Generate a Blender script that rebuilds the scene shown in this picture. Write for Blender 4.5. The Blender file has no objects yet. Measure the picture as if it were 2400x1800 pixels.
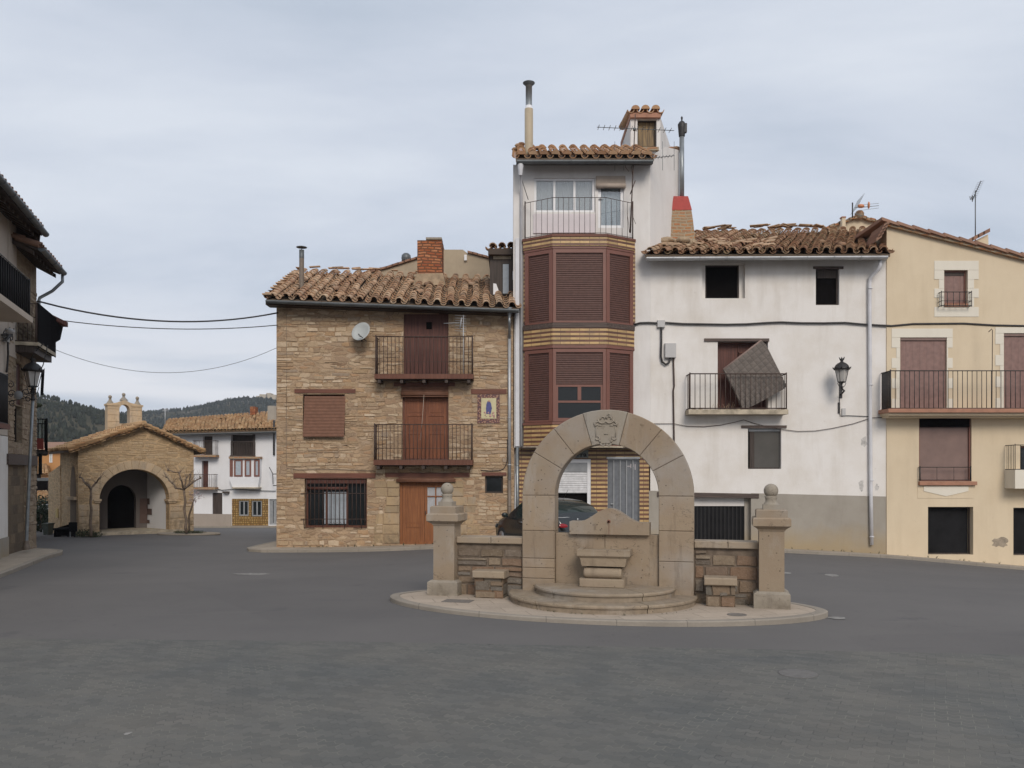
import bpy, bmesh, math, random
import numpy as np
from mathutils import Vector, Matrix, noise as mnoise
R = math.radians
rng = random.Random(7)
scene = bpy.context.scene
COL = scene.collection
# ------------------------------------------------------------------ camera
FPX, CX, HY, CZ = 1958.0, 1200.0, 1110.0, 2.3      # focal length in photo pixels, horizon row, eye height
cam = bpy.data.objects.new('camera', bpy.data.cameras.new('camera'))
COL.objects.link(cam)
cam.location = (0, 0, CZ)
cam.rotation_euler = (R(90), 0, 0)
cam.data.sensor_width = 36
cam.data.lens = 36*FPX/2400
cam.data.shift_y = (HY-900)/2400
cam.data.clip_end = 9000
cam.data.clip_start = 0.05
scene.camera = cam
# ------------------------------------------------------------------ sky and sun
world = bpy.data.worlds.new('World'); scene.world = world
world.use_nodes = True
SUN_EL, SUN_AZ = 34, 168          # degrees; azimuth clockwise from +Y
wt = world.node_tree; wt.nodes.clear()
def wn(t, **k):
    n = wt.nodes.new(t)
    for a, v in k.items(): setattr(n, a, v)
    return n
out = wn('ShaderNodeOutputWorld')
sky = wn('ShaderNodeTexSky', sky_type='NISHITA', sun_disc=False)
sky.sun_elevation = R(SUN_EL); sky.sun_rotation = R(SUN_AZ); sky.dust_density = 3
bg1 = wn('ShaderNodeBackground'); bg1.inputs[1].default_value = 0.08
wt.links.new(sky.outputs[0], bg1.inputs[0])
tc = wn('ShaderNodeTexCoord')
sp = wn('ShaderNodeSeparateXYZ'); wt.links.new(tc.outputs['Generated'], sp.inputs[0])
# project the direction on a cloud layer: (x, y) / (z + c)
ad = wn('ShaderNodeMath', operation='MAXIMUM'); wt.links.new(sp.outputs[2], ad.inputs[0]); ad.inputs[1].default_value = 0.0
ad2 = wn('ShaderNodeMath', operation='ADD'); wt.links.new(ad.outputs[0], ad2.inputs[0]); ad2.inputs[1].default_value = 0.22
dv = wn('ShaderNodeVectorMath', operation='SCALE')
iv = wn('ShaderNodeMath', operation='DIVIDE'); iv.inputs[0].default_value = 1.0; wt.links.new(ad2.outputs[0], iv.inputs[1])
wt.links.new(tc.outputs['Generated'], dv.inputs[0]); wt.links.new(iv.outputs[0], dv.inputs['Scale'])
mp = wn('ShaderNodeMapping'); mp.inputs['Location'].default_value = (4.6, 0.4, 0.0); mp.inputs['Rotation'].default_value = (0, 0, R(-18)); mp.inputs['Scale'].default_value = (0.55, 1.15, 0.6)
wt.links.new(dv.outputs[0], mp.inputs[0])
n1 = wn('ShaderNodeTexNoise'); n1.inputs['Scale'].default_value = 1.7; n1.inputs['Detail'].default_value = 8; n1.inputs['Roughness'].default_value = 0.56; n1.inputs['Distortion'].default_value = 0.25
wt.links.new(mp.outputs[0], n1.inputs['Vector'])
rp = wn('ShaderNodeValToRGB'); e = rp.color_ramp.elements
e[0].position = 0.33; e[0].color = (0.42, 0.475, 0.56, 1)
e[1].position = 0.68; e[1].color = (0.60, 0.64, 0.705, 1)
m_ = rp.color_ramp.elements.new(0.50); m_.color = (0.515, 0.56, 0.64, 1)
wt.links.new(n1.outputs[0], rp.inputs[0])
# bright streaks low over the horizon
n2 = wn('ShaderNodeTexNoise'); n2.inputs['Scale'].default_value = 2.4; n2.inputs['Detail'].default_value = 4
mp2 = wn('ShaderNodeMapping'); mp2.inputs['Scale'].default_value = (0.8, 0.8, 9.0); mp2.inputs['Location'].default_value = (0.4, 0, 0.3)
wt.links.new(tc.outputs['Generated'], mp2.inputs[0]); wt.links.new(mp2.outputs[0], n2.inputs['Vector'])
hr = wn('ShaderNodeMapRange'); hr.inputs[1].default_value = 0.21; hr.inputs[2].default_value = 0.10; hr.inputs[3].default_value = 0; hr.inputs[4].default_value = 1.0
wt.links.new(sp.outputs[2], hr.inputs[0])
nr = wn('ShaderNodeMapRange'); nr.inputs[1].default_value = 0.38; nr.inputs[2].default_value = 0.58
wt.links.new(n2.outputs[0], nr.inputs[0])
mu = wn('ShaderNodeMath', operation='MULTIPLY'); wt.links.new(hr.outputs[0], mu.inputs[0]); wt.links.new(nr.outputs[0], mu.inputs[1])
mx = wn('ShaderNodeMix', data_type='RGBA'); wt.links.new(mu.outputs[0], mx.inputs[0]); wt.links.new(rp.outputs[0], mx.inputs[6]); mx.inputs[7].default_value = (0.70, 0.71, 0.75, 1)
bg2 = wn('ShaderNodeBackground'); bg2.inputs[1].default_value = 1.13
wt.links.new(mx.outputs[2], bg2.inputs[0])
ms = wn('ShaderNodeMixShader'); ms.inputs[0].default_value = 0.93
wt.links.new(bg1.outputs[0], ms.inputs[1]); wt.links.new(bg2.outputs[0], ms.inputs[2])
wt.links.new(ms.outputs[0], out.inputs[0])
sl = bpy.data.lights.new('sun', 'SUN'); sl.energy = 1.8; sl.angle = R(24); sl.color = (1.0, 0.91, 0.81)
sun = bpy.data.objects.new('sun', sl); COL.objects.link(sun)
sun.rotation_euler = (R(90-SUN_EL), 0, R(180-SUN_AZ))
scene.view_settings.view_transform = 'Standard'
scene.view_settings.look = 'None'
scene.view_settings.exposure = 0.17
scene.view_settings.gamma = 1.0
scene.cycles.max_bounces = 6
scene.cycles.use_adaptive_sampling = True

# ------------------------------------------------------------------ materials
class NT:
    def __init__(s, name):
        s.m = bpy.data.materials.new(name); s.m.use_nodes = True
        s.t = s.m.node_tree; s.b = s.t.nodes['Principled BSDF']
        s._pos = None
    def n(s, t, ins=None, **k):
        nd = s.t.nodes.new(t)
        for a, v in k.items(): setattr(nd, a, v)
        for i, v in (ins or {}).items():
            s.set(nd.inputs[i], v)
        return nd
    def set(s, inp, v):
        if hasattr(v, 'is_output') or isinstance(v, bpy.types.NodeSocket): s.t.links.new(v, inp)
        else:
            if isinstance(v, (tuple, list)) and len(v) == 3 and inp.type == 'RGBA': v = (*v, 1)
            inp.default_value = v
    def pos(s):
        if s._pos is None: s._pos = s.n('ShaderNodeNewGeometry').outputs['Position']
        return s._pos
    def vec(s, scale=(1, 1, 1), loc=(0, 0, 0), rot=(0, 0, 0), src=None):
        return s.n('ShaderNodeMapping', {0: src if src is not None else s.pos(), 1: loc, 2: rot, 3: scale}).outputs[0]
    def noise(s, scale, detail=3, rough=0.5, vec=None, dist=0):
        return s.n('ShaderNodeTexNoise', {'Vector': vec if vec is not None else s.pos(), 'Scale': scale, 'Detail': detail, 'Roughness': rough, 'Distortion': dist}).outputs[0]
    def mr(s, v, a, b, c=0.0, d=1.0):
        return s.n('ShaderNodeMapRange', {0: v, 1: a, 2: b, 3: c, 4: d}).outputs[0]
    def mix(s, f, a, b, mode='MIX'):
        return s.n('ShaderNodeMix', {0: f, 6: a, 7: b}, data_type='RGBA', blend_type=mode).outputs[2]
    def math(s, op, a, b=0.0, c=0.0):
        return s.n('ShaderNodeMath', {0: a, 1: b, 2: c}, operation=op).outputs[0]
    def ramp(s, v, stops):
        r = s.n('ShaderNodeValToRGB', {0: v}); els = r.color_ramp.elements
        while len(els) < len(stops): els.new(0.5)
        for e_, (p, c) in zip(els, stops): e_.position = p; e_.color = (*c, 1)
        return r.outputs[0]
    def bump(s, h, strength=0.3, dist=0.02, nrm=None):
        b = s.n('ShaderNodeBump', {'Height': h, 'Strength': strength, 'Distance': dist})
        if nrm is not None: s.t.links.new(nrm, b.inputs['Normal'])
        return b.outputs[0]
    def fin(s, color, rough=0.85, normal=None, metal=0.0, spec=None):
        s.set(s.b.inputs['Base Color'], color); s.set(s.b.inputs['Roughness'], rough)
        s.b.inputs['Metallic'].default_value = metal
        if spec is not None: s.b.inputs['Specular IOR Level'].default_value = spec
        if normal is not None: s.t.links.new(normal, s.b.inputs['Normal'])
        return s.m
    def wallvec(s):
        # distance along the wall and height, whatever way the wall faces
        sp = s.n('ShaderNodeSeparateXYZ', {0: s.pos()})
        nn = s.n('ShaderNodeSeparateXYZ', {0: s.n('ShaderNodeNewGeometry').outputs['True Normal']})
        x, y, z = sp.outputs; nx, ny, nz = nn.outputs
        fl = s.math('ABSOLUTE', nz)
        h = s.math('SUBTRACT', s.math('MULTIPLY', y, nx), s.math('MULTIPLY', x, ny))
        h = s.math('ADD', h, s.math('MULTIPLY', x, fl))
        v = s.math('ADD', z, s.math('MULTIPLY', y, fl))
        return s.n('ShaderNodeCombineXYZ', {0: h, 1: v, 2: 0.0}).outputs[0]
def mul(c, k): return tuple(min(1, x*k) for x in c)

def plain(name, c, rough=0.6, var=0.12, scale=6, metal=0.0, bump=0.0, spec=None):
    t = NT(name)
    n = t.noise(scale, 4, 0.6)
    col = t.mix(t.mr(n, 0.3, 0.7), mul(c, 1-var), mul(c, 1+var))
    nm = t.bump(t.noise(scale*6, 3), bump, 0.01) if bump else None
    return t.fin(col, rough, nm, metal, spec)

def rubble(name, cols, mortar, sx=2.6, sz=6.6, jw=0.05, bump=0.55, shade=0.35, warp=0.16):
    t = NT(name)
    w = t.wallvec()
    nz = t.n('ShaderNodeTexNoise', {'Vector': w, 'Scale': 1.6, 'Detail': 3}).outputs[1]
    off = t.n('ShaderNodeVectorMath', {0: nz, 1: (0.5, 0.5, 0.5)}, operation='SUBTRACT').outputs[0]
    off = t.n('ShaderNodeVectorMath', {0: off, 'Scale': warp*2.2}, operation='SCALE').outputs[0]
    nf = t.n('ShaderNodeTexNoise', {'Vector': w, 'Scale': 9.0, 'Detail': 3}).outputs[1]
    nf = t.n('ShaderNodeVectorMath', {0: t.n('ShaderNodeVectorMath', {0: nf, 1: (0.5, 0.5, 0.5)}, operation='SUBTRACT').outputs[0], 'Scale': 0.10}, operation='SCALE').outputs[0]
    off = t.n('ShaderNodeVectorMath', {0: off, 1: nf}, operation='ADD').outputs[0]
    wv = t.n('ShaderNodeVectorMath', {0: w, 1: off}, operation='ADD').outputs[0]
    sc = t.vec((sx, sz, 1), src=wv)
    v1 = t.n('ShaderNodeTexVoronoi', {'Vector': sc, 'Scale': 1.0, 'Randomness': 0.85}, feature='F1', voronoi_dimensions='2D')
    v2 = t.n('ShaderNodeTexVoronoi', {'Vector': sc, 'Scale': 1.0, 'Randomness': 0.85}, feature='DISTANCE_TO_EDGE', voronoi_dimensions='2D')
    rnd = t.n('ShaderNodeSeparateColor', {0: v1.outputs['Color']})
    n = len(cols)
    col = t.ramp(rnd.outputs[0], [((i+0.5)/n, c) for i, c in enumerate(cols)])
    fine = t.noise(14, 4, 0.65, w)
    col = t.mix(t.mr(fine, 0.3, 0.7, 0, 0.55), col, t.mix(1.0, col, (0.62, 0.60, 0.58), 'MULTIPLY'))
    fl_ = t.noise(24, 4, 0.75, t.vec((0.6, 1.3, 1), src=w))
    col = t.mix(t.mr(fl_, 0.58, 0.70, 0, 0.55), col, tuple(min(1, x*1.75) for x in mortar))
    col = t.mix(t.mr(fl_, 0.42, 0.32, 0, 0.6), col, mul(mortar, 0.45))
    big = t.noise(0.55, 4, 0.6, w)
    edge = t.math('ADD', v2.outputs['Distance'], t.math('MULTIPLY', t.math('SUBTRACT', t.noise(9, 3, 0.6, w), 0.5), 0.10))
    # in places the joints are pointed flush over the stones
    jwid = t.mr(big, 0.36, 0.60, jw, jw*4.2)
    mask = t.math('SUBTRACT', 1.0, t.n('ShaderNodeMapRange', {0: edge, 1: t.math('MULTIPLY', jwid, 0.55), 2: t.math('MULTIPLY', jwid, 1.25), 3: 0.0, 4: 1.0}, interpolation_type='SMOOTHSTEP').outputs[0])
    col = t.mix(mask, col, t.mix(t.mr(t.noise(5, 4, 0.6, w), 0.3, 0.7), mul(mortar, 0.8), mul(mortar, 1.15)))
    joint_shade = t.math('SUBTRACT', 1.0, t.mr(t.math('ABSOLUTE', t.math('SUBTRACT', edge, jwid)), 0.0, 0.036))  # dark joint lines, the small shadows between stones put into the colour
    joint_shade = t.math('MULTIPLY', joint_shade, t.mr(t.noise(2.1, 3, 0.6, w), 0.36, 0.58, 0.15, 1.0))
    col = t.mix(t.math('MULTIPLY', joint_shade, shade), col, mul(mortar, 0.25))
    col = t.mix(t.mr(big, 0.35, 0.7, 0, 0.35), col, mul(mortar, 0.88))
    h = t.math('ADD', t.math('MULTIPLY', t.mr(edge, 0.0, 0.22), 0.8), t.math('MULTIPLY', fine, 0.35))
    h = t.math('ADD', h, t.math('MULTIPLY', rnd.outputs[1], 0.5))
    return t.fin(col, 0.92, t.bump(h, bump, 0.05), spec=0.2)

def ashlar(name, cols, mortar, bw=0.42, bh=0.22, off=0.5, bump=0.4, js=0.012, warp=0.05):
    t = NT(name)
    w = t.wallvec()
    nz = t.n('ShaderNodeTexNoise', {'Vector': w, 'Scale': 1.3, 'Detail': 2}).outputs[1]
    o = t.n('ShaderNodeVectorMath', {0: nz, 1: (0.5, 0.5, 0.5)}, operation='SUBTRACT').outputs[0]
    o = t.n('ShaderNodeVectorMath', {0: o, 'Scale': warp*2}, operation='SCALE').outputs[0]
    wv = t.n('ShaderNodeVectorMath', {0: w, 1: o}, operation='ADD').outputs[0]
    br = t.n('ShaderNodeTexBrick', {'Vector': wv, 'Color1': (0, 0, 0, 1), 'Color2': (1, 1, 1, 1), 'Mortar': (0, 0, 0, 1), 'Scale': 1.0, 'Mortar Size': js, 'Mortar Smooth': 0.5, 'Bias': 0.0, 'Brick Width': bw, 'Row Height': bh}, offset=off, squash=1.35, squash_frequency=3)
    n = len(cols)
    col = t.ramp(br.outputs[0], [((i+0.5)/n, c) for i, c in enumerate(cols)])
    f = t.noise(9, 5, 0.65, w)
    col = t.mix(t.mr(f, 0.35, 0.7, 0, 0.6), col, t.mix(1.0, col, (0.6, 0.57, 0.54), 'MULTIPLY'))
    col = t.mix(br.outputs[1], col, mortar)
    h = t.math('ADD', t.math('MULTIPLY', br.outputs[1], -1.2), f)
    return t.fin(col, 0.92, t.bump(h, bump, 0.03), spec=0.2)

def plaster(name, c, dirt=None, amount=0.35, bump=0.12, low=None, lowz=(0, 1)):
    t = NT(name)
    n = t.noise(0.7, 6, 0.65)
    v = t.vec((2.2, 2.2, 0.35))
    st = t.noise(1.0, 5, 0.6, v)
    dirt = dirt or mul(c, 0.72)
    f = t.math('MULTIPLY', t.mr(n, 0.42, 0.72), amount)
    col = t.mix(f, c, dirt)
    col = t.mix(t.math('MULTIPLY', t.mr(st, 0.5, 0.75), amount*0.7), col, mul(dirt, 0.85))
    # scuffs
    sc = t.noise(5.5, 6, 0.7)
    col = t.mix(t.mr(sc, 0.66, 0.74, 0, amount*0.9), col, mul(dirt, 0.7))
    if low:
        z = t.n('ShaderNodeSeparateXYZ', {0: t.pos()}).outputs[2]
        zz = t.math('ADD', z, t.math('MULTIPLY', t.math('SUBTRACT', t.noise(1.6, 4), 0.5), 1.0))
        col = t.mix(t.mr(zz, lowz[1], lowz[0], 0, 0.75), col, low)
    return t.fin(col, 0.9, t.bump(t.math('ADD', t.noise(28, 3), t.math('MULTIPLY', t.noise(3, 3), 2.0)), bump, 0.02), spec=0.2)

def stone(name, c, var=0.16, bump=0.3, blot=0.5, stain=(0.20, 0.15, 0.11)):
    t = NT(name)
    isl = t.n('ShaderNodeNewGeometry').outputs['Random Per Island']
    base = t.mix(t.mr(isl, 0, 1, 0, 1), mul(c, 1-var), mul((c[0]*1.04, c[1], c[2]*0.95), 1+var))
    n = t.noise(2.2, 6, 0.68)
    base = t.mix(t.mr(n, 0.38, 0.68, 0, blot), base, mul(stain, 1.35))
    n2 = t.noise(7, 5, 0.7)
    base = t.mix(t.mr(n2, 0.60, 0.72, 0, 0.65), base, mul(stain, 0.55))
    n3 = t.noise(0.8, 4, 0.6, t.vec((1, 1, 1), (9, 4, 2)))
    base = t.mix(t.mr(n3, 0.5, 0.75, 0, 0.4), base, (0.36, 0.37, 0.38))
    # pits and bedding cracks
    vo = t.n('ShaderNodeTexVoronoi', {'Vector': t.pos(), 'Scale': 11.0})
    pit = t.math('MULTIPLY', t.mr(vo.outputs['Distance'], 0.16, 0.10), t.mr(t.noise(1.9, 3, 0.6, t.vec((1, 1, 1), (3, 8, 1))), 0.50, 0.60))
    base = t.mix(t.math('MULTIPLY', pit, 0.8), base, mul(stain, 0.35))
    cr = t.noise(1.5, 5, 0.6, t.vec((1, 1, 2.6), (2, 2, 2)))
    crk = t.math('MULTIPLY', t.mr(t.math('ABSOLUTE', t.math('SUBTRACT', cr, 0.5)), 0.006, 0.0), t.mr(t.noise(1.3, 2), 0.52, 0.62))
    base = t.mix(t.math('MULTIPLY', crk, 0.8), base, mul(stain, 0.3))
    wst = t.noise(3.0, 5, 0.7, t.vec((1, 1, 0.25), (7, 1, 3)))
    base = t.mix(t.mr(wst, 0.58, 0.74, 0, 0.45), base, (0.40, 0.37, 0.33))
    zc = t.n('ShaderNodeSeparateXYZ', {0: t.pos()}).outputs[2]
    grime = t.math('MULTIPLY', t.mr(t.math('ADD', zc, t.math('MULTIPLY', t.noise(3.5, 5, 0.7), 0.7)), 0.95, 0.45), t.mr(t.noise(6, 4, 0.6, t.vec((1, 1, 1), (4, 4, 4))), 0.36, 0.62))
    base = t.mix(t.math('MULTIPLY', grime, 0.55), base, (0.095, 0.075, 0.05))
    vs_ = t.noise(4.5, 5, 0.7, t.vec((1, 1, 0.16), (11, 5, 3)))
    base = t.mix(t.mr(vs_, 0.56, 0.72, 0, 0.5), base, mul(stain, 0.6))
    g = t.noise(45, 4, 0.7)
    return t.fin(base, 0.9, t.bump(t.math('ADD', t.math('MULTIPLY', g, 0.6), t.math('MULTIPLY', n2, 1.5)), bump, 0.015), spec=0.25)

def rooftile(name, cols, lichen=(0.30, 0.27, 0.17)):
    t = NT(name)
    isl = t.n('ShaderNodeNewGeometry').outputs['Random Per Island']
    k = len(cols)
    c = t.ramp(isl, [(i/(k-1), q) for i, q in enumerate(cols)])
    n = t.noise(9, 5, 0.7)
    c = t.mix(t.mr(n, 0.42, 0.68, 0, 0.55), c, lichen)
    c = t.mix(t.mr(t.noise(1.1, 4, 0.6), 0.45, 0.7, 0, 0.35), c, (0.12, 0.09, 0.07))
    return t.fin(c, 0.92, t.bump(t.noise(40, 3), 0.25, 0.01), spec=0.2)

def wood(name, c, dark=None, axis='z', rough=0.6, freq=26):
    t = NT(name); dark = dark or mul(c, 0.5)
    s = {'z': (freq, freq, 1.2), 'x': (1.2, freq, freq)}[axis]
    n = t.noise(1.0, 5, 0.6, t.vec(s), 0.4)
    col = t.mix(t.mr(n, 0.35, 0.68), c, dark)
    col = t.mix(t.mr(t.noise(1.6, 4), 0.45, 0.75, 0, 0.5), col, mul(c, 0.62))
    return t.fin(col, rough, t.bump(n, 0.25, 0.006), spec=0.35)

def slats(name, c, period, duty=0.25, axis=2, rough=0.55, depth=0.012, dark=0.35):
    t = NT(name)
    z = t.n('ShaderNodeSeparateXYZ', {0: t.pos()}).outputs[axis]
    f = t.math('FRACT', t.math('DIVIDE', z, period))
    g = t.math('LESS_THAN', f, duty)
    n = t.noise(8, 4)
    col = t.mix(t.mr(n, 0.3, 0.7), mul(c, 0.85), mul(c, 1.12))
    col = t.mix(t.math('MULTIPLY', g, 1-dark), col, mul(c, 0.3))
    h = t.math('SINE', t.math('MULTIPLY', f, 3.14159))
    return t.fin(col, rough, t.bump(h, 0.8, depth), spec=0.3)

def striped(name, ochre, brown, period=0.145, frac=0.44, jw=0.32):
    t = NT(name)
    sp = t.n('ShaderNodeSeparateXYZ', {0: t.pos()})
    q = t.math('DIVIDE', sp.outputs[2], period)
    f = t.math('FRACT', q)
    b = t.math('LESS_THAN', f, frac)
    row = t.math('FLOOR', q)
    hx = t.math('ADD', sp.outputs[0], t.math('MULTIPLY', b, jw*0.5))
    u = t.math('DIVIDE', hx, jw)
    fj = t.math('FRACT', u)
    joint = t.math('MAXIMUM', t.math('LESS_THAN', fj, 0.035), t.math('MAXIMUM', t.math('LESS_THAN', t.math('ABSOLUTE', t.math('SUBTRACT', f, frac)), 0.035), t.math('LESS_THAN', f, 0.04)))
    idv = t.n('ShaderNodeCombineXYZ', {0: t.math('FLOOR', u), 1: row, 2: b}).outputs[0]
    rn = t.n('ShaderNodeTexWhiteNoise', {0: idv}, noise_dimensions='3D').outputs[0]
    oc = t.mix(rn, mul(ochre, 0.78), mul(ochre, 1.15))
    bc = t.mix(rn, mul(brown, 0.75), mul(brown, 1.25))
    col = t.mix(b, oc, bc)
    col = t.mix(joint, col, (0.10, 0.06, 0.04))
    col = t.mix(t.mr(t.noise(2.5, 5, 0.7), 0.5, 0.7, 0, 0.4), col, (0.16, 0.10, 0.07))
    h = t.math('SUBTRACT', t.math('MULTIPLY', b, -0.6), joint)
    return t.fin(col, t.mr(t.noise(20, 2), 0.3, 0.7, 0.3, 0.55), t.bump(h, 0.5, 0.01), spec=0.5)

def glass(name, c=(0.015, 0.018, 0.02), rough=0.06):
    t = NT(name)
    n = t.noise(1.7, 2)
    return t.fin(c, rough, t.bump(n, 0.06, 0.05), spec=0.35)

def clear(name, a=0.25, tint=(0.8, 0.86, 0.88)):
    t = NT(name)
    tr = t.n('ShaderNodeBsdfTransparent', {0: (0.93, 0.95, 0.95)})
    gl = t.n('ShaderNodeBsdfGlossy', {0: (0.9, 0.9, 0.9), 'Roughness': 0.05})
    mx = t.n('ShaderNodeMixShader', {0: a}); t.t.links.new(tr.outputs[0], mx.inputs[1]); t.t.links.new(gl.outputs[0], mx.inputs[2])
    t.t.links.new(mx.outputs[0], t.t.nodes['Material Output'].inputs[0])
    return t.m

M = {}
M['rubble'] = rubble('rubble_stone_wall', [(0.388, 0.253, 0.151), (0.513, 0.380, 0.248), (0.285, 0.187, 0.119), (0.638, 0.506, 0.367), (0.422, 0.281, 0.167), (0.331, 0.248, 0.178), (0.467, 0.286, 0.162), (0.570, 0.440, 0.302)], (0.393, 0.281, 0.184), sx=2.3, sz=7.0, bump=0.38, warp=0.10, shade=0.85)
def fieldstone(name, cols, fleck, bump=0.5):
    t = NT(name)
    isl = t.n('ShaderNodeNewGeometry').outputs['Random Per Island']
    n = len(cols); c = t.ramp(isl, [((i+0.5)/n, q) for i, q in enumerate(cols)])
    f = t.noise(11, 5, 0.7)
    c = t.mix(t.mr(f, 0.35, 0.65, 0, 0.55), c, t.mix(1.0, c, (0.66, 0.62, 0.58), 'MULTIPLY'))
    g = t.noise(26, 4, 0.75)
    c = t.mix(t.mr(g, 0.58, 0.70, 0, 0.5), c, fleck)
    c = t.mix(t.mr(g, 0.42, 0.30, 0, 0.5), c, mul(fleck, 0.22))
    return t.fin(c, 0.93, t.bump(t.math('ADD', g, f), bump, 0.02), spec=0.2)
M['fieldstone'] = fieldstone('buff_rubble_stones', [(0.40, 0.285, 0.18), (0.52, 0.40, 0.27), (0.33, 0.235, 0.155), (0.62, 0.50, 0.365), (0.44, 0.315, 0.195), (0.37, 0.29, 0.215), (0.47, 0.31, 0.18), (0.55, 0.44, 0.31)], (0.66, 0.55, 0.42))
M['fieldstone_far'] = fieldstone('chapel_rubble_stones', [(0.492, 0.360, 0.222), (0.588, 0.456, 0.306), (0.420, 0.300, 0.180), (0.528, 0.396, 0.246)], (0.696, 0.564, 0.408), 0.3)
M['fieldstone_left'] = fieldstone('greyish_rubble_stones', [(0.34, 0.26, 0.18), (0.44, 0.35, 0.26), (0.28, 0.21, 0.15), (0.38, 0.30, 0.22)], (0.55, 0.46, 0.36))
M['blockstone'] = fieldstone('brown_wall_blocks', [(0.20, 0.155, 0.11), (0.25, 0.185, 0.13), (0.21, 0.19, 0.165), (0.29, 0.23, 0.165), (0.22, 0.16, 0.11), (0.18, 0.16, 0.135), (0.25, 0.165, 0.11)], (0.33, 0.275, 0.21), 0.9)
M['rubble_far'] = rubble('chapel_stone_wall', [(0.444, 0.324, 0.198), (0.528, 0.408, 0.270), (0.396, 0.282, 0.168), (0.480, 0.354, 0.222)], (0.576, 0.414, 0.246), sx=1.9, sz=5.6, shade=0.55, bump=0.25, warp=0.10)
M['rubble_left'] = rubble('left_stone_wall', [(0.30, 0.22, 0.15), (0.38, 0.30, 0.21), (0.26, 0.18, 0.13), (0.34, 0.26, 0.18)], (0.33, 0.26, 0.18), sx=2.2, sz=4.5)
M['ashlar_low'] = ashlar('coursed_stone_wall', [(0.15, 0.115, 0.08), (0.215, 0.14, 0.09), (0.165, 0.15, 0.125), (0.24, 0.18, 0.125), (0.18, 0.125, 0.085)], (0.10, 0.077, 0.056), 0.31, 0.19, js=0.012, bump=1.0, warp=0.15)
M['ashlar_left'] = ashlar('blocked_door_stone', [(0.17, 0.13, 0.09), (0.24, 0.18, 0.12), (0.14, 0.11, 0.08)], (0.16, 0.12, 0.085), 0.5, 0.28)
M['brick'] = ashlar('orange_brick', [(0.42, 0.15, 0.07), (0.54, 0.24, 0.12), (0.33, 0.10, 0.05), (0.48, 0.17, 0.07)], (0.20, 0.10, 0.06), 0.26, 0.105, js=0.022, bump=1.3, warp=0.09)
M['brick_old'] = ashlar('weathered_brick', [(0.40, 0.18, 0.09), (0.35, 0.24, 0.15), (0.45, 0.22, 0.10)], (0.33, 0.27, 0.19), 0.28, 0.12, js=0.03, warp=0.1)
M['block'] = stone('dressed_stone_block', (0.38, 0.285, 0.175), blot=0.35)
M['sand'] = stone('sandstone', (0.285, 0.230, 0.168), var=0.10, blot=0.5, stain=(0.20, 0.145, 0.10))
M['sand_grey'] = stone('grey_sandstone', (0.295, 0.265, 0.22), var=0.05, blot=0.25, stain=(0.22, 0.18, 0.14))
M['step'] = stone('worn_step_stone', (0.315, 0.258, 0.19), var=0.08, blot=0.5, stain=(0.21, 0.16, 0.12))
M['chapel_block'] = stone('chapel_dressed_stone', (0.552, 0.432, 0.294), var=0.1, blot=0.3)
M['white'] = plaster('white_plaster', (0.71, 0.685, 0.66), (0.53, 0.49, 0.45), 0.42)
M['white2'] = plaster('white_plaster_old', (0.745, 0.715, 0.68), (0.56, 0.50, 0.42), 0.5)
M['white_far'] = plaster('white_plaster_far', (0.72, 0.72, 0.73), (0.58, 0.57, 0.56), 0.3)
M['cement'] = plaster('cement_plinth', (0.345, 0.315, 0.27), (0.24, 0.21, 0.175), 0.55, low=(0.36, 0.27, 0.15), lowz=(-0.3, 0.6))
M['cream'] = plaster('cream_plaster', (0.66, 0.55, 0.395), (0.55, 0.44, 0.30), 0.42)
M['cream_light'] = plaster('pale_surround_plaster', (0.72, 0.67, 0.57), (0.6, 0.55, 0.46), 0.2)
M['tan'] = plaster('tan_plaster', (0.42, 0.345, 0.25), (0.27, 0.22, 0.16), 0.6)
M['orange'] = plaster('orange_plaster', (0.46, 0.24, 0.10), None, 0.3)
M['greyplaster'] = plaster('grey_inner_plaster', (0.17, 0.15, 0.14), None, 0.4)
M['tile'] = rooftile('clay_roof_tile', [(0.28, 0.16, 0.10), (0.56, 0.36, 0.22), (0.38, 0.21, 0.13), (0.68, 0.50, 0.34), (0.44, 0.26, 0.16), (0.60, 0.42, 0.28), (0.33, 0.23, 0.16)], lichen=(0.31, 0.25, 0.17))
M['tile_old'] = rooftile('old_roof_tile', [(0.23, 0.115, 0.075), (0.44, 0.26, 0.16), (0.28, 0.15, 0.09), (0.50, 0.34, 0.22), (0.33, 0.17, 0.10), (0.28, 0.20, 0.12)], (0.21, 0.17, 0.10))
M['tile_warm'] = rooftile('warm_roof_tile', [(0.36, 0.19, 0.09), (0.52, 0.34, 0.18), (0.42, 0.235, 0.12), (0.55, 0.38, 0.22), (0.34, 0.2, 0.10)], (0.30, 0.21, 0.11))
M['tile_new'] = rooftile('smooth_roof_tile', [(0.50, 0.30, 0.17), (0.56, 0.36, 0.22), (0.42, 0.22, 0.12), (0.52, 0.34, 0.20)], (0.38, 0.26, 0.16))
M['tile_flat'] = rooftile('brown_roof_tile', [(0.27, 0.15, 0.10), (0.33, 0.19, 0.13), (0.24, 0.13, 0.09)], (0.22, 0.15, 0.11))
M['under'] = plain('roof_bedding', (0.11, 0.08, 0.055), 0.95)
M['mortar'] = plain('roof_mortar', (0.36, 0.27, 0.18), 0.95, 0.3, 5, bump=0.4)
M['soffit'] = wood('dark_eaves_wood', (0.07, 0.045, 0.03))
M['zinc'] = plain('dark_zinc', (0.115, 0.125, 0.13), 0.5, 0.2, 3, metal=0.3)
M['zinc_light'] = plain('light_zinc', (0.42, 0.43, 0.44), 0.45, 0.15, 3, metal=0.3)
M['zinc_mid'] = plain('galvanised_pipe', (0.27, 0.29, 0.30), 0.4, 0.2, 4, metal=0.5)
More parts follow.
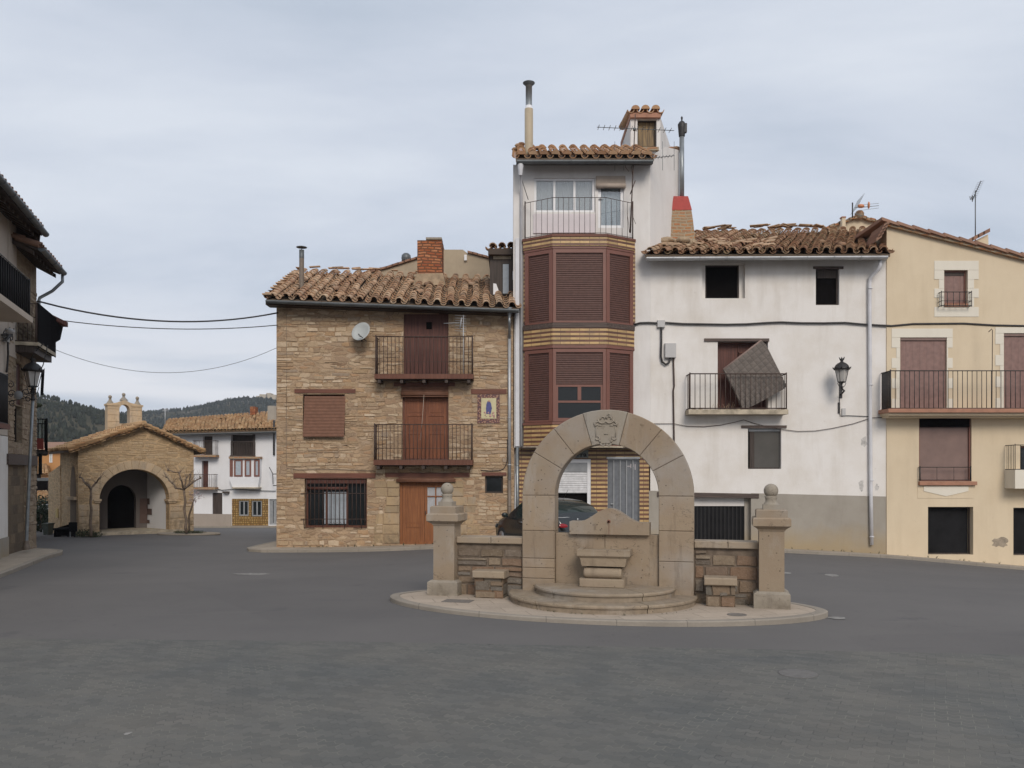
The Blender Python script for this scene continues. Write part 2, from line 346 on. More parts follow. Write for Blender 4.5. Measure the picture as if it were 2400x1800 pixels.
M['pipe_brown'] = plain('brown_pipe', (0.17, 0.135, 0.105), 0.6)
M['pipe_tan'] = plain('tan_flue', (0.40, 0.33, 0.23), 0.6, 0.06)
M['pipe_white'] = plain('white_pipe', (0.60, 0.60, 0.62), 0.5, 0.1, 2)
M['iron'] = plain('black_iron', (0.022, 0.020, 0.020), 0.55)
M['iron_rust'] = plain('rusty_iron', (0.055, 0.032, 0.024), 0.7)
M['redwood'] = wood('red_brown_wood', (0.165, 0.068, 0.042), (0.10, 0.035, 0.020))
M['redwood_x'] = wood('red_brown_beam', (0.19, 0.075, 0.048), (0.10, 0.04, 0.028), 'x')
M['doorwood'] = wood('brown_varnished_wood', (0.235, 0.085, 0.038), (0.12, 0.04, 0.02))
M['orangewood'] = wood('orange_varnished_wood', (0.29, 0.115, 0.042), (0.16, 0.055, 0.022))
M['oldwood'] = wood('weathered_dark_wood', (0.075, 0.055, 0.045), (0.03, 0.022, 0.018))
M['oldwood_x'] = wood('weathered_dark_beam', (0.12, 0.085, 0.07), (0.045, 0.033, 0.028), 'x')
M['plankdoor'] = wood('brown_plank_door', (0.13, 0.05, 0.036), (0.06, 0.022, 0.018))
M['bay'] = plain('brown_painted_metal', (0.18, 0.075, 0.054), 0.5, 0.08, 2)
M['bayslat'] = slats('brown_roller_slats', (0.098, 0.048, 0.038), 0.072, 0.24)
M['whiteslat'] = slats('white_roller_slats', (0.62, 0.62, 0.63), 0.075, 0.14, dark=0.6)
M['blindslat'] = slats('wooden_blind_slats', (0.215, 0.105, 0.066), 0.05, 0.34)
M['brownshut'] = slats('brown_panel_shutter', (0.235, 0.145, 0.125), 0.24, 0.05, axis=0, dark=0.7)
M['shutflat'] = plain('plain_brown_shutter', (0.20, 0.13, 0.11), 0.6, 0.12, 2)
M['stripes'] = striped('ochre_and_brown_tiles', (0.50, 0.33, 0.145), (0.14, 0.058, 0.036))
M['cement_far'] = plaster('far_plinth', (0.33, 0.285, 0.245), None, 0.4)
M['ochretile'] = ashlar('ochre_wall_tiles', [(0.36, 0.23, 0.085), (0.24, 0.135, 0.05), (0.40, 0.27, 0.11)], (0.13, 0.08, 0.03), 0.16, 0.16, 0.0, js=0.03, warp=0)
M['whiteframe'] = plain('white_frame', (0.72, 0.72, 0.73), 0.4, 0.04)
M['pinkpanel'] = plain('pale_pink_panel', (0.66, 0.60, 0.61), 0.7, 0.03)
M['curtain'] = plain('white_curtain', (0.40, 0.405, 0.42), 0.9, 0.06)
M['curtain_blue'] = plain('grey_blue_curtain', (0.36, 0.40, 0.44), 0.9, 0.1)
M['canvas'] = plain('beige_roller_cloth', (0.42, 0.35, 0.29), 0.9, 0.08)
M['glass'] = glass('dark_glass')
M['glassgreen'] = glass('car_glass', (0.025, 0.035, 0.033), 0.04)
M['clear'] = clear('clear_glass', 0.12)
M['frost'] = plain('milky_lantern_glass', (0.50, 0.48, 0.45), 0.3, 0.05)
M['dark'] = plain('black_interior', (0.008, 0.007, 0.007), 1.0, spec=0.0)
M['greydoor'] = slats('grey_folding_door', (0.15, 0.16, 0.175), 0.205, 0.05, axis=0, dark=0.0)
M['greymetal'] = plain('grey_painted_metal', (0.27, 0.28, 0.29), 0.5)
M['signgrey'] = plain('grey_sign_board', (0.155, 0.165, 0.15), 0.6)
M['ink'] = plain('black_lettering', (0.012, 0.012, 0.012), 0.7)
M['terracotta'] = plain('terracotta_slab', (0.36, 0.18, 0.115), 0.8, 0.2, 3)
M['slabstone'] = plain('worn_concrete_slab', (0.42, 0.36, 0.27), 0.9, 0.35, 4, bump=0.4)
M['redpaint'] = plain('red_chimney_paint', (0.36, 0.045, 0.035), 0.7, 0.12)
M['dish'] = plain('dish_grey', (0.42, 0.44, 0.43), 0.5, 0.04)
M['boxgrey'] = plain('grey_plastic_box', (0.46, 0.45, 0.44), 0.6, 0.05)
M['carpaint'] = plain('black_car_paint', (0.018, 0.021, 0.022), 0.22, 0.03, spec=0.7)
M['rubber'] = plain('black_rubber', (0.02, 0.02, 0.02), 0.8)
M['alloy'] = plain('alloy_rim', (0.45, 0.46, 0.47), 0.35, metal=0.8)
M['taillight'] = plain('red_lamp_glass', (0.24, 0.008, 0.012), 0.15, 0.4, 16, spec=0.6)
M['headlight'] = plain('clear_lamp_glass', (0.5, 0.52, 0.54), 0.1, spec=0.6)
M['quilt'] = None
M['bark'] = plain('grey_brown_bark', (0.19, 0.145, 0.11), 0.95, 0.35, 14, bump=0.6)
M['leaf'] = plain('dark_green_leaves', (0.030, 0.045, 0.022), 0.7, 0.45, 4)
M['leaf_dull'] = plain('dull_green_leaves', (0.05, 0.06, 0.03), 0.8, 0.45, 6)
M['blossom'] = plain('pale_dry_blossom', (0.42, 0.33, 0.33), 0.9, 0.4, 20)
M['yellow'] = plain('yellow_notice', (0.50, 0.36, 0.12), 0.6)
M['blackstuff'] = plain('black_painted_metal', (0.014, 0.014, 0.015), 0.9, 0.3, 2, spec=0.12)
M['bingreen'] = plain('grey_green_plastic', (0.11, 0.13, 0.11), 0.6)
M['screen'] = slats('black_reed_screen', (0.012, 0.011, 0.012), 0.05, 0.3, axis=1, rough=1.0)
M['screen'].node_tree.nodes['Principled BSDF'].inputs['Specular IOR Level'].default_value = 0.04
M['beige'] = plaster('beige_plaster', (0.50, 0.435, 0.37), None, 0.3)
M['palebeige'] = plaster('pale_slab_plaster', (0.55, 0.47, 0.385), None, 0.3)
M['palegreen'] = plain('pale_shutter', (0.40, 0.43, 0.40), 0.7)
M['red'] = plain('dull_red_cloth', (0.20, 0.035, 0.025), 0.9)
M['steelcover'] = plain('iron_drain_cover', (0.17, 0.15, 0.13), 0.8, 0.2, 20, bump=0.4)
M['blue'] = plain('glazed_blue', (0.07, 0.075, 0.22), 0.35, 0.3, 12)
M['paleyellow'] = plain('glazed_pale_yellow', (0.56, 0.50, 0.30), 0.35, 0.08)
M['skin'] = plain('glazed_flesh', (0.45, 0.27, 0.18), 0.4)
M['pinkglaze'] = plain('glazed_pink', (0.42, 0.24, 0.21), 0.4, 0.5, 40)
def _border():
    t = NT('patterned_tile_border')
    v = t.n('ShaderNodeTexVoronoi', {'Vector': t.wallvec(), 'Scale': 14.0}, voronoi_dimensions='2D')
    c = t.ramp(v.outputs['Distance'], [(0.0, (0.45, 0.34, 0.22)), (0.35, (0.20, 0.07, 0.05)), (0.6, (0.09, 0.045, 0.05))])
    return t.fin(c, 0.35)
M['tileborder'] = _border()
def _quilt():
    t = NT('quilted_grey_cloth')
    v = t.vec((5.2, 5.2, 5.2), rot=(0, R(38), 0))
    sp = t.n('ShaderNodeSeparateXYZ', {0: v})
    a = t.math('ABSOLUTE', t.math('SUBTRACT', t.math('FRACT', sp.outputs[0]), 0.5))
    b = t.math('ABSOLUTE', t.math('SUBTRACT', t.math('FRACT', sp.outputs[2]), 0.5))
    e_ = t.math('MAXIMUM', a, b)
    c = t.mix(t.mr(e_, 0.42, 0.5), (0.155, 0.13, 0.112), (0.095, 0.08, 0.07))
    c = t.mix(t.mr(t.noise(4, 4, 0.7), 0.4, 0.7, 0, 0.6), c, (0.08, 0.068, 0.06))
    return t.fin(c, 0.9, t.bump(t.math('SUBTRACT', 0.5, e_), 0.7, 0.05))
M['quilt'] = _quilt()
def _asphalt():
    t = NT('asphalt')
    n = t.noise(0.35, 6, 0.6)
    c = t.mix(t.mr(n, 0.3, 0.7), (0.116, 0.110, 0.105), (0.146, 0.137, 0.129))
    st = t.noise(1.0, 6, 0.7, t.vec((0.22, 1.5, 1), rot=(0, 0, R(8))))
    c = t.mix(t.mr(st, 0.62, 0.80, 0, 0.55), c, (0.20, 0.185, 0.17))
    c = t.mix(t.mr(st, 0.42, 0.25, 0, 0.4), c, (0.075, 0.075, 0.08))
    pt = t.n('ShaderNodeTexVoronoi', {'Vector': t.vec((0.13, 0.22, 1), (2, 1, 0), (0, 0, R(12))), 'Scale': 1.0}, voronoi_dimensions='2D')
    pr_ = t.n('ShaderNodeSeparateColor', {0: pt.outputs['Color']}).outputs[0]
    c = t.mix(t.mr(pr_, 0.0, 1.0, 0, 0.5), c, t.mix(1, c, (0.78, 0.78, 0.79), 'MULTIPLY'))
    oil = t.noise(0.9, 3, 0.5, t.vec((1, 1, 1), (31, 7, 0)))
    c = t.mix(t.mr(oil, 0.66, 0.74, 0, 0.5), c, (0.06, 0.06, 0.062))
    ck = t.noise(0.7, 6, 0.6, t.vec((1, 1, 1), (5, 3, 0)))
    ckm = t.math('MULTIPLY', t.mr(t.math('ABSOLUTE', t.math('SUBTRACT', ck, 0.5)), 0.0022, 0.0), t.mr(t.noise(0.25, 2), 0.5, 0.6))
    c = t.mix(t.math('MULTIPLY', ckm, 0.7), c, (0.04, 0.04, 0.04))
    g = t.noise(70, 3, 0.8)
    c = t.mix(t.mr(g, 0.35, 0.75, 0, 0.5), c, (0.16, 0.155, 0.155))
    return t.fin(c, 0.88, t.bump(g, 0.4, 0.008), spec=0.25)
M['asphalt'] = _asphalt()
def _pavers():
    t = NT('interlocking_grey_pavers')
    p = t.pos()
    wob = t.n('ShaderNodeTexNoise', {'Vector': p, 'Scale': 0.6, 'Detail': 2}).outputs[1]
    wob = t.n('ShaderNodeVectorMath', {0: wob, 'Scale': 0.10}, operation='SCALE').outputs[0]
    pv = t.n('ShaderNodeVectorMath', {0: p, 1: wob}, operation='ADD').outputs[0]
    v = t.vec((1, 1, 1), rot=(0, 0, R(27)), src=pv)
    # zig-zag edges: offset y by a triangle wave of x
    sp = t.n('ShaderNodeSeparateXYZ', {0: v})
    tri = t.math('PINGPONG', sp.outputs[0], 0.05)
    y2 = t.math('ADD', sp.outputs[1], t.math('MULTIPLY', tri, 0.8))
    vv = t.n('ShaderNodeCombineXYZ', {0: sp.outputs[0], 1: y2, 2: 0.0}).outputs[0]
    br = t.n('ShaderNodeTexBrick', {'Vector': vv, 'Color1': (0, 0, 0, 1), 'Color2': (1, 1, 1, 1), 'Mortar': (0.5, 0.5, 0.5, 1), 'Scale': 1.0, 'Mortar Size': 0.006, 'Mortar Smooth': 0.4, 'Bias': 0.0, 'Brick Width': 0.2, 'Row Height': 0.1})
    big = t.noise(0.5, 6, 0.65)
    c = t.mix(t.mr(br.outputs[0], 0, 1), (0.114, 0.113, 0.107), (0.142, 0.138, 0.129))
    c = t.mix(t.mr(big, 0.35, 0.65), t.mix(1, c, (0.84, 0.88, 0.90), 'MULTIPLY'), t.mix(1, c, (1.10, 1.07, 1.02), 'MULTIPLY'))
    wear = t.noise(1.7, 5, 0.65)
    c = t.mix(t.math('MULTIPLY', br.outputs[1], t.mr(wear, 0.46, 0.62, 0.0, 0.75)), c, (0.20, 0.195, 0.165))
    c = t.mix(t.math('MULTIPLY', br.outputs[1], t.mr(wear, 0.52, 0.36, 0.0, 0.5)), c, (0.05, 0.052, 0.055))
    st = t.noise(1.0, 6, 0.7, t.vec((0.3, 2.2, 1), rot=(0, 0, R(-5))))
    c = t.mix(t.mr(st, 0.58, 0.74, 0, 0.38), c, (0.17, 0.155, 0.13))
    c = t.mix(t.mr(st, 0.42, 0.26, 0, 0.5), c, (0.07, 0.075, 0.082))
    g = t.noise(60, 3, 0.8)
    c = t.mix(t.mr(g, 0.62, 0.78, 0, 0.5), c, (0.20, 0.20, 0.19))
    c = t.mix(t.mr(t.noise(6, 3, 0.6), 0.70, 0.76, 0, 0.6), c, (0.045, 0.045, 0.048))
    h = t.math('SUBTRACT', t.math('MULTIPLY', g, 0.5), br.outputs[1])
    return t.fin(c, 0.86, t.bump(h, 0.45, 0.008), spec=0.25)
M['pavers'] = _pavers()
def _pave(name, c, sx, sy, rot=0):
    t = NT(name)
    v = t.vec((1, 1, 1), rot=(0, 0, R(rot)))
    br = t.n('ShaderNodeTexBrick', {'Vector': v, 'Color1': (0, 0, 0, 1), 'Color2': (1, 1, 1, 1), 'Scale': 1.0, 'Mortar Size': 0.008, 'Mortar Smooth': 0.3, 'Brick Width': sx, 'Row Height': sy})
    col = t.mix(br.outputs[0], mul(c, 0.92), mul(c, 1.06))
    col = t.mix(t.mr(t.noise(1.2, 6, 0.7), 0.4, 0.7, 0, 0.5), col, mul(c, 0.62))
    col = t.mix(t.math('MULTIPLY', br.outputs[1], 0.55), col, mul(c, 0.4))
    col = t.mix(t.mr(t.noise(25, 4, 0.7), 0.5, 0.75, 0, 0.4), col, mul(c, 1.2))
    return t.fin(col, 0.9, t.bump(t.math('SUBTRACT', t.noise(40, 3), br.outputs[1]), 0.3, 0.008), spec=0.2)
M['pave'] = _pave('cream_paving_slabs', (0.44, 0.365, 0.29), 0.6, 0.4, -14)
M['pave2'] = _pave('pale_pavement', (0.37, 0.315, 0.25), 1.2, 1.2)
M['kerb'] = _pave('kerb_stone', (0.30, 0.265, 0.22), 1.0, 5.0)
def _hill():
    t = NT('wooded_hillside')
    n = t.noise(0.03, 8, 0.7)
    c = t.mix(t.mr(n, 0.35, 0.6), (0.026, 0.030, 0.020), (0.075, 0.066, 0.042))
    rk = t.noise(0.035, 6, 0.75, t.vec((1, 1, 2.5), (50, 20, 0)))
    c = t.mix(t.mr(rk, 0.60, 0.66, 0, 0.9), c, (0.22, 0.19, 0.16))
    z = t.n('ShaderNodeSeparateXYZ', {0: t.pos()})
    far = t.math('MULTIPLY', t.mr(z.outputs[0], -360, -270, 0, 1), t.mr(t.math('ADD', z.outputs[2], t.math('MULTIPLY', n, 26)), 84, 92, 0, 0.8))
    c = t.mix(far, c, (0.20, 0.175, 0.155))
    return t.fin(c, 1.0, t.bump(n, 0.6, 3.0), spec=0.05)
M['hill'] = _hill()
M['pine'] = plain('pine_needles', (0.030, 0.034, 0.024), 1.0, 0.6, 0.15, spec=0.05)
M['field'] = plain('dry_field', (0.16, 0.13, 0.085), 1.0, 0.3, 0.02)
# ------------------------------------------------------------------ geometry helpers
class Fr:
    """A vertical plane: s runs along it, z up, d out of it."""
    def __init__(s, ox, oy, ang):
        s.o = (ox, oy); a = R(ang)
        s.u = (math.cos(a), math.sin(a)); s.n = (math.sin(a), -math.cos(a))
    def pt(s, a, z, d=0.0):
        return (s.o[0]+s.u[0]*a+s.n[0]*d, s.o[1]+s.u[1]*a+s.n[1]*d, z)
    def sz(s, px, py, d=0.0):
        k = (px-CX)/FPX
        t = (s.o[0]*s.n[0]+s.o[1]*s.n[1]+d)/(k*s.n[0]+s.n[1])
        x, y = t*k, t
        return ((x-s.o[0])*s.u[0]+(y-s.o[1])*s.u[1], CZ-(py-HY)*t/FPX)
    def rect(s, x0, x1, y0, y1, d=0.0):
        m = (y0+y1)/2; c = (x0+x1)/2
        return (s.sz(x0, m, d)[0], s.sz(x1, m, d)[0], s.sz(c, y1, d)[1], s.sz(c, y0, d)[1])
    def at(s, px, py, d=0.0):
        a, z = s.sz(px, py, d); return s.pt(a, z, d)
def front(Y): return Fr(0, Y, 0)
def P(px, py, Y): return ((px-CX)*Y/FPX, Y, CZ-(py-HY)*Y/FPX)

class MB:
    def __init__(s): s.v = []; s.f = []; s.sm = []
    def add(s, vs, fs, smooth=False):
        b = len(s.v); s.v += [tuple(p) for p in vs]; s.f += [tuple(b+i for i in f) for f in fs]; s.sm += [smooth]*len(fs)
        return s
    def hexa(s, p):   # 8 points: bottom 4 ccw, top 4 ccw
        return s.add(p, [(3, 2, 1, 0), (4, 5, 6, 7), (0, 1, 5, 4), (1, 2, 6, 5), (2, 3, 7, 6), (3, 0, 4, 7)])
    def box(s, x0, x1, y0, y1, z0, z1):
        return s.hexa([(x0, y0, z0), (x1, y0, z0), (x1, y1, z0), (x0, y1, z0), (x0, y0, z1), (x1, y0, z1), (x1, y1, z1), (x0, y1, z1)])
    def fbox(s, F, s0, s1, z0, z1, d0, d1):
        q = lambda a, z, d: F.pt(a, z, d)
        return s.hexa([q(s0, z0, d1), q(s1, z0, d1), q(s1, z0, d0), q(s0, z0, d0), q(s0, z1, d1), q(s1, z1, d1), q(s1, z1, d0), q(s0, z1, d0)])
    def rbox(s, F, x0, x1, y0, y1, d0, d1):
        a, b, c, e_ = F.rect(x0, x1, y0, y1, d1); return s.fbox(F, a, b, c, e_, d0, d1)
    def bbox(s, F, s0, s1, z0, z1, d0, d1, b=0.012):
        """box with its four front edges and top edges bevelled"""
        q = F.pt
        v = [q(s0, z0, d0), q(s1, z0, d0), q(s1, z1, d0), q(s0, z1, d0),
             q(s0, z0, d1-b), q(s1, z0, d1-b), q(s1, z1, d1-b), q(s0, z1, d1-b),
             q(s0+b, z0+b, d1), q(s1-b, z0+b, d1), q(s1-b, z1-b, d1), q(s0+b, z1-b, d1)]
        return s.add(v, [(0, 1, 2, 3)[::-1], (0, 1, 5, 4), (1, 2, 6, 5), (2, 3, 7, 6), (3, 0, 4, 7), (4, 5, 9, 8), (5, 6, 10, 9), (6, 7, 11, 10), (7, 4, 8, 11), (8, 9, 10, 11)])
    def bar(s, p, q, r, n=6): return s.tube([p, q], r, n)
    def tube(s, pts, r, n=8, cap=True):
        pts = [Vector(p) for p in pts]; k = len(pts)
        rs = r if isinstance(r, (list, tuple)) else [r]*k
        t0 = (pts[1]-pts[0]).normalized()
        up = Vector((0, 0, 1)) if abs(t0.z) < 0.9 else Vector((1, 0, 0))
        a = t0.cross(up).normalized(); vs = []
        for i, p in enumerate(pts):
            t = (pts[min(i+1, k-1)]-pts[max(i-1, 0)]).normalized()
            a = (a-t*a.dot(t)).normalized(); b = t.cross(a)
            for j in range(n):
                w = 2*math.pi*j/n+math.pi/n
                vs.append(p+(a*math.cos(w)+b*math.sin(w))*rs[i])
        fs = []
        for i in range(k-1):
            for j in range(n):
                fs.append((i*n+j, i*n+(j+1) % n, (i+1)*n+(j+1) % n, (i+1)*n+j))
        s.add(vs, fs, n > 4)
        if cap:
            b = len(s.v)-k*n
            s.f.append(tuple(range(b+n-1, b-1, -1))); s.sm.append(False)
            s.f.append(tuple(range(b+(k-1)*n, b+k*n))); s.sm.append(False)
        return s
    def lathe(s, c, prof, n=16, axis=None):
        """prof: list of (radius, height)"""
        vs = []; ax = Vector(axis or (0, 0, 1)).normalized()
        a = ax.orthogonal().normalized(); b = ax.cross(a); c = Vector(c)
        for r, h in prof:
            for j in range(n):
                w = 2*math.pi*(j+0.5)/n
                vs.append(c+ax*h+(a*math.cos(w)+b*math.sin(w))*max(r, 1e-4))
        fs = [(i*n+j, i*n+(j+1) % n, (i+1)*n+(j+1) % n, (i+1)*n+j) for i in range(len(prof)-1) for j in range(n)]
        s.add(vs, fs, n > 6); return s
    def ball(s, c, r, n=14, sq=(1, 1, 1)):
        vs = []; fs = []; m = n//2
        for i in range(m+1):
            t = math.pi*i/m
            for j in range(n):
                w = 2*math.pi*j/n
                vs.append((c[0]+r*sq[0]*math.sin(t)*math.cos(w), c[1]+r*sq[1]*math.sin(t)*math.sin(w), c[2]+r*sq[2]*math.cos(t)))
        for i in range(m):
            for j in range(n): fs.append((i*n+j, (i+1)*n+j, (i+1)*n+(j+1) % n, i*n+(j+1) % n))
        return s.add(vs, fs, True)
    def prism(s, F, poly, d0, d1):
        """poly: (s, z) points ccw seen from the front"""
        n = len(poly)
        vs = [F.pt(a, z, d1) for a, z in poly]+[F.pt(a, z, d0) for a, z in poly]
        return s.add(vs, [tuple(range(n)), tuple(range(2*n-1, n-1, -1))]+[(i, i+n, (i+1) % n+n, (i+1) % n) for i in range(n)])
    def pprism(s, F, pix, d0, d1):
        return s.prism(F, [F.sz(x, y, d1) for x, y in pix], d0, d1)
    def slab(s, poly, z0, z1):
        n = len(poly)
        vs = [(x, y, z0) for x, y in poly]+[(x, y, z1) for x, y in poly]
        return s.add(vs, [tuple(range(n-1, -1, -1)), tuple(range(n, 2*n))]+[(i, (i+1) % n, (i+1) % n+n, i+n) for i in range(n)])
    def quad(s, a, b, c, d): return s.add([a, b, c, d], [(0, 1, 2, 3)])
    # facade with rectangular openings and their reveals
    def wall(s, F, s0, s1, z0, zt, holes=(), dep=0.3, ends=True):
        zf = zt if callable(zt) else (lambda a: zt)
        xs = sorted({s0, s1, *[h[0] for h in holes], *[h[1] for h in holes]})
        if callable(zt):
            k = max(2, int((s1-s0)/1.0)); xs = sorted(set(xs) | {s0+(s1-s0)*i/k for i in range(k+1)})
        zs = sorted({z0, *[h[2] for h in holes], *[h[3] for h in holes]})
        for i in range(len(xs)-1):
            a, b = xs[i], xs[i+1]
            if b-a < 1e-5: continue
            for j in range(len(zs)):
                c = zs[j]; last = j == len(zs)-1
                cm = c+1e-4 if last else (c+zs[j+1])/2
                if any(h[0]-1e-6 <= (a+b)/2 <= h[1]+1e-6 and h[2] < cm < h[3] for h in holes): continue
                ta, tb = (zf(a), zf(b)) if last else (zs[j+1], zs[j+1])
                s.quad(F.pt(a, c), F.pt(b, c), F.pt(b, tb), F.pt(a, ta))
        for h in holes:
            a, b, c, e_ = h[:4]
            s.quad(F.pt(a, c, -dep), F.pt(a, c), F.pt(a, e_), F.pt(a, e_, -dep))
            s.quad(F.pt(b, c), F.pt(b, c, -dep), F.pt(b, e_, -dep), F.pt(b, e_))
            s.quad(F.pt(a, e_), F.pt(b, e_), F.pt(b, e_, -dep), F.pt(a, e_, -dep))
            s.quad(F.pt(a, c, -dep), F.pt(b, c, -dep), F.pt(b, c), F.pt(a, c))
        if ends:
            s.quad(F.pt(s0, z0, -dep), F.pt(s0, z0), F.pt(s0, zf(s0)), F.pt(s0, zf(s0), -dep))
            s.quad(F.pt(s1, z0), F.pt(s1, z0, -dep), F.pt(s1, zf(s1), -dep), F.pt(s1, zf(s1)))
            s.quad(F.pt(s0, zf(s0)), F.pt(s1, zf(s1)), F.pt(s1, zf(s1), -dep), F.pt(s0, zf(s0), -dep))
        return s
    def archwall(s, F, s0, s1, z0, zf, sc, a, b, zs, dep, n=24):
        def W(p, q):
            s.quad(F.pt(p, z0), F.pt(q, z0), F.pt(q, zf(q)), F.pt(p, zf(p)))
            s.quad(F.pt(q, z0, -dep), F.pt(p, z0, -dep), F.pt(p, zf(p), -dep), F.pt(q, zf(q), -dep))
        W(s0, sc-a); W(sc+a, s1)
        pr = [(sc-a*math.cos(math.pi*i/n), zs+b*math.sin(math.pi*i/n)) for i in range(n+1)]
        for (x0, y0), (x1, y1) in zip(pr, pr[1:]):
            s.quad(F.pt(x0, y0), F.pt(x1, y1), F.pt(x1, zf(x1)), F.pt(x0, zf(x0)))
            s.quad(F.pt(x1, y1, -dep), F.pt(x0, y0, -dep), F.pt(x0, zf(x0), -dep), F.pt(x1, zf(x1), -dep))
            s.quad(F.pt(x1, y1), F.pt(x0, y0), F.pt(x0, y0, -dep), F.pt(x1, y1, -dep))
        for x, sg in ((sc-a, 1), (sc+a, -1)):
            p = [F.pt(x, z0), F.pt(x, z0, -dep), F.pt(x, zs, -dep), F.pt(x, zs)]
            s.quad(*(p if sg > 0 else p[::-1]))
        for x in (s0, s1): s.quad(F.pt(x, z0), F.pt(x, z0, -dep), F.pt(x, zf(x), -dep), F.pt(x, zf(x)))
        return s

def tag(o, label=None, cat=None, group=None, kind=None):
    if label: o['label'] = label
    if cat: o['category'] = cat
    if group: o['group'] = group
    if kind: o['kind'] = kind
    return o
def rootloc(o):
    L = Vector((0, 0, 0))
    while o is not None: L += Vector(o.location); o = o.parent
    return L
def thing(name, loc, label, cat, group=None):
    o = bpy.data.objects.new(name, None); o.empty_display_size = 0.3
    o.location = loc; COL.objects.link(o)
    return tag(o, label, cat, group)
def build(name, mb, mat, parent=None, loc=None, label=None, smooth=False):
    L = rootloc(parent) if parent is not None else Vector(loc or (0, 0, 0))
    me = bpy.data.meshes.new(name)
    used = sorted({i for f in mb.f for i in f}); mp_ = {a: b for b, a in enumerate(used)}
    v = np.array([mb.v[i] for i in used], dtype=float)-np.array(L)
    me.from_pydata(v.tolist(), [], [tuple(mp_[i] for i in f) for f in mb.f])
    me.polygons.foreach_set('use_smooth', [bool(x or smooth) for x in mb.sm])
    me.materials.append(M[mat] if isinstance(mat, str) else mat)
    me.validate(); me.update()
    o = bpy.data.objects.new(name, me); COL.objects.link(o)
    if parent is not None: o.parent = parent
    else: o.location = L
    if label: o['label'] = label
    return o
def single(name, mb, mat, label, cat, group=None):
    v = np.array(mb.v); base = ((v[:, 0].min()+v[:, 0].max())/2, (v[:, 1].min()+v[:, 1].max())/2, v[:, 2].min())
    return tag(build(name, mb, mat, None, base), label, cat, group)

def lerp(a, b, t): return tuple(x+(y-x)*t for x, y in zip(a, b))
def tiles(mb, eL, eR, rL, rR, ncol, nrow, r=0.105, jit=0.02, seg=6, lift=0.034, chan=True, thick=0.03, seed=1, mess=0.0, skip=None, fill=False):
    """barrel tiles in overlapping courses over the patch eave-left, eave-right, ridge-left, ridge-right"""
    q = random.Random(seed)
    eL, eR, rL, rR = map(Vector, (eL, eR, rL, rR))
    def S(u, v): return (eL*(1-u)+eR*u)*(1-v)+(rL*(1-u)+rR*u)*v
    for kind in ((0, 1) if chan else (0,)):
        cols = ncol if kind == 0 else ncol+1
        for i in range(cols):
            u = (i+0.5)/ncol if kind == 0 else i/ncol
            u = min(max(u, 0), 1)
            cj = q.uniform(-jit, jit)*0.5; wv = q.uniform(0, 6)
            for j in range(nrow):
                v0 = j/nrow-(0.25/nrow if j else 0.0)*0; v1 = min((j+1.3)/nrow, 1.02)
                if skip and skip(u, v0): continue
                p0, p1 = S(u, v0), S(u, v1)
                ax = (p1-p0).normalized(); du = (S(min(u+0.01, 1), v0)-S(max(u-0.01, 0), v0)).normalized()
                up = du.cross(ax).normalized()
                if up.z < 0: up = -up
                side = ax.cross(up).normalized()
                sh = q.uniform(-jit, jit)*0.35+cj+jit*.6*math.sin(wv+j*.55); rot = jit*.3*math.cos(wv+j*.55)+q.uniform(-1, 1)*jit*0.45
                if mess and q.random() < mess: rot += q.uniform(-0.25, 0.25); sh += q.uniform(-0.05, 0.05)
                p0 = p0+side*sh-ax*q.uniform(0, jit*1.5); p1 = p1+side*(sh+rot)
                sg = 1 if kind == 0 else -1
                base0 = up*(0.055+lift+q.uniform(0, 0.012)) if kind == 0 else up*(0.06+lift*0.6)
                base1 = up*0.05 if kind == 0 else up*0.045
                r0, r1 = (r, r*0.84) if kind == 0 else (r*0.84, r*0.95)
                vs = []
                for (pp, bb, rr) in ((p0, base0, r0), (p1, base1, r1)):
                    for t_ in (0, thick):
                        if t_ and pp is p1: continue
                        for k in range(seg+1):
                            w = math.pi*(k/seg)*0.96+0.06
                            vs.append(pp+bb+side*math.cos(w)*(rr-t_)+up*sg*math.sin(w)*(rr-t_)*0.92)
                m = seg+1; fs = []
                for k in range(seg):
                    f1 = (k, k+1, 2*m+k+1, 2*m+k); f2 = (k, m+k, m+k+1, k+1)
                    if sg < 0: f1 = f1[::-1]; f2 = f2[::-1]
                    fs += [f1, f2]
                if fill and kind == 0 and j == 0: fs.append(tuple(range(m, 2*m))[::-1])
                if kind == 0 and j >= nrow-1: fs.append(tuple(range(2*m, 3*m)))
                mb.add(vs, fs, False)
    return mb
def patch(eL, eR, rL, rR, th=0.12, drop=0.0):
    m = MB(); a = [Vector(p)-Vector((0, 0, drop)) for p in (eL, eR, rR, rL)]
    return m.hexa([p-Vector((0, 0, th)) for p in a]+a)

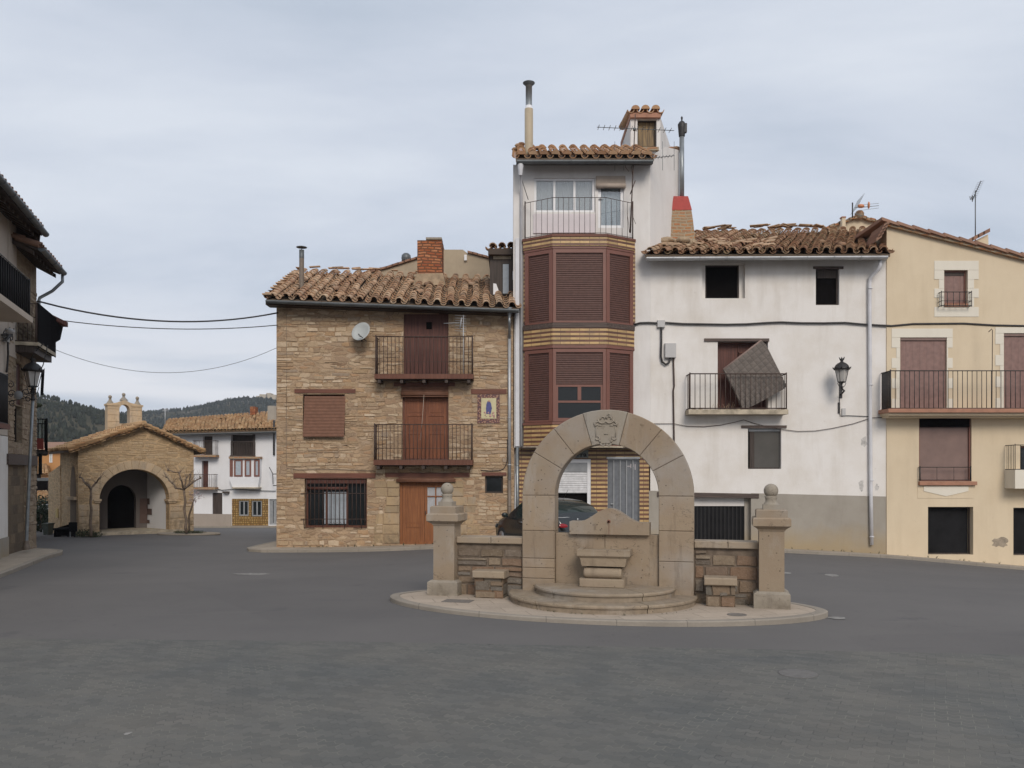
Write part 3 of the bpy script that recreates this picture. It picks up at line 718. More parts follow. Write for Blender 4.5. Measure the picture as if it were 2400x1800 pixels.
def gutter(mb, a, b, r=0.08, n=8):
    a, b = Vector(a), Vector(b); t = (b-a).normalized(); side = t.cross(Vector((0, 0, 1))).normalized()
    vs = []
    for p in (a, b):
        for rr in (r, r-0.012):
            for k in range(n+1):
                w = math.pi+math.pi*k/n
                vs.append(p+side*math.cos(w)*rr+Vector((0, 0, 1))*math.sin(w)*rr)
    m = n+1; fs = []
    for k in range(n): fs += [(k, k+1, 2*m+k+1, 2*m+k), (m+k+1, m+k, 3*m+k, 3*m+k+1)]
    fs += [(0, 2*m, 3*m, m), (n, m+n, 3*m+n, 2*m+n)]
    mb.add(vs, fs, True)
    for p in (a, b):   # end caps
        mb.add([p+side*math.cos(math.pi+math.pi*k/n)*r+Vector((0, 0, 1))*math.sin(math.pi+math.pi*k/n)*r for k in range(n+1)], [tuple(range(n+1))])
    L = (b-a).length
    for i in range(1, int(L/0.95)+1):
        p = a+t*(i*L/(int(L/0.95)+1))
        pts = [p+side*math.cos(math.pi+math.pi*k/n)*(r+0.008)+Vector((0, 0, 1))*math.sin(math.pi+math.pi*k/n)*(r+0.008) for k in range(n+1)]
        mb.tube(pts, 0.011, 4)
    return mb

def railing(F, s0, s1, z0, z1, d, n, r=0.009, rail=0.014, back=0.0, mid=None, nside=4, left=True, right=True, post=0.014):
    """iron railing: front run at d, side runs back to the wall"""
    m = MB()
    for z in [z0, z1]+([mid] if mid else []):
        m.bar(F.pt(s0, z, d), F.pt(s1, z, d), rail if z != mid else r*0.8, 6)
        if left: m.bar(F.pt(s0, z, d), F.pt(s0, z, back), rail, 6)
        if right: m.bar(F.pt(s1, z, d), F.pt(s1, z, back), rail, 6)
    for i in range(n+1):
        a = s0+(s1-s0)*i/n; rr = post if i in (0, n) else r
        m.bar(F.pt(a, z0-0.03, d), F.pt(a, z1+(0.04 if i in (0, n) else 0), d), rr, 6)
    for q, a in ((left, s0), (right, s1)):
        if not q: continue
        for i in range(1, nside): m.bar(F.pt(a, z0, d+(back-d)*i/nside), F.pt(a, z1, d+(back-d)*i/nside), r, 5)
    return m

def framewin(F, s0, s1, z0, z1, d, fw=0.05, nx=1, ny=1, th=0.05, splits=None):
    """window frame bars; returns the mesh and its panes' rects"""
    m = MB(); m.fbox(F, s0, s1, z0, z0+fw, d-th, d); m.fbox(F, s0, s1, z1-fw, z1, d-th, d)
    m.fbox(F, s0, s0+fw, z0+fw, z1-fw, d-th, d); m.fbox(F, s1-fw, s1, z0+fw, z1-fw, d-th, d)
    for i in range(1, nx):
        a = s0+(s1-s0)*i/nx; m.fbox(F, a-fw/2, a+fw/2, z0+fw, z1-fw, d-th, d)
    for j in range(1, ny):
        z = z0+(z1-z0)*j/ny if not splits else z0+(z1-z0)*splits[j-1]
        q = (s1-s0)/nx
        for i in range(nx): m.fbox(F, s0+q*i+fw, s0+q*(i+1)-fw, z-fw/2, z+fw/2, d-th, d-0.003)
    return m
def pane(F, s0, s1, z0, z1, d):
    return MB().fbox(F, s0+0.01, s1-0.01, z0+0.01, z1-0.01, d-0.012, d)
def window(parent, F, rc, d=-0.18, fw=0.05, nx=1, ny=1, fm='oldwood', pm='glass', name='window', splits=None, dark=True):
    """rc = (s0, s1, z0, z1) of the opening"""
    s0, s1, z0, z1 = rc
    w = build(name, framewin(F, s0+0.002, s1-0.002, z0+0.002, z1-0.002, d, fw, nx, ny, splits=splits), fm, parent)
    build('pane', pane(F, s0+fw*0.5, s1-fw*0.5, z0+fw*0.5, z1-fw*0.5, d-0.03), pm, w)
    return w
def curtain(F, s0, s1, z0, z1, d, folds=8, amp=0.025):
    m = MB(); n = folds*4; vs = []
    for i in range(n+1):
        a = s0+(s1-s0)*i/n; q = d+amp*math.sin(i*math.pi/2*1.0)*(0.6+0.4*math.sin(i*0.7))
        vs += [F.pt(a, z0, q), F.pt(a, z1, q)]
    return m.add(vs, [(2*i, 2*i+2, 2*i+3, 2*i+1) for i in range(n)], True)
def sag(a, b, drop, n=14):
    return [tuple(lerp(a, b, i/n)[k]-(drop*4*(i/n)*(1-i/n) if k == 2 else 0) for k in range(3)) for i in range(n+1)]

def stones(m, F, s0, s1, z0, ztop, blocked=None, rh=(.08, .20), sw=(.14, .50), proud=(.004, .03), gap=.007, drop=.2, seed=1, wav=.03, jit=.018, d0=0.0, dropscale=.9):
    """irregular stones in wavy courses standing proud of the wall; blocked(za, zb) lists the s-intervals that stay free"""
    q = random.Random(seed); z = z0; k = 0; zt_ = ztop if callable(ztop) else (lambda a: ztop)
    zmax = max(zt_(s0+(s1-s0)*i/20) for i in range(21))
    while z < zmax:
        h = q.uniform(*rh); za, zb = z, z+h
        free = [(s0, s1)]
        for a, b in (blocked(za, zb) if blocked else []):
            nf = []
            for u, v in free:
                if b <= u or a >= v: nf.append((u, v)); continue
                if a > u: nf.append((u, a))
                if b < v: nf.append((b, v))
            free = nf
        wz = lambda a, kk: wav*mnoise.noise((a*1.3, kk*7.3, seed))
        for u, v in free:
            a = u
            while a < v-.04:
                w = min(q.uniform(*sw)*(1.25 if h < sum(rh)/2 else .85), v-a)
                if v-(a+w) < sw[0]*.6: w = v-a
                b = a+w
                parts = [(za, zb)]
                if h > .13 and q.random() < .22: c = za+h*q.uniform(.35, .65); parts = [(za, c), (c, zb)]
                for pa, pb in parts:
                    cs, cz_ = (a+b)/2, (pa+pb)/2
                    if pb+wav > zt_(cs)-.03: continue
                    if mnoise.noise((cs*dropscale, cz_*dropscale, seed+5)) > .30-drop and q.random() < .55+drop: continue
                    lo = lambda x: pa+(wz(x, k) if pa == za else 0); hi = lambda x: pb+(wz(x, k+1) if pb == zb else 0)
                    J = lambda: q.uniform(-jit, jit)
                    g = gap
                    P_ = [(a+g+abs(J())*.6, lo(a)+g+abs(J())), (cs+J(), lo(cs)+g+abs(J())*.5), (b-g-abs(J())*.6, lo(b)+g+abs(J())), (b-g-abs(J())*.3, (lo(b)+hi(b))/2+J()), (b-g-abs(J())*.9, hi(b)-g-abs(J())), (cs+w*.15+J(), hi(cs)-g-abs(J())*.5), (a+g+abs(J())*.9, hi(a)-g-abs(J())), (a+g+abs(J())*.3, (lo(a)+hi(a))/2+J())]
                    pr_ = q.uniform(*proud); n = 8; sh = min(.016, (pb-pa)*.12)
                    def shr(p): dx, dz = cs-p[0], cz_-p[1]; L = math.hypot(dx, dz)+1e-6; return (p[0]+dx/L*sh, p[1]+dz/L*sh)
                    tilt = q.uniform(-.006, .006)
                    m.add([F.pt(x, y, d0-.004) for x, y in P_]+[F.pt(*shr(p), d0+pr_+tilt*(1 if p[1] > cz_ else -1)) for p in P_], [tuple(range(n, 2*n))]+[(i, (i+1) % n, n+(i+1) % n, n+i) for i in range(n)])
                a = b
        z = zb; k += 1
    return m
def blocks_from(rects, pad=0.0):
    return lambda za, zb: [(a-pad, b+pad) for a, b, c, d in rects if zb > c+.01 and za < d-.01]
# ------------------------------------------------------------------ terrain
CTRL = [(0, 5, .15), (-5, 6, .15), (5, 6, .12), (0, -6, .2), (-2.5, 13, .12), (1.5, 11.5, .12), (5, 12, .10), (1.5, 17, .12), (8, 14, .06),
        (-11.5, 19, -.06), (-13.4, 25, -.10), (-8.6, 27, -.27), (-4, 27, -.22), (0, 26.5, -.02), (1.5, 27, .03), (5, 27, -.05), (8.8, 27, -.28), (12.3, 26.8, -.44), (16.5, 26.5, -.80), (24, 26, -1.3),
        (-19, 36, -.40), (-15, 39, -.45), (-24, 40, -.55), (-10, 34, -.38), (-17, 60, -1.55), (-27, 60, -1.55), (-36, 60, -1.6), (0, 60, -1.2), (16, 50, -1.2), (-9, 48, -.95), (-14.4, 30, -.25), (-16, 19, -.04), (14, 14, -.1), (20, 14, -.3)]
_P = np.array(CTRL)
def _phi(r2): return 0.5*r2*np.log(r2+1e-9)
def _tps(P_):
    n = len(P_); K = _phi(((P_[:, None, :2]-P_[None, :, :2])**2).sum(-1))+np.eye(n)*0.5
    Q = np.c_[np.ones(n), P_[:, :2]]
    A = np.block([[K, Q], [Q.T, np.zeros((3, 3))]])
    return np.linalg.solve(A, np.r_[P_[:, 2], 0, 0, 0])
_W = _tps(_P)
def G(x, y):
    d2 = (_P[:, 0]-x)**2+(_P[:, 1]-y)**2
    z = float((_W[:len(_P)]*_phi(d2)).sum()+_W[-3]+_W[-2]*x+_W[-1]*y)
    e_ = max(abs(x)-32, y-62, -8-y, 0)
    w = min(1, e_/25); w = w*w*(3-2*w)
    far = -1.6 if y > 0 else 0.2
    return min(max(z, -2.2), 0.5)*(1-w)+far*w
def grid(xs, ys, zoff=0.0, inside=None):
    m = MB(); nx, ny = len(xs), len(ys)
    vs = [(x, y, G(x, y)+zoff) for y in ys for x in xs]
    fs = []
    for j in range(ny-1):
        for i in range(nx-1):
            if inside and not inside((xs[i]+xs[i+1])/2, (ys[j]+ys[j+1])/2): continue
            fs.append((j*nx+i, j*nx+i+1, (j+1)*nx+i+1, (j+1)*nx+i))
    return m.add(vs, fs, True)
far_ = [70, 90, 130, 200, 320, 520, 900, 1500]
xs = [-x for x in reversed(far_)]+[i*1.0 for i in range(-50, 51)]+far_
ys = [-900, -300, -100, -40, -20]+[i*1.0 for i in range(-12, 70)]+far_
g_ = tag(build('road', grid(xs, ys), 'asphalt', loc=(0, 0, 0)), kind='structure')
# paved part of the square: its border crosses the picture in front of the fountain
def border(x): return 10.9-0.075*(x+4)
m = MB(); vs = []; nx = 61; ny = 26
for j in range(ny):
    for i in range(nx):
        x = -24+i*0.8; y = -8+(border(x)+8)*j/(ny-1)
        vs.append((x, y, G(x, y)+0.006))
m.add(vs, [(j*nx+i, j*nx+i+1, (j+1)*nx+i+1, (j+1)*nx+i) for j in range(ny-1) for i in range(nx-1)], True)
tag(build('paved_square', m, 'pavers', loc=(0, 0, 0)), kind='structure')
def strip(name, secs, h=0.1, kw=0.14, n=7, mat='pave2'):
    """pavement between outer (kerb) and inner points"""
    top = MB(); kb = MB(); rows = []
    dense = []
    for (a, b), (c, d) in zip(secs, secs[1:]):
        L = math.dist(a, c); k = max(1, int(L/0.9))
        dense += [(lerp(a, c, i/k), lerp(b, d, i/k)) for i in range(k)]
    dense.append(secs[-1])
    for o_, i_ in dense:
        L = max(math.dist(o_, i_), 0.01); kk = min(kw/L, 0.5)
        q = lerp(o_, i_, kk); rows.append((o_, q, i_))
    vs = []
    for o_, q, i_ in rows:
        for t in range(n): x, y = lerp(q, i_, t/(n-1)); vs.append((x, y, G(x, y)+h-0.004))
    top.add(vs, [(r*n+t, r*n+t+1, (r+1)*n+t+1, (r+1)*n+t) for r in range(len(rows)-1) for t in range(n-1)], True)
    for r in range(len(rows)-1):
        (a, b, _), (c, d, _) = rows[r], rows[r+1]
        za, zc = G(*a), G(*c)
        mid = lerp(a, b, 0.12); mid2 = lerp(c, d, 0.12)
        kb.quad((*a, za-0.1), (*c, zc-0.1), (*c, zc+h-0.015), (*a, za+h-0.015))
        kb.quad((*a, za+h-0.015), (*c, zc+h-0.015), (*mid2, zc+h), (*mid, za+h))
        kb.quad((*mid, za+h), (*mid2, zc+h), (*d, G(*d)+h), (*b, G(*b)+h))
    tag(build(name, top, mat, loc=(0, 0, 0)), kind='structure')
    tag(build(name+'_kerb', kb, 'kerb', loc=(0, 0, 0)), kind='structure')
strip('pavement', [((-9.0, 40), (-8.0, 40)), ((-9.0, 29.2), (-8.0, 29.4)), ((-8.95, 28.2), (-7.9, 29.0)), ((-8.7, 27.6), (-7.8, 28.9)), ((-8.2, 27.3), (-7.6, 28.8)), ((-4, 27.2), (-4, 28.8)), ((1.5, 27.4), (1.5, 28.8)), ((8.8, 27.35), (8.8, 28.8)), ((12.3, 27.2), (12.3, 28.8)), ((17, 26.8), (17, 28.8)), ((26, 26.4), (26, 28.8))])
LD = 1
strip('left_pavement', [((-10.1, 14.5), (-14.0, 14.5)), ((-11.6, 19), (-13.5, 18.8)), ((-13.0, 23.4), (-14.4, 22.6)), ((-13.25, 24.6), (-14.9, 23.6)), ((-13.6, 25.3), (-15.0, 24.6)), ((-14.2, 25.8), (-15.2, 25.6)), ((-15.2, 26.4), (-15.6, 26.2)), ((-16.4, 28.4), (-16.8, 28.2))])
strip('far_pavement', [((-26, 58.6), (-26, 60.3)), ((-16, 58.6), (-16, 60.3)), ((-4, 58.6), (-4, 60.3))], h=0.12)
# hills
def hillh(x, y):
    k = x/max(y, 1)
    near = 37.5*math.exp(-((y-430)/150)**2)*(1/(1+math.exp((k+0.40)*22))*0.90+0.10)*(1-0.10*min(max((k+0.58)/.12, -1), 1)+0.02*math.sin(k*41))
    far = (73+12*(1/(1+math.exp(-(k+0.37)*22)))+1.2*math.sin(k*33))*math.exp(-((y-950)/300)**2)
    s = min(max((y-95)/160, 0), 1)
    return -1.9+s*(near+far+7*mnoise.noise((x*0.006, y*0.006, 0))+3*mnoise.noise((x*0.02, y*0.02, 3)))
def _hill_mesh():
    m = MB(); ys_ = [92+i*14 for i in range(24)]+[430+i*22 for i in range(36)]; nk = 150; vs = []
    for y in ys_:
        for i in range(nk+1):
            x = (-1.6+2.9*i/nk)*(y+150); vs.append((x, y, hillh(x, y)))
    n = nk+1
    return m.add(vs, [(j*n+i, j*n+i+1, (j+1)*n+i+1, (j+1)*n+i) for j in range(len(ys_)-1) for i in range(nk)], True)
tag(build('hill', _hill_mesh(), 'hill', loc=(0, 0, 0)), kind='structure')
def _woods():
    m = MB(); q = random.Random(3); n = 0
    while n < 17000:
        far = q.random() < 0.55
        y = q.uniform(560, 1010) if far else q.uniform(150, 480)
        k = q.uniform(-0.72, -0.16) if q.random() < 0.92 else q.uniform(-1.1, 0.4)
        x = k*y; c = mnoise.noise((x*0.013, y*0.013, 9))
        if c < -0.18 and q.random() < 0.75: continue
        if far and k > -0.34 and y > 860 and q.random() < 0.8: continue
        z = hillh(x, y); h = q.uniform(2.0, 4.2)*(1.15 if far else 0.72); r = h*q.uniform(0.22, 0.34); a0 = q.uniform(0, 6)
        vs = []
        for (rr, zz) in ((r*0.75, 0.1), (r, 0.35), (r*0.62, 0.72)):
            for j in range(5):
                w = a0+j*1.2566; f = q.uniform(0.75, 1.2)
                vs.append((x+math.cos(w)*rr*f, y+math.sin(w)*rr*f, z+h*zz*q.uniform(0.93, 1.07)))
        vs.append((x, y, z+h))
        fs = [(i*5+j, i*5+(j+1) % 5, (i+1)*5+(j+1) % 5, (i+1)*5+j) for i in range(2) for j in range(5)]+[(10+j, 10+(j+1) % 5, 15) for j in range(5)]
        m.add(vs, fs); n += 1
    return m
tag(build('pine_wood', _woods(), 'pine', loc=(0, 0, 0)), 'dark pine wood covering the far hills', 'wood', kind='stuff')
# ruined castle on the crest of the far hill
cs = thing('ruined_castle', P(625, 930, 940), 'tiny pale ruined castle on the crest of the far hill', 'castle')
m = MB()
Fh = front(940)
for (a, b, c, d) in ((608, 626, 930, 924), (624, 634, 930, 921), (634, 646, 931, 925), (600, 610, 932, 928)): m.rbox(Fh, a, b, d, c+6, -12, 0)
build('wall', m, 'slabstone', cs)

# ------------------------------------------------------------------ shared house pieces
def downpipe(parent, pts, r, mat, F=None, clips=(), name='downpipe'):
    m = MB(); m.tube(pts, r, 10)
    for c in clips: m.lathe(c, [(r+0.006, -0.02), (r+0.014, -0.012), (r+0.014, 0.012), (r+0.006, 0.02)], 10)
    return build(name, m, mat, parent)
def beam(parent, F, x0, x1, y0, y1, d0=-0.1, d1=0.03, mat='redwood_x', name='lintel'):
    return build(name, MB().rbox(F, x0, x1, y0, y1, d0, d1), mat, parent)

# ================================================================== STONE HOUSE
F1 = front(28.5)
sh = thing('stone_house', P(925, 1280, 28.5), 'rubble stone house of three storeys with two iron balconies, left of the tall white house', 'house')
rc = lambda *a: F1.rect(*a)
H = dict(bl=rc(710, 808, 924, 1020), gw=rc(714, 860, 1122, 1237), gd=rc(936, 1052, 1130, 1276), md=rc(943, 1051, 905, 1078), td=rc(946, 1051, 735, 877), sw=rc(1137, 1179, 1116, 1156))
s0, s1 = F1.sz(648, 1000)[0], F1.sz(1205, 1000)[0]
zt = lambda a: 8.22-(a-s0)/(s1-s0)*0.30
m = MB().wall(F1, s0, s1, -1.2, zt, [H[k] for k in H], 0.32, ends=False)
for a, sg in ((s0, 1), (s1, -1)):
    p = [F1.pt(a, -1.2, -0.32), F1.pt(a, -1.2), F1.pt(a, zt(a)), F1.pt(a, zt(a), -0.32)]; m.quad(*(p if sg > 0 else p[::-1]))
zr = 10.1
# body behind, with gable ends
def body(m, F, s0, s1, zb, z_front, z_ridge, d_ridge, depth, zback=None, d0=-0.32):
    zback = z_front if zback is None else zback
    pr = [(d0, zb), (d0, z_front), (-d_ridge, z_ridge), (-depth, zback), (-depth, zb)]
    n = 5
    vs = [F.pt(s0, z, d) for d, z in pr]+[F.pt(s1, z, d) for d, z in pr]
    m.add(vs, [tuple(range(n)), tuple(range(2*n-1, n-1, -1))]+[(i, i+n, (i+1) % n+n, (i+1) % n) for i in range(n)])
body(m, F1, s0, s1, -1.2, 7.9, 9.85, 4.6, 10)
wall_ = build('wall', m, 'rubble', sh)
blk_ = list(H.values())+[F1.rect(*r_) for r_ in ((690, 833, 912, 921), (923, 1066, 896, 905), (1104, 1187, 912, 923), (688, 880, 1109, 1121), (903, 1100, 1108, 1118), (1129, 1187, 1107, 1115), (898, 1092, 1124, 1276), (1119, 1171, 924, 992), (876, 1109, 877, 889), (876, 1109, 1078, 1090))]
build('rubble_stones', stones(MB(), F1, s0+.004, s1-.1, -.25, lambda a: zt(a)-.25, blocks_from(blk_), seed=3, rh=(.055, .19), sw=(.12, .52), drop=.24, gap=.006, wav=.055, jit=.024), 'fieldstone', wall_)
# quoins and dressed stone round the door
m = MB(); q = random.Random(11)
sides_ = (MB(), MB()); y = 1274
while y > 1128:
    h = q.uniform(17, 27)
    for side in (0, 1):
        m = sides_[side]
        w = q.uniform(26, 44); x0 = 936-w if side == 0 else 1054
        a, b, c, d = F1.rect(x0+0.7, x0+w-0.7, max(y-h, 1124)+0.8, y-0.8)
        m.bbox(F1, a, b, c, d, -0.02, 0.022+q.uniform(0, 0.012), 0.01)
        if q.random() < 0.5:
            w2 = q.uniform(18, 30); x2 = x0-w2 if side == 0 else x0+w
            a, b, c, d = F1.rect(x2+0.7, x2+w2-0.7, max(y-h, 1124)+0.8, y-0.8); m.bbox(F1, a, b, c, d, -0.02, 0.018, 0.01)
    y -= h
for m in sides_: build('door_surround', m, 'block', sh)
# roof
eL, eR = P(624, 699, 27.92), P(1215, 721, 27.92); rL, rR = (-8.42, 33.0, zr+0.17), (0.10, 33.0, zr-0.12)
rf = build('roof', patch(eL, eR, rL, rR, 0.12, 0.03), 'under', sh)
build('roof_tiles', tiles(MB(), eL, eR, rL, rR, 20, 15, 0.125, 0.035, seed=5, mess=0.04), 'tile', rf)
m = MB()
q = random.Random(2)
for i in range(26):     # loose ridge and verge slabs
    u = q.random(); c = Vector(lerp(rL, rR, u))+Vector((0, -0.05, 0.16+q.uniform(0, 0.06)))
    m = MB()
    if 0.05 < u < 0.42 or q.random() < 0.3:
        w = q.uniform(0.12, 0.24); t = q.uniform(-0.09, 0.09)
        m.hexa([c+Vector((sx*w, sy*0.09, sz*0.016+sx*t*w)) for sz in (-1, 1) for sx, sy in ((-1, -1), (1, -1), (1, 1), (-1, 1))])
        build('loose_tile', m, 'tile', rf)
for i in range(15):
    c = Vector(lerp(eL, rL, i/14))+Vector((0.06, 0, 0.09+q.uniform(0, 0.05)))
    w = 0.15
    build('verge_tile', MB().hexa([c+Vector((sx*w, sy*0.17, sz*0.015+sx*q.uniform(-.02, .02))) for sz in (-1, 1) for sx, sy in ((-1, -1), (1, -1), (1, 1), (-1, 1))]), 'tile', rf)
build('eaves_board', MB().hexa([F1.pt(s0-.25, 7.98, -.1), F1.pt(s1, 7.66, -.1), F1.pt(s1, 7.66, .42), F1.pt(s0-.25, 7.98, .42), F1.pt(s0-.25, 8.06, -.1), F1.pt(s1, 7.76, -.1), F1.pt(s1, 7.76, .42), F1.pt(s0-.25, 8.06, .42)][0:8]), 'soffit', rf)
build('gutter', gutter(MB(), P(624, 704, 27.85), P(1216, 726, 27.85), 0.105), 'zinc', sh)
# chimney of orange brick
m = MB(); Fc = front(31.0)
m.rbox(Fc, 978, 1036, 563, 650, -0.75, 0)
ch = build('chimney', m, 'brick', sh)
m = MB(); m.rbox(Fc, 998, 1035, 556, 561, -0.5, 0.04); build('cap_slab', m, 'sand_grey', ch)
m = MB(); m.pprism(Fc, [(968, 668), (1044, 668), (1038, 640), (976, 641)], -0.8, 0.10); build('mortar_base', m, 'mortar', ch)
# stove pipe
m = MB(); b_ = Vector(P(707, 672, 29.6)); t_ = Vector(P(707, 586, 29.6)); h = t_.z-b_.z
m.lathe(b_-Vector((0, 0, .3)), [(0.085, 0), (0.085, h+0.0)], 14)
sp_ = build('stove_pipe', m, 'pipe_brown', sh)
m = MB().lathe(t_-Vector((0, 0, .3)), [(0.084, 0.0), (0.088, 0.02), (0.088, 0.30), (0.0, 0.30)], 14)
m.bar(t_, t_+Vector((0, 0, 0.13)), 0.012); m.lathe(t_+Vector((0, 0, 0.09)), [(0.19, 0), (0.19, 0.012), (0.03, 0.06), (0, 0.06)], 16)
build('cap', m, 'zinc', sp_)
# dark dormer beside the white tower
Fd = front(29.6)
dm = build('dormer', MB().rbox(Fd, 1148, 1202, 584, 692, -2.0, 0), 'oldwood', sh)
build('dormer_roof', MB().pprism(Fd, [(1144, 596), (1206, 596), (1206, 581), (1144, 583)], -2.2, 0.25), 'soffit', dm)
ea, eb = Fd.at(1145, 583, 0.25), Fd.at(1208, 581, 0.25)
build('dormer_tiles', tiles(MB(), ea, eb, (ea[0], ea[1]+2, ea[2]+.5), (eb[0], eb[1]+2, eb[2]+.5), 3, 4, 0.13, 0.01), 'tile_old', dm)
m = framewin(Fd, *Fd.rect(1176, 1197, 617, 690), 0.03, 0.02); dw = build('dormer_window', m, 'oldwood', dm)
build('pane', pane(Fd, *Fd.rect(1178, 1193, 619, 689), 0.035), 'curtain_blue', dw)
build('white_board', MB().pprism(Fd, [(1156, 690), (1172, 690), (1163, 665), (1156, 664)], 0.0, 0.04), 'whiteframe', dm)
build('trim', MB().rbox(Fd, 1156, 1198, 600, 607, 0, 0.03), 'slabstone', dm)
# beams
for i_, (a, b, c, d) in enumerate(((690, 833, 912, 921), (923, 1066, 896, 905), (1104, 1187, 912, 923), (688, 880, 1109, 1121), (903, 1100, 1108, 1118), (1129, 1187, 1107, 1115))):
    beam(sh, F1, a, b, c, d)
# blind over the first-floor window
bl = window(sh, F1, H['bl'], -0.2, 0.06, 2, 1, 'redwood')
m = MB(); a, b, c, d = F1.rect(711, 807, 928, 1022, 0.1)
m.hexa([F1.pt(a, c, .16), F1.pt(b, c, .16), F1.pt(b, c, .145), F1.pt(a, c, .145), F1.pt(a+.02, d, .01), F1.pt(b+.02, d, .01), F1.pt(b+.02, d, -.005), F1.pt(a+.02, d, -.005)])
m.fbox(F1, a-.0, b+.0, c-.03, c+.01, .14, .17)
build('roll_blind', m, 'blindslat', bl)
# doors on the balconies
def panel_door(F, rc_, d, leaves=2, rows=(0.0, 0.22, 0.62, 1.0), st=0.09, mat='redwood', parent=None, name='door', deep=0.02):
    s0, s1, z0, z1 = rc_; m = MB(); w = (s1-s0)/leaves
    for k in range(leaves):
        a, b = s0+w*k+0.004, s0+w*(k+1)-0.004
        m.fbox(F, a, b, z0, z1, d-0.05, d-deep)
        m.fbox(F, a, a+st, z0, z1, d-deep, d); m.fbox(F, b-st, b, z0, z1, d-deep, d)
        H_ = z1-z0
        for r in rows: zc = min(max(z0+H_*r, z0+st/2), z1-st/2); m.fbox(F, a+st, b-st, zc-st/2, zc+st/2, d-deep, d-0.001)
        for r0, r1 in zip(rows, rows[1:]):
            za, zb = z0+H_*r0+st*0.9, z0+H_*r1-st*0.9
            if zb-za > .1: m.fbox(F, a+st*1.5, b-st*1.5, za, zb, d-deep, d-0.008)
    return build(name, m, mat, parent)
a, b, c, d = H['md']
build('door_frame', framewin(F1, a+.003, b-.003, c+.003, d-.003, -.12, .07), 'redwood', sh)
panel_door(F1, (a+.075, b-.075, c+.075, d-.075), -.14, 2, (0, .36, .62, .84, 1), mat='doorwood', parent=sh)
m = MB(); z = Vector(F1.at(997, 922, .06)); r = 0.10
a0, b0 = F1.sz(941, 915)[0], F1.sz(1051, 915)[0]
m.tube([F1.pt(a0, z.z, .05), F1.pt(b0, z.z, .05)], 0.085, 14); m.fbox(F1, a0, b0, z.z+.02, z.z+.26, -.05, .03)
m.tube([F1.pt(a0-.01, z.z-.11, .09), F1.pt(b0+.01, z.z-.11, .09)], 0.022, 8)
build('rolled_blind', m, 'blindslat', sh)
m = MB(); m.tube([F1.pt(a0+.78, z.z, .1), F1.pt(a0+.74, z.z-.9, .25), F1.pt(a0+.67, z.z-1.6, .3)], .008, 5); build('blind_cord', m, 'canvas', sh)
a, b, c, d = H['td']
m = MB(); m.fbox(F1, a, b, c, d, -.2, -.12)
for i in range(7): m.fbox(F1, a+(b-a)*i/7+.004, a+(b-a)*(i+1)/7-.004, c, c+(d-c)*.62, -.12, -.105)
m.fbox(F1, a+.02, b-.02, c+(d-c)*.62, c+(d-c)*.66, -.12, -.08)
tdoor = build('plank_door', m, 'plankdoor', sh)
build('hatch', MB().rbox(F1, 999, 1012, 755, 771, -.13, -.098), 'dark', tdoor)
# balconies
for (x0, x1, y0, y1, sl_) in ((881, 1107, 789, 877, (878, 1109, 877, 888)), (878, 1106, 995, 1078, (876, 1108, 1078, 1090))):
    Fb = F1
    a, b, c, d = Fb.rect(*sl_[:2], sl_[2], sl_[3], 0.55)
    bal = build('balcony', MB().fbox(Fb, a, b, c, d, 0.0, .60), 'redwood', sh)
    m = MB()
    for i in range(5): u = a+.15+(b-a-.3)*i/4; m.fbox(Fb, u-.05, u+.05, c-.13, c-.002, 0, .55)
    m.fbox(Fb, a+.02, b-.02, c-.02, c-.001, 0.0, .5)
    build('bracket', m, 'oldwood', bal)
    a, b, c, d = Fb.rect(x0, x1, y0, y1, .55)
    rl = railing(Fb, a, b, d-.0-(d-c), d, .55, 25, .0105, .016, mid=c+(d-c)*.33, post=.024)
    build('railing', rl, 'iron_rust', bal)
# religious tile panel
tp = build('tile_picture', MB().rbox(F1, 1119, 1171, 924, 992, -.02, .02), 'tileborder', sh)
build('picture_field', MB().rbox(F1, 1128, 1163, 933, 981, .018, .026), 'paleyellow', tp)
m = MB(); cx, = [F1.sz(1146, 950)[0]]
m.pprism(F1, [(1140, 970), (1150, 970), (1153, 957), (1151, 946), (1148, 940), (1143, 940), (1140, 947), (1139, 958)], .024, .034)
build('painted_robe', m, 'blue', tp)
m = MB(); c_ = F1.at(1146, 940, .03); m.ball(c_, .035, 10, (1, .3, 1.2)); build('painted_head', m, 'skin', tp)
m = MB()
q = random.Random(4)
for i in range(16):
    c_ = F1.at(q.uniform(1131, 1160), q.uniform(966, 979), .028); m.ball(c_, q.uniform(.02, .045), 6, (1, .25, 1))
build('painted_flowers', m, 'pinkglaze', tp)
# ground window with grille, curtains
a, b, c, d = H['gw']
gw = window(sh, F1, H['gw'], -.2, .07, 3, 1, 'redwood')
build('curtain', curtain(F1, a+.62, a+1.45, c+.12, d-.45, -.215, 12), 'curtain_blue', gw)
build('roll_blind', MB().tube([F1.pt(a+.05, d-.33, -.08), F1.pt(b-.65, d-.33, -.08)], .05, 10).fbox(F1, a+.03, b-.05, d-.16, d-.02, -.1, -.06), 'plankdoor', gw)
m = MB()
for i in range(15): u = a+(b-a)*(i+.5)/15; m.bar(F1.pt(u, c+.12, .06), F1.pt(u, d-.03, .03), .013, 5)
for z in (c+.30, d-.5): m.bar(F1.pt(a-.12, z, .06), F1.pt(b+.0, z, .06), .012, 6)
for u in (a, a+(b-a)*.3, a+(b-a)*.65, a+(b-a)*.92):
    m.bar(F1.pt(u, c-.02, .05), F1.pt(u, c+.32, .16), .012, 6)
m.bar(F1.pt(a, c+.0, .06), F1.pt(a+.35, c+.0, .06), .012, 6); m.bar(F1.pt(b-.45, c, .06), F1.pt(b, c, .06), .012, 6)
cm = (a+b)/2+.0
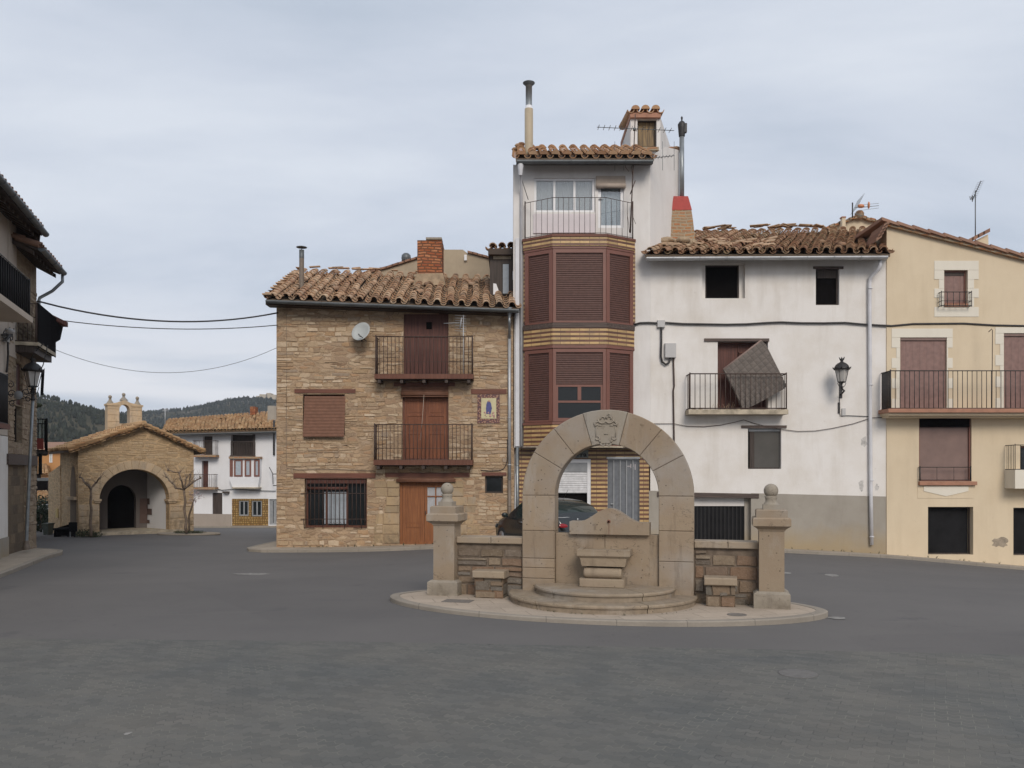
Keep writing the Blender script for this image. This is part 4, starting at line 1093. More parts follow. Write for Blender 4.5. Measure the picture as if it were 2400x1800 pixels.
for k in range(3):
    for sg in (-1, 1): m.tube([F1.pt(cm+sg*(.02+k*.14+.10*(1-math.cos(t*.9))*.6), c+.12+.07*math.sin(t*1.3+k), .065) for t in np.linspace(0, 3.2, 9)], .006, 4)
build('grille', m, 'iron_rust', gw)
# front door: solid leaf and glazed leaf
a, b, c, d = H['gd']; mid = a+(b-a)*.50
build('door_frame', framewin(F1, a+.003, b-.003, c, d-.003, -.13, .08), 'orangewood', sh)
panel_door(F1, (a+.085, mid, c+.03, d-.085), -.15, 1, (0, .30, 1.0), .11, 'orangewood', sh, 'door')
d1 = build('glazed_door', framewin(F1, mid+.005, b-.09, c+.03, d-.085, -.15, .09, 1, 2, splits=[.42]), 'orangewood', sh)
build('panel', MB().fbox(F1, mid+.09, b-.17, c+.1, c+.86, -.19, -.17), 'orangewood', d1)
build('door_curtain', curtain(F1, mid+.09, b-.16, c+.95, d-.18, -.185, 9, .015), 'curtain', d1)
build('glazing_bar', MB().fbox(F1, (mid+b)/2-.06, (mid+b)/2-.02, c+.93, d-.17, -.17, -.148).fbox(F1, mid+.09, b-.17, c+1.62, c+1.655, -.17, -.149), 'orangewood', d1)
build('handle', MB().fbox(F1, mid+.03, mid+.05, c+1.0, c+1.14, -.15, -.11), 'iron', d1)
m = MB(); z = F1.sz(1000, 1126)[1]; m.tube([F1.pt(F1.sz(930, 1126)[0], z, .07), F1.pt(F1.sz(1068, 1126)[0], z, .07)], .065, 12); m.rbox(F1, 934, 1064, 1118, 1125, -.05, .04); build('rolled_blind', m, 'blindslat', sh)
window(sh, F1, H['sw'], -.12, .05, 1, 1, 'oldwood')
# downpipe on the stone house
x = F1.sz(1194, 900, .1)[0]; zA = F1.sz(1194, 728, .1)[1]; zB = F1.sz(1194, 787, .1)[1]; zC = F1.sz(1194, 1127, .1)[1]
m = MB(); m.lathe(F1.pt(x, zA-.28, .5), [(.045, -.05), (.05, 0), (.11, .25), (.11, .30)], 12)
m.tube([F1.pt(x, zA-.32, .5), F1.pt(x, zA-.5, .42), F1.pt(x, zB-.1, .09)], .045, 10); build('downpipe', m, 'zinc_mid', sh)
downpipe(sh, [F1.pt(x, zB+.05, .08), F1.pt(x, zC, .08)], .055, 'zinc_light', clips=[F1.pt(x, z_, .08) for z_ in (zB, 4.2, 2.6)])
downpipe(sh, [F1.pt(x, zC+.02, .08), F1.pt(x, -.2, .08)], .06, 'pipe_brown', clips=[F1.pt(x, 1.2, .08)])
m = MB(); m.tube([F1.at(*p, .03) for p in ((1189, 1030), (1189, 1075), (1186, 1090), (1180, 1099), (1170, 1103), (1150, 1104), (1126, 1102))], .012, 6)
build('wall_cable', m, 'iron', sh)
m = MB(); m.tube([F1.at(*p, .02) for p in ((671, 960), (671, 1090), (673, 1098), (700, 1101), (790, 1100), (878, 1104))], .007, 5)
m.tube([F1.at(*p, .02) for p in ((671, 735), (672, 850), (671, 960))], .006, 5)
build('wall_cable', m, 'pipe_brown', sh)
# satellite dish
c = Vector(F1.at(848, 779, .45))
ax = Vector((-.38, -1, .42)).normalized()
ds = thing('satellite_dish', F1.at(848, 800, 0), 'round grey satellite dish on the stone house beside the upper balcony', 'satellite dish')
m = MB().lathe(c, [(0.001, 0.0), (.12, .008), (.24, .035), (.335, .08), (.345, .075), (.24, .02), (.12, -.01), (.001, -.02)], 28, ax)
build('reflector', m, 'dish', ds)
m = MB(); f_ = c+ax*.45+Vector((.1, 0, -.28)); m.bar(c+Vector((.16, -.02, -.30)), f_, .014); m.bar(c-ax*.02, F1.at(848, 800, 0), .02); build('arm', m, 'iron', ds)
m = MB().lathe(f_-ax*.06, [(.02, 0), (.035, .02), (.03, .1), (.0, .1)], 10, ax*-1); build('receiver', m, 'dish', ds)
# tv aerial on the upper balcony
def yagi(mb, base, top, tipdir, length, n, elen, r=.007, vertical=False, eldir=None):
    t = Vector(tipdir).normalized(); e_ = Vector(eldir) if eldir else (Vector((0, 0, 1)) if vertical else t.cross(Vector((0, 0, 1))).normalized())
    c = Vector(top); a = c-t*length*.35; mb.bar(a, a+t*length, r, 6)
    for i in range(n):
        p = a+t*length*(i+.2)/n; l = elen*(1-.35*i/n)/2
        mb.bar(p-e_*l, p+e_*l, r*.7, 5)
    return mb
an = thing('tv_aerial', F1.at(1086, 940, .5), 'small pale aerial on a thin pole rising from the upper balcony of the stone house', 'aerial', None)
m = MB().bar(F1.at(1086, 875, .5), F1.at(1086, 738, .5), .016); build('mast', m, 'zinc_light', an)
m = MB()
for i in range(7):
    z = F1.sz(1080, 741+i*6, .5)[1]; x = F1.sz(1080, 741, .5)[0]; m.bar(F1.pt(x-.2, z+.03, .5), F1.pt(x+.18, z, .5), .008, 5)
m.bar(F1.at(1040, 758, .52), F1.at(1078, 756, .52), .011, 5); m.bar(F1.at(1078, 770, .52), F1.at(1082, 744, .52), .02, 5)
build('antenna_elements', m, 'zinc_light', an)

# ================================================================== REAR PLASTER HOUSE
Fq = front(35.2)
rh = thing('rear_house', P(1020, 700, 35.2), 'plain tan plastered gable end rising behind the roof of the stone house', 'house')
pl = [(846, 646), (905, 631), (975, 609), (1037, 585), (1085, 585), (1096, 594), (1150, 609), (1165, 690), (846, 690)]
m = MB().pprism(Fq, pl[::-1], -6, 0); m.rbox(Fq, 846, 1165, 688, 1150, -6, -.01); build('wall', m, 'tan', rh)
m = MB()
for (a, b) in (((842, 645), (905, 629)), ((905, 629), (975, 607)), ((975, 607), (1038, 583)), ((1096, 592), (1152, 607))):
    n = 5
    for i in range(n):
        p, q2 = Fq.at(a[0]+(b[0]-a[0])*i/n, a[1]+(b[1]-a[1])*i/n-1.0-(i % 2)*.4), Fq.at(a[0]+(b[0]-a[0])*(i+1.15)/n, a[1]+(b[1]-a[1])*(i+1.15)/n-1.2-(i % 2)*.4)
        m.hexa([(p[0], p[1]-.12, p[2]-.04), (q2[0], p[1]-.12, q2[2]-.04), (q2[0], p[1]+6, q2[2]-.04), (p[0], p[1]+6, p[2]-.04), (p[0], p[1]-.12, p[2]+.04), (q2[0], p[1]-.12, q2[2]+.04), (q2[0], p[1]+6, q2[2]+.04), (p[0], p[1]+6, p[2]+.04)])
build('roof', m, 'tile_flat', rh)
m = MB(); b_ = Vector(Fq.at(952, 622, -1)); m.lathe(b_, [(.13, -.2), (.13, .15), (.19, .20), (.21, .32), (.19, .44), (.1, .52), (0, .54)], 16)
for i in range(16): w = i*math.pi/8; m.bar(b_+Vector((.2*math.cos(w), .2*math.sin(w), .2)), b_+Vector((.12*math.cos(w), .12*math.sin(w), .5)), .012, 4)
build('vent_cowl', m, 'zinc', rh)
build('vent_stub', MB().rbox(Fq, 1088, 1094, 597, 610, 0, .12), 'whiteframe', rh)
# ================================================================== TALL WHITE HOUSE
F2 = front(28.5)
th = thing('tall_house', P(1365, 1270, 28.5), 'tall narrow white house with a brown two-storey bay and ochre tiled ground floor', 'house')
r2 = lambda *a: F2.rect(*a)
s0, s1, sR = F2.sz(1203, 700)[0], F2.sz(1524, 700)[0], F2.sz(1521, 1100)[0]
zsp = F2.sz(1400, 1049)[1]                 # top of the tiled ground floor
zt2 = F2.sz(1300, 386)[1]
H2 = dict(win=r2(1252, 1394, 417, 497), door=r2(1402, 1462, 418, 534))
m = MB().wall(F2, s0, s1, zsp, zt2, list(H2.values()), .25, ends=False)
m.quad(F2.pt(s0, zsp, -6), F2.pt(s0, zsp), F2.pt(s0, zt2), F2.pt(s0, zt2+1.4, -3.2))
m.add([F2.pt(s0, -1, -.3), F2.pt(s0, zsp, 0), F2.pt(s0, zt2, 0), F2.pt(s0, 14.0, -2.7), F2.pt(s0, zt2, -7), F2.pt(s0, -1, -7)], [(0, 1, 2, 3, 4, 5)])
m.fbox(F2, s0+.02, s1-.02, -1.0, zt2-.02, -7, -.3)
# angled flank on the right, rising to the back
xa, ya = s1, 28.5; xb, yb, _ = P(1592, 600, 30.6)
zb_ = P(1592, 352, 30.6)[2]
m.add([(xa, ya, 4), (xb, yb, 4), (xb, yb, zb_), (xa+(xb-xa)*.5, ya+(yb-ya)*.5, zb_-.28), (xa, ya, zt2+.28)], [(0, 1, 2, 3, 4)])
m.add([(xb, yb, 4), (xb, yb+4, 4), (xb, yb+4, zb_-.6), (xb, yb, zb_)], [(0, 1, 2, 3)])
m.add([(xa, ya, zt2), (xb, yb, zb_), (xb, yb+4, zb_-.6), (xa, yb+4, zb_-.6)], [(0, 1, 2, 3)])
build('wall', m, 'white', th)
# roof
eL, eR = P(1209, 369, 27.95), P(1531, 369, 27.95); rL, rR = (eL[0], 30.6, 14.16), (eR[0]-.1, 30.6, 14.16)
rf = build('roof', patch(eL, eR, rL, rR, .12, .03), 'under', th)
build('roof_tiles', tiles(MB(), eL, eR, rL, rR, 12, 7, .145, .015, seed=8, fill=True), 'tile_new', rf)
m = MB(); q = random.Random(6)
for (x, y) in ((1215, 341), (1222, 338), (1260, 347), (1272, 346), (1208, 350)): c = Vector(P(x, y, 30.4)); m.ball(c, .12, 8, (1.2, 1, .6))
for (x, y) in ((1574, 349), (1584, 348), (1590, 353)): c = Vector(P(x, y, 30.7)); m.ball(c, .14, 8, (1.3, 1, .5))
build('ridge_rubble', m, 'tile_old', rf)
build('eaves_board', MB().fbox(F2, s0+.1, s1+.05, zt2-.02, zt2+.16, 0, .42), 'soffit', rf)
build('gutter', gutter(MB(), P(1211, 377, 27.86), P(1530, 377, 27.86), .11), 'zinc', th)
# flue
m = MB(); b_ = Vector(P(1239.5, 348, 29.4)); h = P(0, 256, 29.4)[2]-b_.z
m.lathe(b_-Vector((0, 0, .4)), [(.15, 0), (.15, h+.4), (.11, h+.42), (0, h+.42)], 16); fl = build('flue', m, 'pipe_tan', th)
t_ = b_+Vector((0, 0, h)); m = MB().lathe(t_, [(.14, 0), (.11, .14), (0, .14)], 16); build('collar', m, 'whiteframe', fl)
hh = P(0, 203, 29.4)[2]-P(0, 252, 29.4)[2]
m = MB().lathe(t_+Vector((0, 0, .08)), [(.115, 0), (.115, hh), (.122, hh), (.122, hh+.02)], 16); build('metal_pipe', m, 'zinc_mid', fl)
m = MB().lathe(t_+Vector((0, 0, .08+hh)), [(.12, 0), (.13, .02), (.21, .09), (.215, .11), (.15, .145), (0, .16)], 18); build('cap', m, 'zinc', fl)
# roof dormer
Fd = front(30.4)
dm = build('dormer', MB().rbox(Fd, 1478, 1494, 270, 352, -2.6, 0).rbox(Fd, 1539, 1548, 270, 352, -2.6, 0).rbox(Fd, 1494, 1539, 270, 279, -2.6, 0).rbox(Fd, 1494, 1539, 344, 352, -2.6, 0).rbox(Fd, 1494, 1539, 279, 344, -2.6, -.5), 'white', th)
x0_, y0_, z0_ = Fd.at(1547, 272); x1_, y1_, z1_ = P(1574, 352, 32.8)
m = MB(); m.add([(x0_, 30.4, z0_), (x1_, 32.8, z1_), (x0_, 30.4, Fd.at(0, 352)[2]), (x0_-.1, 32.8, z1_)], [(0, 2, 1), (0, 1, 3)])
build('dormer_flank', m, 'white', dm)
build('dormer_beam', MB().rbox(Fd, 1477, 1549, 264, 275, -2.6, .12), 'terracotta', dm)
ea, eb = Fd.at(1478, 262, .15), Fd.at(1548, 262, .15)
build('dormer_tiles', tiles(MB(), ea, eb, (ea[0], ea[1]+2.2, ea[2]+.35), (eb[0], eb[1]+2.2, eb[2]+.35), 3, 4, .16, .01, seed=3, fill=True), 'tile_new', dm)
build('reed_shutter', MB().rbox(Fd, 1496, 1537, 281, 343, -.3, -.22), wood('split_reeds', (.30, .20, .09), (.05, .035, .025), freq=22), dm)
build('dormer_frame', framewin(Fd, *Fd.rect(1494, 1539, 279, 344), -.15, .045), 'oldwood', dm)
build('dormer_sill', MB().rbox(Fd, 1488, 1544, 344, 352, -.1, .05), 'brick_old', dm)
# top floor window and door
a, b, c, d = H2['win']
w = build('window', framewin(F2, a+.003, b-.003, c+.003, d-.003, -.06, .075, 3, 1), 'whiteframe', th)
build('pane', pane(F2, a+.05, b-.05, c+.05, d-.05, -.09), 'clear', w)
build('curtain', curtain(F2, a+.05, b-.05, c+.04, d-.05, -.17, 34, .018), 'curtain', w)
a, b, c, d = H2['door']
w = build('terrace_door', framewin(F2, a+.003, b-.003, c+.003, d-.003, -.06, .10, 1, 1), 'whiteframe', th)
build('pane', pane(F2, a+.08, b-.08, c+.08, d-.08, -.09), 'clear', w)
build('curtain', curtain(F2, a+.08, b-.08, c+.08, d-.08, -.17, 14, .018), 'curtain_blue', w)
build('handle', MB().fbox(F2, a+.02, a+.17, c+.98, c+1.01, -.05, .0), 'greymetal', w)
build('parapet_panel', MB().rbox(F2, 1250, 1396, 501, 546, .0, .05), 'pinkpanel', th)
m = MB(); a, b, c, d = F2.rect(1397, 1466, 412, 440, .06); m.fbox(F2, a, b, c+.08, d, .01, .05)
m.tube([F2.pt(a, c+.06, .08), F2.pt(b, c+.06, .08)], .085, 12); build('rolled_blind', m, 'canvas', th)
# bay
YB = 27.72
def bayplan(e_=0.0):
    """x, y plan of the bay, grown outwards by e_"""
    p = [(1231, 28.45), (1231, 28.30), (1296, YB), (1420, YB), (1486, 28.30), (1486, 28.45)]
    q = [((x-CX)*(28.0 if y > 28 else YB)/FPX, y) for x, y in p]
    o = [(-e_, 0.03), (-e_, -e_*.4), (-e_*.3, -e_), (e_*.3, -e_), (e_, -e_*.4), (e_, .03)]
    return [(a+c, b+d) for (a, b), (c, d) in zip(q, o)]
zz = lambda y: CZ-(y-HY)*YB/FPX
bay = build('bay', MB().slab(bayplan(-.05), zz(1046), zz(552)), 'bay', th)
def band(y0, y1, e_=.06): return MB().slab(bayplan(e_), zz(y1), zz(y0))
build('tile_band', band(556, 577, .07), 'stripes', bay)
build('tile_band', band(768, 811, .05), 'stripes', bay)
build('tile_band', band(995, 1045, .05), 'stripes', bay)
build('cornice', band(550, 556, .10), 'redwood_x', bay)
build('cornice', band(577, 583, .04), 'bay', bay)
build('cornice', band(757, 768, .07), 'oldwood_x', bay)
build('cornice', band(811, 816, .06), 'bay', bay)
build('cornice', band(989, 995, .08), 'bay', bay)
build('cornice', band(1045, 1049, .07), 'slabstone', bay)
# bay wall panels
pl = bayplan(0)
def Fside(i):
    (x0, y0), (x1, y1) = pl[i], pl[i+1]
    return Fr(x0, y0, math.degrees(math.atan2(y1-y0, x1-x0))), math.dist(pl[i], pl[i+1])
for (yt, yb, openy) in ((584, 756, None), (817, 988, 898)):
    for i in (1, 2, 3):
        Fs, L = Fside(i); z0, z1 = zz(yb), zz(yt)
        st = .14 if i != 2 else .10
        fr = build('bay_frame', MB().fbox(Fs, 0, st, z0, z1, -.08, .03).fbox(Fs, L-st, L, z0, z1, -.08, .03).fbox(Fs, st, L-st, z1-.12, z1, -.08, .028).fbox(Fs, st, L-st, z0, z0+.05, -.08, .028), 'bay', bay)
        if i == 2 and openy:
            zo = zz(openy)
            build('roller_shutter', MB().fbox(Fs, st, L-st, zo, z1-.12, -.06, -.012).fbox(Fs, st, L-st, zo-.05, zo, -.06, .0), 'bayslat', bay)
            w = build('bay_window', framewin(Fs, st, L-st, z0+.05, zo-.05, .0, .07, 1, 2, th=.045, splits=[.52]).fbox(Fs, L/2-.06, L/2+.06, z0+.05+(zo-z0)*.52, zo-.05, -.045, .003), 'bay', bay)
            build('pane', pane(Fs, st+.03, L-st-.03, z0+.08, zo-.08, -.03), 'glass', w)
        else:
            build('roller_shutter', MB().fbox(Fs, st, L-st, z0+.05, z1-.12, -.06, -.012), 'bayslat', bay)
# tile edging beside the bay
build('tile_edging', MB().rbox(F2, 1227, 1233, 583, 757, .0, .14).rbox(F2, 1227, 1233, 817, 989, .0, .14).rbox(F2, 1484, 1489, 583, 757, 0, .14), 'stripes', th)
# terrace railing on the bay
m = MB(); pts = bayplan(.0); zr0, zr1 = zz(546), zz(463)
P3 = lambda p, z: (p[0], p[1], z)
for k in range(1, 4):
    a, b = pts[k], pts[k+1]; n = 5 if k != 2 else 10
    for z in (zr0, zr1): m.bar(P3(a, z), P3(b, z), .011, 6)
    for i in range(n+1):
        p = lerp(a, b, i/n); m.bar(P3(p, zr0-.05), P3(p, zr1), .008, 5)
for p in (pts[1], pts[4]):
    m.bar(P3(p, zr0-.1), P3(p, zr1+.06), .022, 6); m.bar(P3(p, zr1), (p[0], 28.5, zr1), .011); m.bar(P3(p, zr0), (p[0], 28.5, zr0), .011)
build('terrace_railing', m, 'iron_rust', th)
# ground floor of striped tiles
HG = dict(sh=r2(1295, 1385, 1076, 1290), dr=r2(1424, 1499, 1072, 1290), lw=r2(1226, 1262, 1064, 1075))
m = MB().wall(F2, F2.sz(1217, 1100)[0], sR, -1.0, zsp-.02, [HG['sh'], HG['dr']], .25)
build('tiled_ground_floor', m, 'stripes', th)
build('bay_soffit', MB().fbox(F2, F2.sz(1219, 1050)[0], sR, zsp-.045, zsp-.004, 0, .5), 'soffit', th)  # dark wooden soffit board over the tiled ground floor
a, b, c, d = HG['sh']
w = build('shop_window', framewin(F2, a+.003, b-.003, c, d-.003, -.03, .12), 'whiteframe', th)
build('roller_shutter', MB().fbox(F2, a+.12, b-.12, F2.sz(0, 1151)[1], d-.12, -.12, -.06).fbox(F2, a+.12, b-.12, F2.sz(0, 1152)[1]-.05, F2.sz(0, 1151)[1], -.12, -.05), 'whiteslat', w)
build('shutter_box', MB().fbox(F2, a+.12, b-.12, d-.42, d-.12, -.12, -.03), 'greymetal', w)
build('pane', pane(F2, a+.1, b-.1, c+.05, F2.sz(0, 1150)[1], -.16), 'dark', w)
# striped returns: grey metal door
a, b, c, d = HG['dr']
w = build('folding_door', MB().fbox(F2, a, b, c, d, -.15, -.08), 'greydoor', th)
m = MB()
for i in range(6): u = a+(b-a)*i/5; m.fbox(F2, u-.018, u+.018, c, d, -.08, -.045)
m.fbox(F2, a, b, d-.1, d, -.08, -.03); build('door_rib', m, 'greymetal', w)
build('handle', MB().fbox(F2, a+.11, a+.2, 1.25, 1.28, -.08, -.01), 'zinc_light', w)
m = MB()
for (x, y0, y1) in ((1478, 1087, 1097), (1484, 1086, 1094), (1488, 1088, 1101)): m.rbox(F2, x, x+1.2, y0, y1, -.078, -.07)
m.rbox(F2, 1468, 1479, 1092, 1093.2, -.078, -.07)
build('scratch', m, 'pinkpanel', w)
build('door_lintel', MB().rbox(F2, 1422, 1500, 1071, 1075, .0, .05), 'zinc_light', th)
# shop sign
sg_ = thing('shop_sign', F2.at(1340, 1074, .02), 'grey sign board with dark blackletter word above the white shutter', 'sign')
build('board', MB().rbox(F2, 1262, 1379, 1055, 1073, .005, .06), 'signgrey', sg_)
def text(parent, body_, loc, size, mat, ext=.006, rx=90, align='RIGHT', shear=0.0, name='lettering', xs=1.0):
    cu = bpy.data.curves.new(name, 'FONT'); cu.body = body_; cu.size = size; cu.extrude = ext; cu.align_x = align; cu.shear = shear; cu.offset = .006
    cu.materials.append(M[mat]); o = bpy.data.objects.new(name, cu); COL.objects.link(o); o.parent = parent
    bpy.context.view_layer.update(); me = bpy.data.meshes.new_from_object(o.evaluated_get(bpy.context.evaluated_depsgraph_get())); bpy.data.objects.remove(o); me.name = name
    o = bpy.data.objects.new(name, me); COL.objects.link(o); o.parent = parent
    o.location = Vector(loc)-rootloc(parent); o.rotation_euler = (R(rx), 0, 0); o.scale = (xs, 1, 1); return o
text(sg_, 'Serra', F2.at(1375, 1070, .066), .215, 'ink', xs=1.25)
# white rain pipes beside the stone house
m = MB(); xw = F2.sz(1213, 700, .12)[0]
m.fbox(F2, F2.sz(1208, 0)[0], F2.sz(1217, 0)[0], F2.sz(0, 1046)[1], F2.sz(0, 560)[1], .0, .10); build('pipe_cover', m, 'pipe_white', th)
x = F2.sz(1222, 700, .1)[0]
m = MB().lathe(P(1220, 392, 27.9), [(.06, -.28), (.07, -.2), (.10, 0), (.10, .1)], 12).tube([P(1220, 398, 27.9), P(1220, 412, 28.0), F2.pt(x, 11.9, .09), F2.pt(x, F2.sz(0, 1046)[1], .09)], .05, 10)
build('downpipe', m, 'pipe_white', th)
downpipe(th, [F2.pt(x-.14, F2.sz(0, 1048)[1], .10), F2.pt(x-.14, -.1, .10)], .05, 'zinc_mid', clips=[F2.pt(x-.14, 2.6, .1)])
m = MB().tube([F2.at(1209, 1110, .05), F2.at(1206, 1262, .05)], .022, 6); build('conduit', m, 'whiteframe', th)
# big aerial on a mast
an = thing('tall_aerial', P(1477, 545, 27.9), 'tall rusty aerial mast leaning from the terrace corner with two long combs', 'aerial')
b_ = Vector(P(1477, 545, 27.75)); t_ = Vector(P(1489, 268, 28.3)); m = MB().tube([b_, Vector(P(1481, 460, 27.9)), t_], [.03, .022, .016], 8); build('mast', m, 'iron_rust', an)
m = MB(); A, B = Vector(P(1399, 298, 28.2)), Vector(P(1580, 306, 28.2)); m.bar(A, B, .012, 6)
for i in range(14):
    p = A+(B-A)*(i+.3)/14; m.bar(p+Vector((0, -.25, -.02)), p+Vector((0, .25, .02)), .010, 5); m.ball(p, .022, 6)
m.bar(Vector(P(1487, 300, 28.2)), Vector(P(1487, 306, 28.2)), .05, 6)
build('antenna_boom', m, 'zinc', an)
m = MB(); A, B = Vector(P(1472, 376, 28.0)), Vector(P(1581, 365, 28.0)); m.bar(A, B, .012, 6)
for i in range(14):
    p = A+(B-A)*(i+.3)/14; m.bar(p+Vector((0, -.2, -.03)), p+Vector((0, .2, .03)), .009, 5)
for x in (1441, 1462, 1553, 1580): z = Vector(P(x, 370, 28.0)); m.bar(z+Vector((0, 0, -.42)), z+Vector((0, 0, .55)), .007, 5)
m.bar(Vector(P(1441, 372, 28)), A, .009, 5)
build('antenna_boom', m, 'zinc', an)
m = MB(); m.bar(P(1477, 455, 27.8), P(1489, 423, 27.8), .016, 6); m.tube([P(1482, 505, 27.8), P(1488, 520, 27.7), P(1490, 525, 27.7)], .008, 5); m.tube([P(1475, 545, 27.8), P(1472, 515, 27.8), P(1470, 500, 27.8)], .008, 5)
m.tube([P(1463, 376, 27.9), P(1466, 392, 27.9), P(1474, 402, 27.9)], .008, 5); m.tube([P(1485, 376, 27.9), P(1480, 392, 28), P(1482, 410, 28)], .008, 5)
build('wire', m, 'iron_rust', an)
m = MB(); m.bar(F2.at(1221, 415, .05), P(1238, 468, 28.0), .012); build('railing_stay', m, 'iron', th)

# ================================================================== OLD WHITE HOUSE
wh = thing('old_white_house', P(1790, 1285, 28.5), 'old white house with grey plinth, sagging tiled roof and small iron balcony', 'house')
F3 = front(28.5); r3 = lambda *a: F3.rect(*a)
s0, s1 = F2.sz(1524, 700)[0]+.004, F3.sz(2078, 800)[0]
zt3 = F3.sz(0, 603)[1]
H3 = dict(w1=r3(1646, 1746, 618, 699), w2=r3(1912, 1967, 630, 715), bd=r3(1682, 1800, 800, 962), lw=r3(1753, 1831, 1004, 1099), gd=r3(1560, 1760, 1163, 1300))
m = MB().wall(F3, s0, s1, -1.5, zt3, list(H3.values()), .38)
body(m, F3, s0+.05, s1-.02, -1.5, zt3-.05, 11.9, 5.5, 12, 8, d0=-.38)
build('wall', m, 'white2', wh)
# plinth pieces around the doorway
z0l = lambda px: F3.sz(px, 1150+(px-1524)*.0245)[1]
m = MB(); a, b = F3.sz(1760, 0)[0], s1
m.add([F3.pt(a, -1.5, .012), F3.pt(b, -1.5, .012), F3.pt(b, z0l(2078), .012), F3.pt(a, z0l(1760), .012)], [(0, 1, 2, 3)])
m.add([F3.pt(a, z0l(1760), .012), F3.pt(b, z0l(2078), .012), F3.pt(b, z0l(2078), .0), F3.pt(a, z0l(1760), .0)], [(0, 1, 2, 3)])
m2 = MB(); m2.add([F3.pt(s0-.05, -1.5, .012), F3.pt(F3.sz(1560, 0)[0], -1.5, .012), F3.pt(F3.sz(1560, 0)[0], z0l(1560), .012), F3.pt(s0-.05, z0l(1524), .012)], [(0, 1, 2, 3)])
g = H3['gd']; m.quad(F3.pt(g[1]-.003, -1.5, .012), F3.pt(g[1]-.003, -1.5, -.37), F3.pt(g[1]-.003, g[3], -.37), F3.pt(g[1]-.003, g[3], .012))
build('plinth', m, 'cement', wh); build('plinth', m2, 'cement', wh)
# roof
eL, eR = P(1512, 594, 27.95), P(2086, 592, 27.95); rL, rR = P(1628, 549, 34), P(2072, 538, 34)
rf = build('roof', patch((eL[0], eL[1], eL[2]), eR, rL, rR, .1, .05), 'under', wh)
build('roof_tiles', tiles(MB(), eL, eR, rL, rR, 21, 17, .13, .035, seed=21, mess=.06), 'tile_old', rf)
eL2 = P(1520, 588, 28.6); m = MB()
m.add([eL2, P(1630, 545, 34), P(1500, 540, 34)], [(0, 1, 2)]); build('roof_valley', m, 'mortar', rf)
m = MB(); q = random.Random(9)
for i in range(44):
    u = q.random()
    if i < 24: c = Vector(lerp(rL, rR, u*.72))+Vector((0, -.05, .18+q.uniform(0, .12)))
    else: c = Vector(lerp(lerp(eL, eR, .02+u*.55), lerp(rL, rR, .02+u*.4), q.uniform(.12, .42)))+Vector((0, 0, .2))
    w = q.uniform(.14, .30); t = q.uniform(-.14, .14); l = q.uniform(.08, .16); tt = .45
    rot = Matrix.Rotation(q.uniform(-.5, .5), 3, 'Z')
    m = MB().hexa([c+rot @ Vector((sx*w, sy*l, sz*.014+sx*t*w+(sy*l*tt if i >= 24 else 0))) for sz in (-1, 1) for sx, sy in ((-1, -1), (1, -1), (1, 1), (-1, 1))])
    build('loose_tile', m, 'tile_old', rf)
build('skylight', MB().rbox(front(32.6), 1783, 1822, 545, 556, -.5, 0), 'zinc_mid', rf)
build('gutter', gutter(MB(), P(1514, 604, 27.85), P(2079, 601, 27.85), .10), 'zinc_light', wh)
m = MB().tube([F3.at(2063, 606, .5), F3.at(2063, 622, .48), F3.at(2058, 632, .4), F3.at(2040, 650, .12), F3.at(2038, 665, .1), F3.at(2041, 1150, .1), F3.at(2043, 1277, .1)], .062, 10)
for y in (676, 902, 1126, 1258): m.lathe(F3.at(2039+(y-676)*.007, y, .1), [(.064, -.02), (.08, -.02), (.08, .02), (.064, .02)], 12)
build('downpipe', m, 'pipe_white', wh)
# chimney with red top and metal flue
Fc = front(30.2); cp = P(1595, 572, 30.2)
def ring(px0, px1, y, dep): a, b = Fc.sz(px0, y)[0], Fc.sz(px1, y)[0]; z = Fc.sz(0, y)[1]; dd = (b-a)*.5; c = 30.4; return [(a, c-dd, z), (b, c-dd, z), (b, c+dd, z), (a, c+dd, z)]
def stack(m, rings):
    b = len(m.v); vs = [p for r_ in rings for p in r_]; n = len(rings); m.add(vs, [(i*4+j, i*4+(j+1) % 4, (i+1)*4+(j+1) % 4, (i+1)*4+j) for i in range(n-1) for j in range(4)]+[(n*4-4, n*4-3, n*4-2, n*4-1)]); return m
ch = build('chimney', stack(MB(), [ring(1563, 1628, 585, 1), ring(1567, 1624, 548, 1), ring(1570, 1621, 515, 1), ring(1574, 1618.5, 494.5, 1)]), 'brick_old', wh)
build('red_top', stack(MB(), [ring(1573, 1619.5, 495, 1), ring(1575, 1615, 475, 1), ring(1578, 1612, 461, 1), ring(1584, 1607, 459.5, 1)]), 'redpaint', ch)
m = MB(); q = random.Random(5)
for i in range(16): c = Vector(P(q.uniform(1552, 1632), q.uniform(560, 582), q.uniform(29.2, 30.0))); m.ball(c, q.uniform(.12, .24), 7, (1.3, 1, .55))
build('mortar_base', m, 'mortar', ch)
m = MB().tube([P(1598, 462, 30.4), P(1598, 318, 30.4)], .088, 14); fl = build('metal_pipe', m, 'zinc_mid', ch)
m = MB(); c = Vector(P(1598, 318, 30.4)); m.lathe(c, [(.11, -.03), (.12, .05), (.135, .25), (.15, .40), (.09, .50), (.02, .55), (.035, .60), (.04, .66), (.0, .72)], 12)
m.fbox(Fc, c.x+.02, c.x+.17, c.z+.1, c.z+.42, -.25, -.1); build('cowl', m, 'iron', fl)
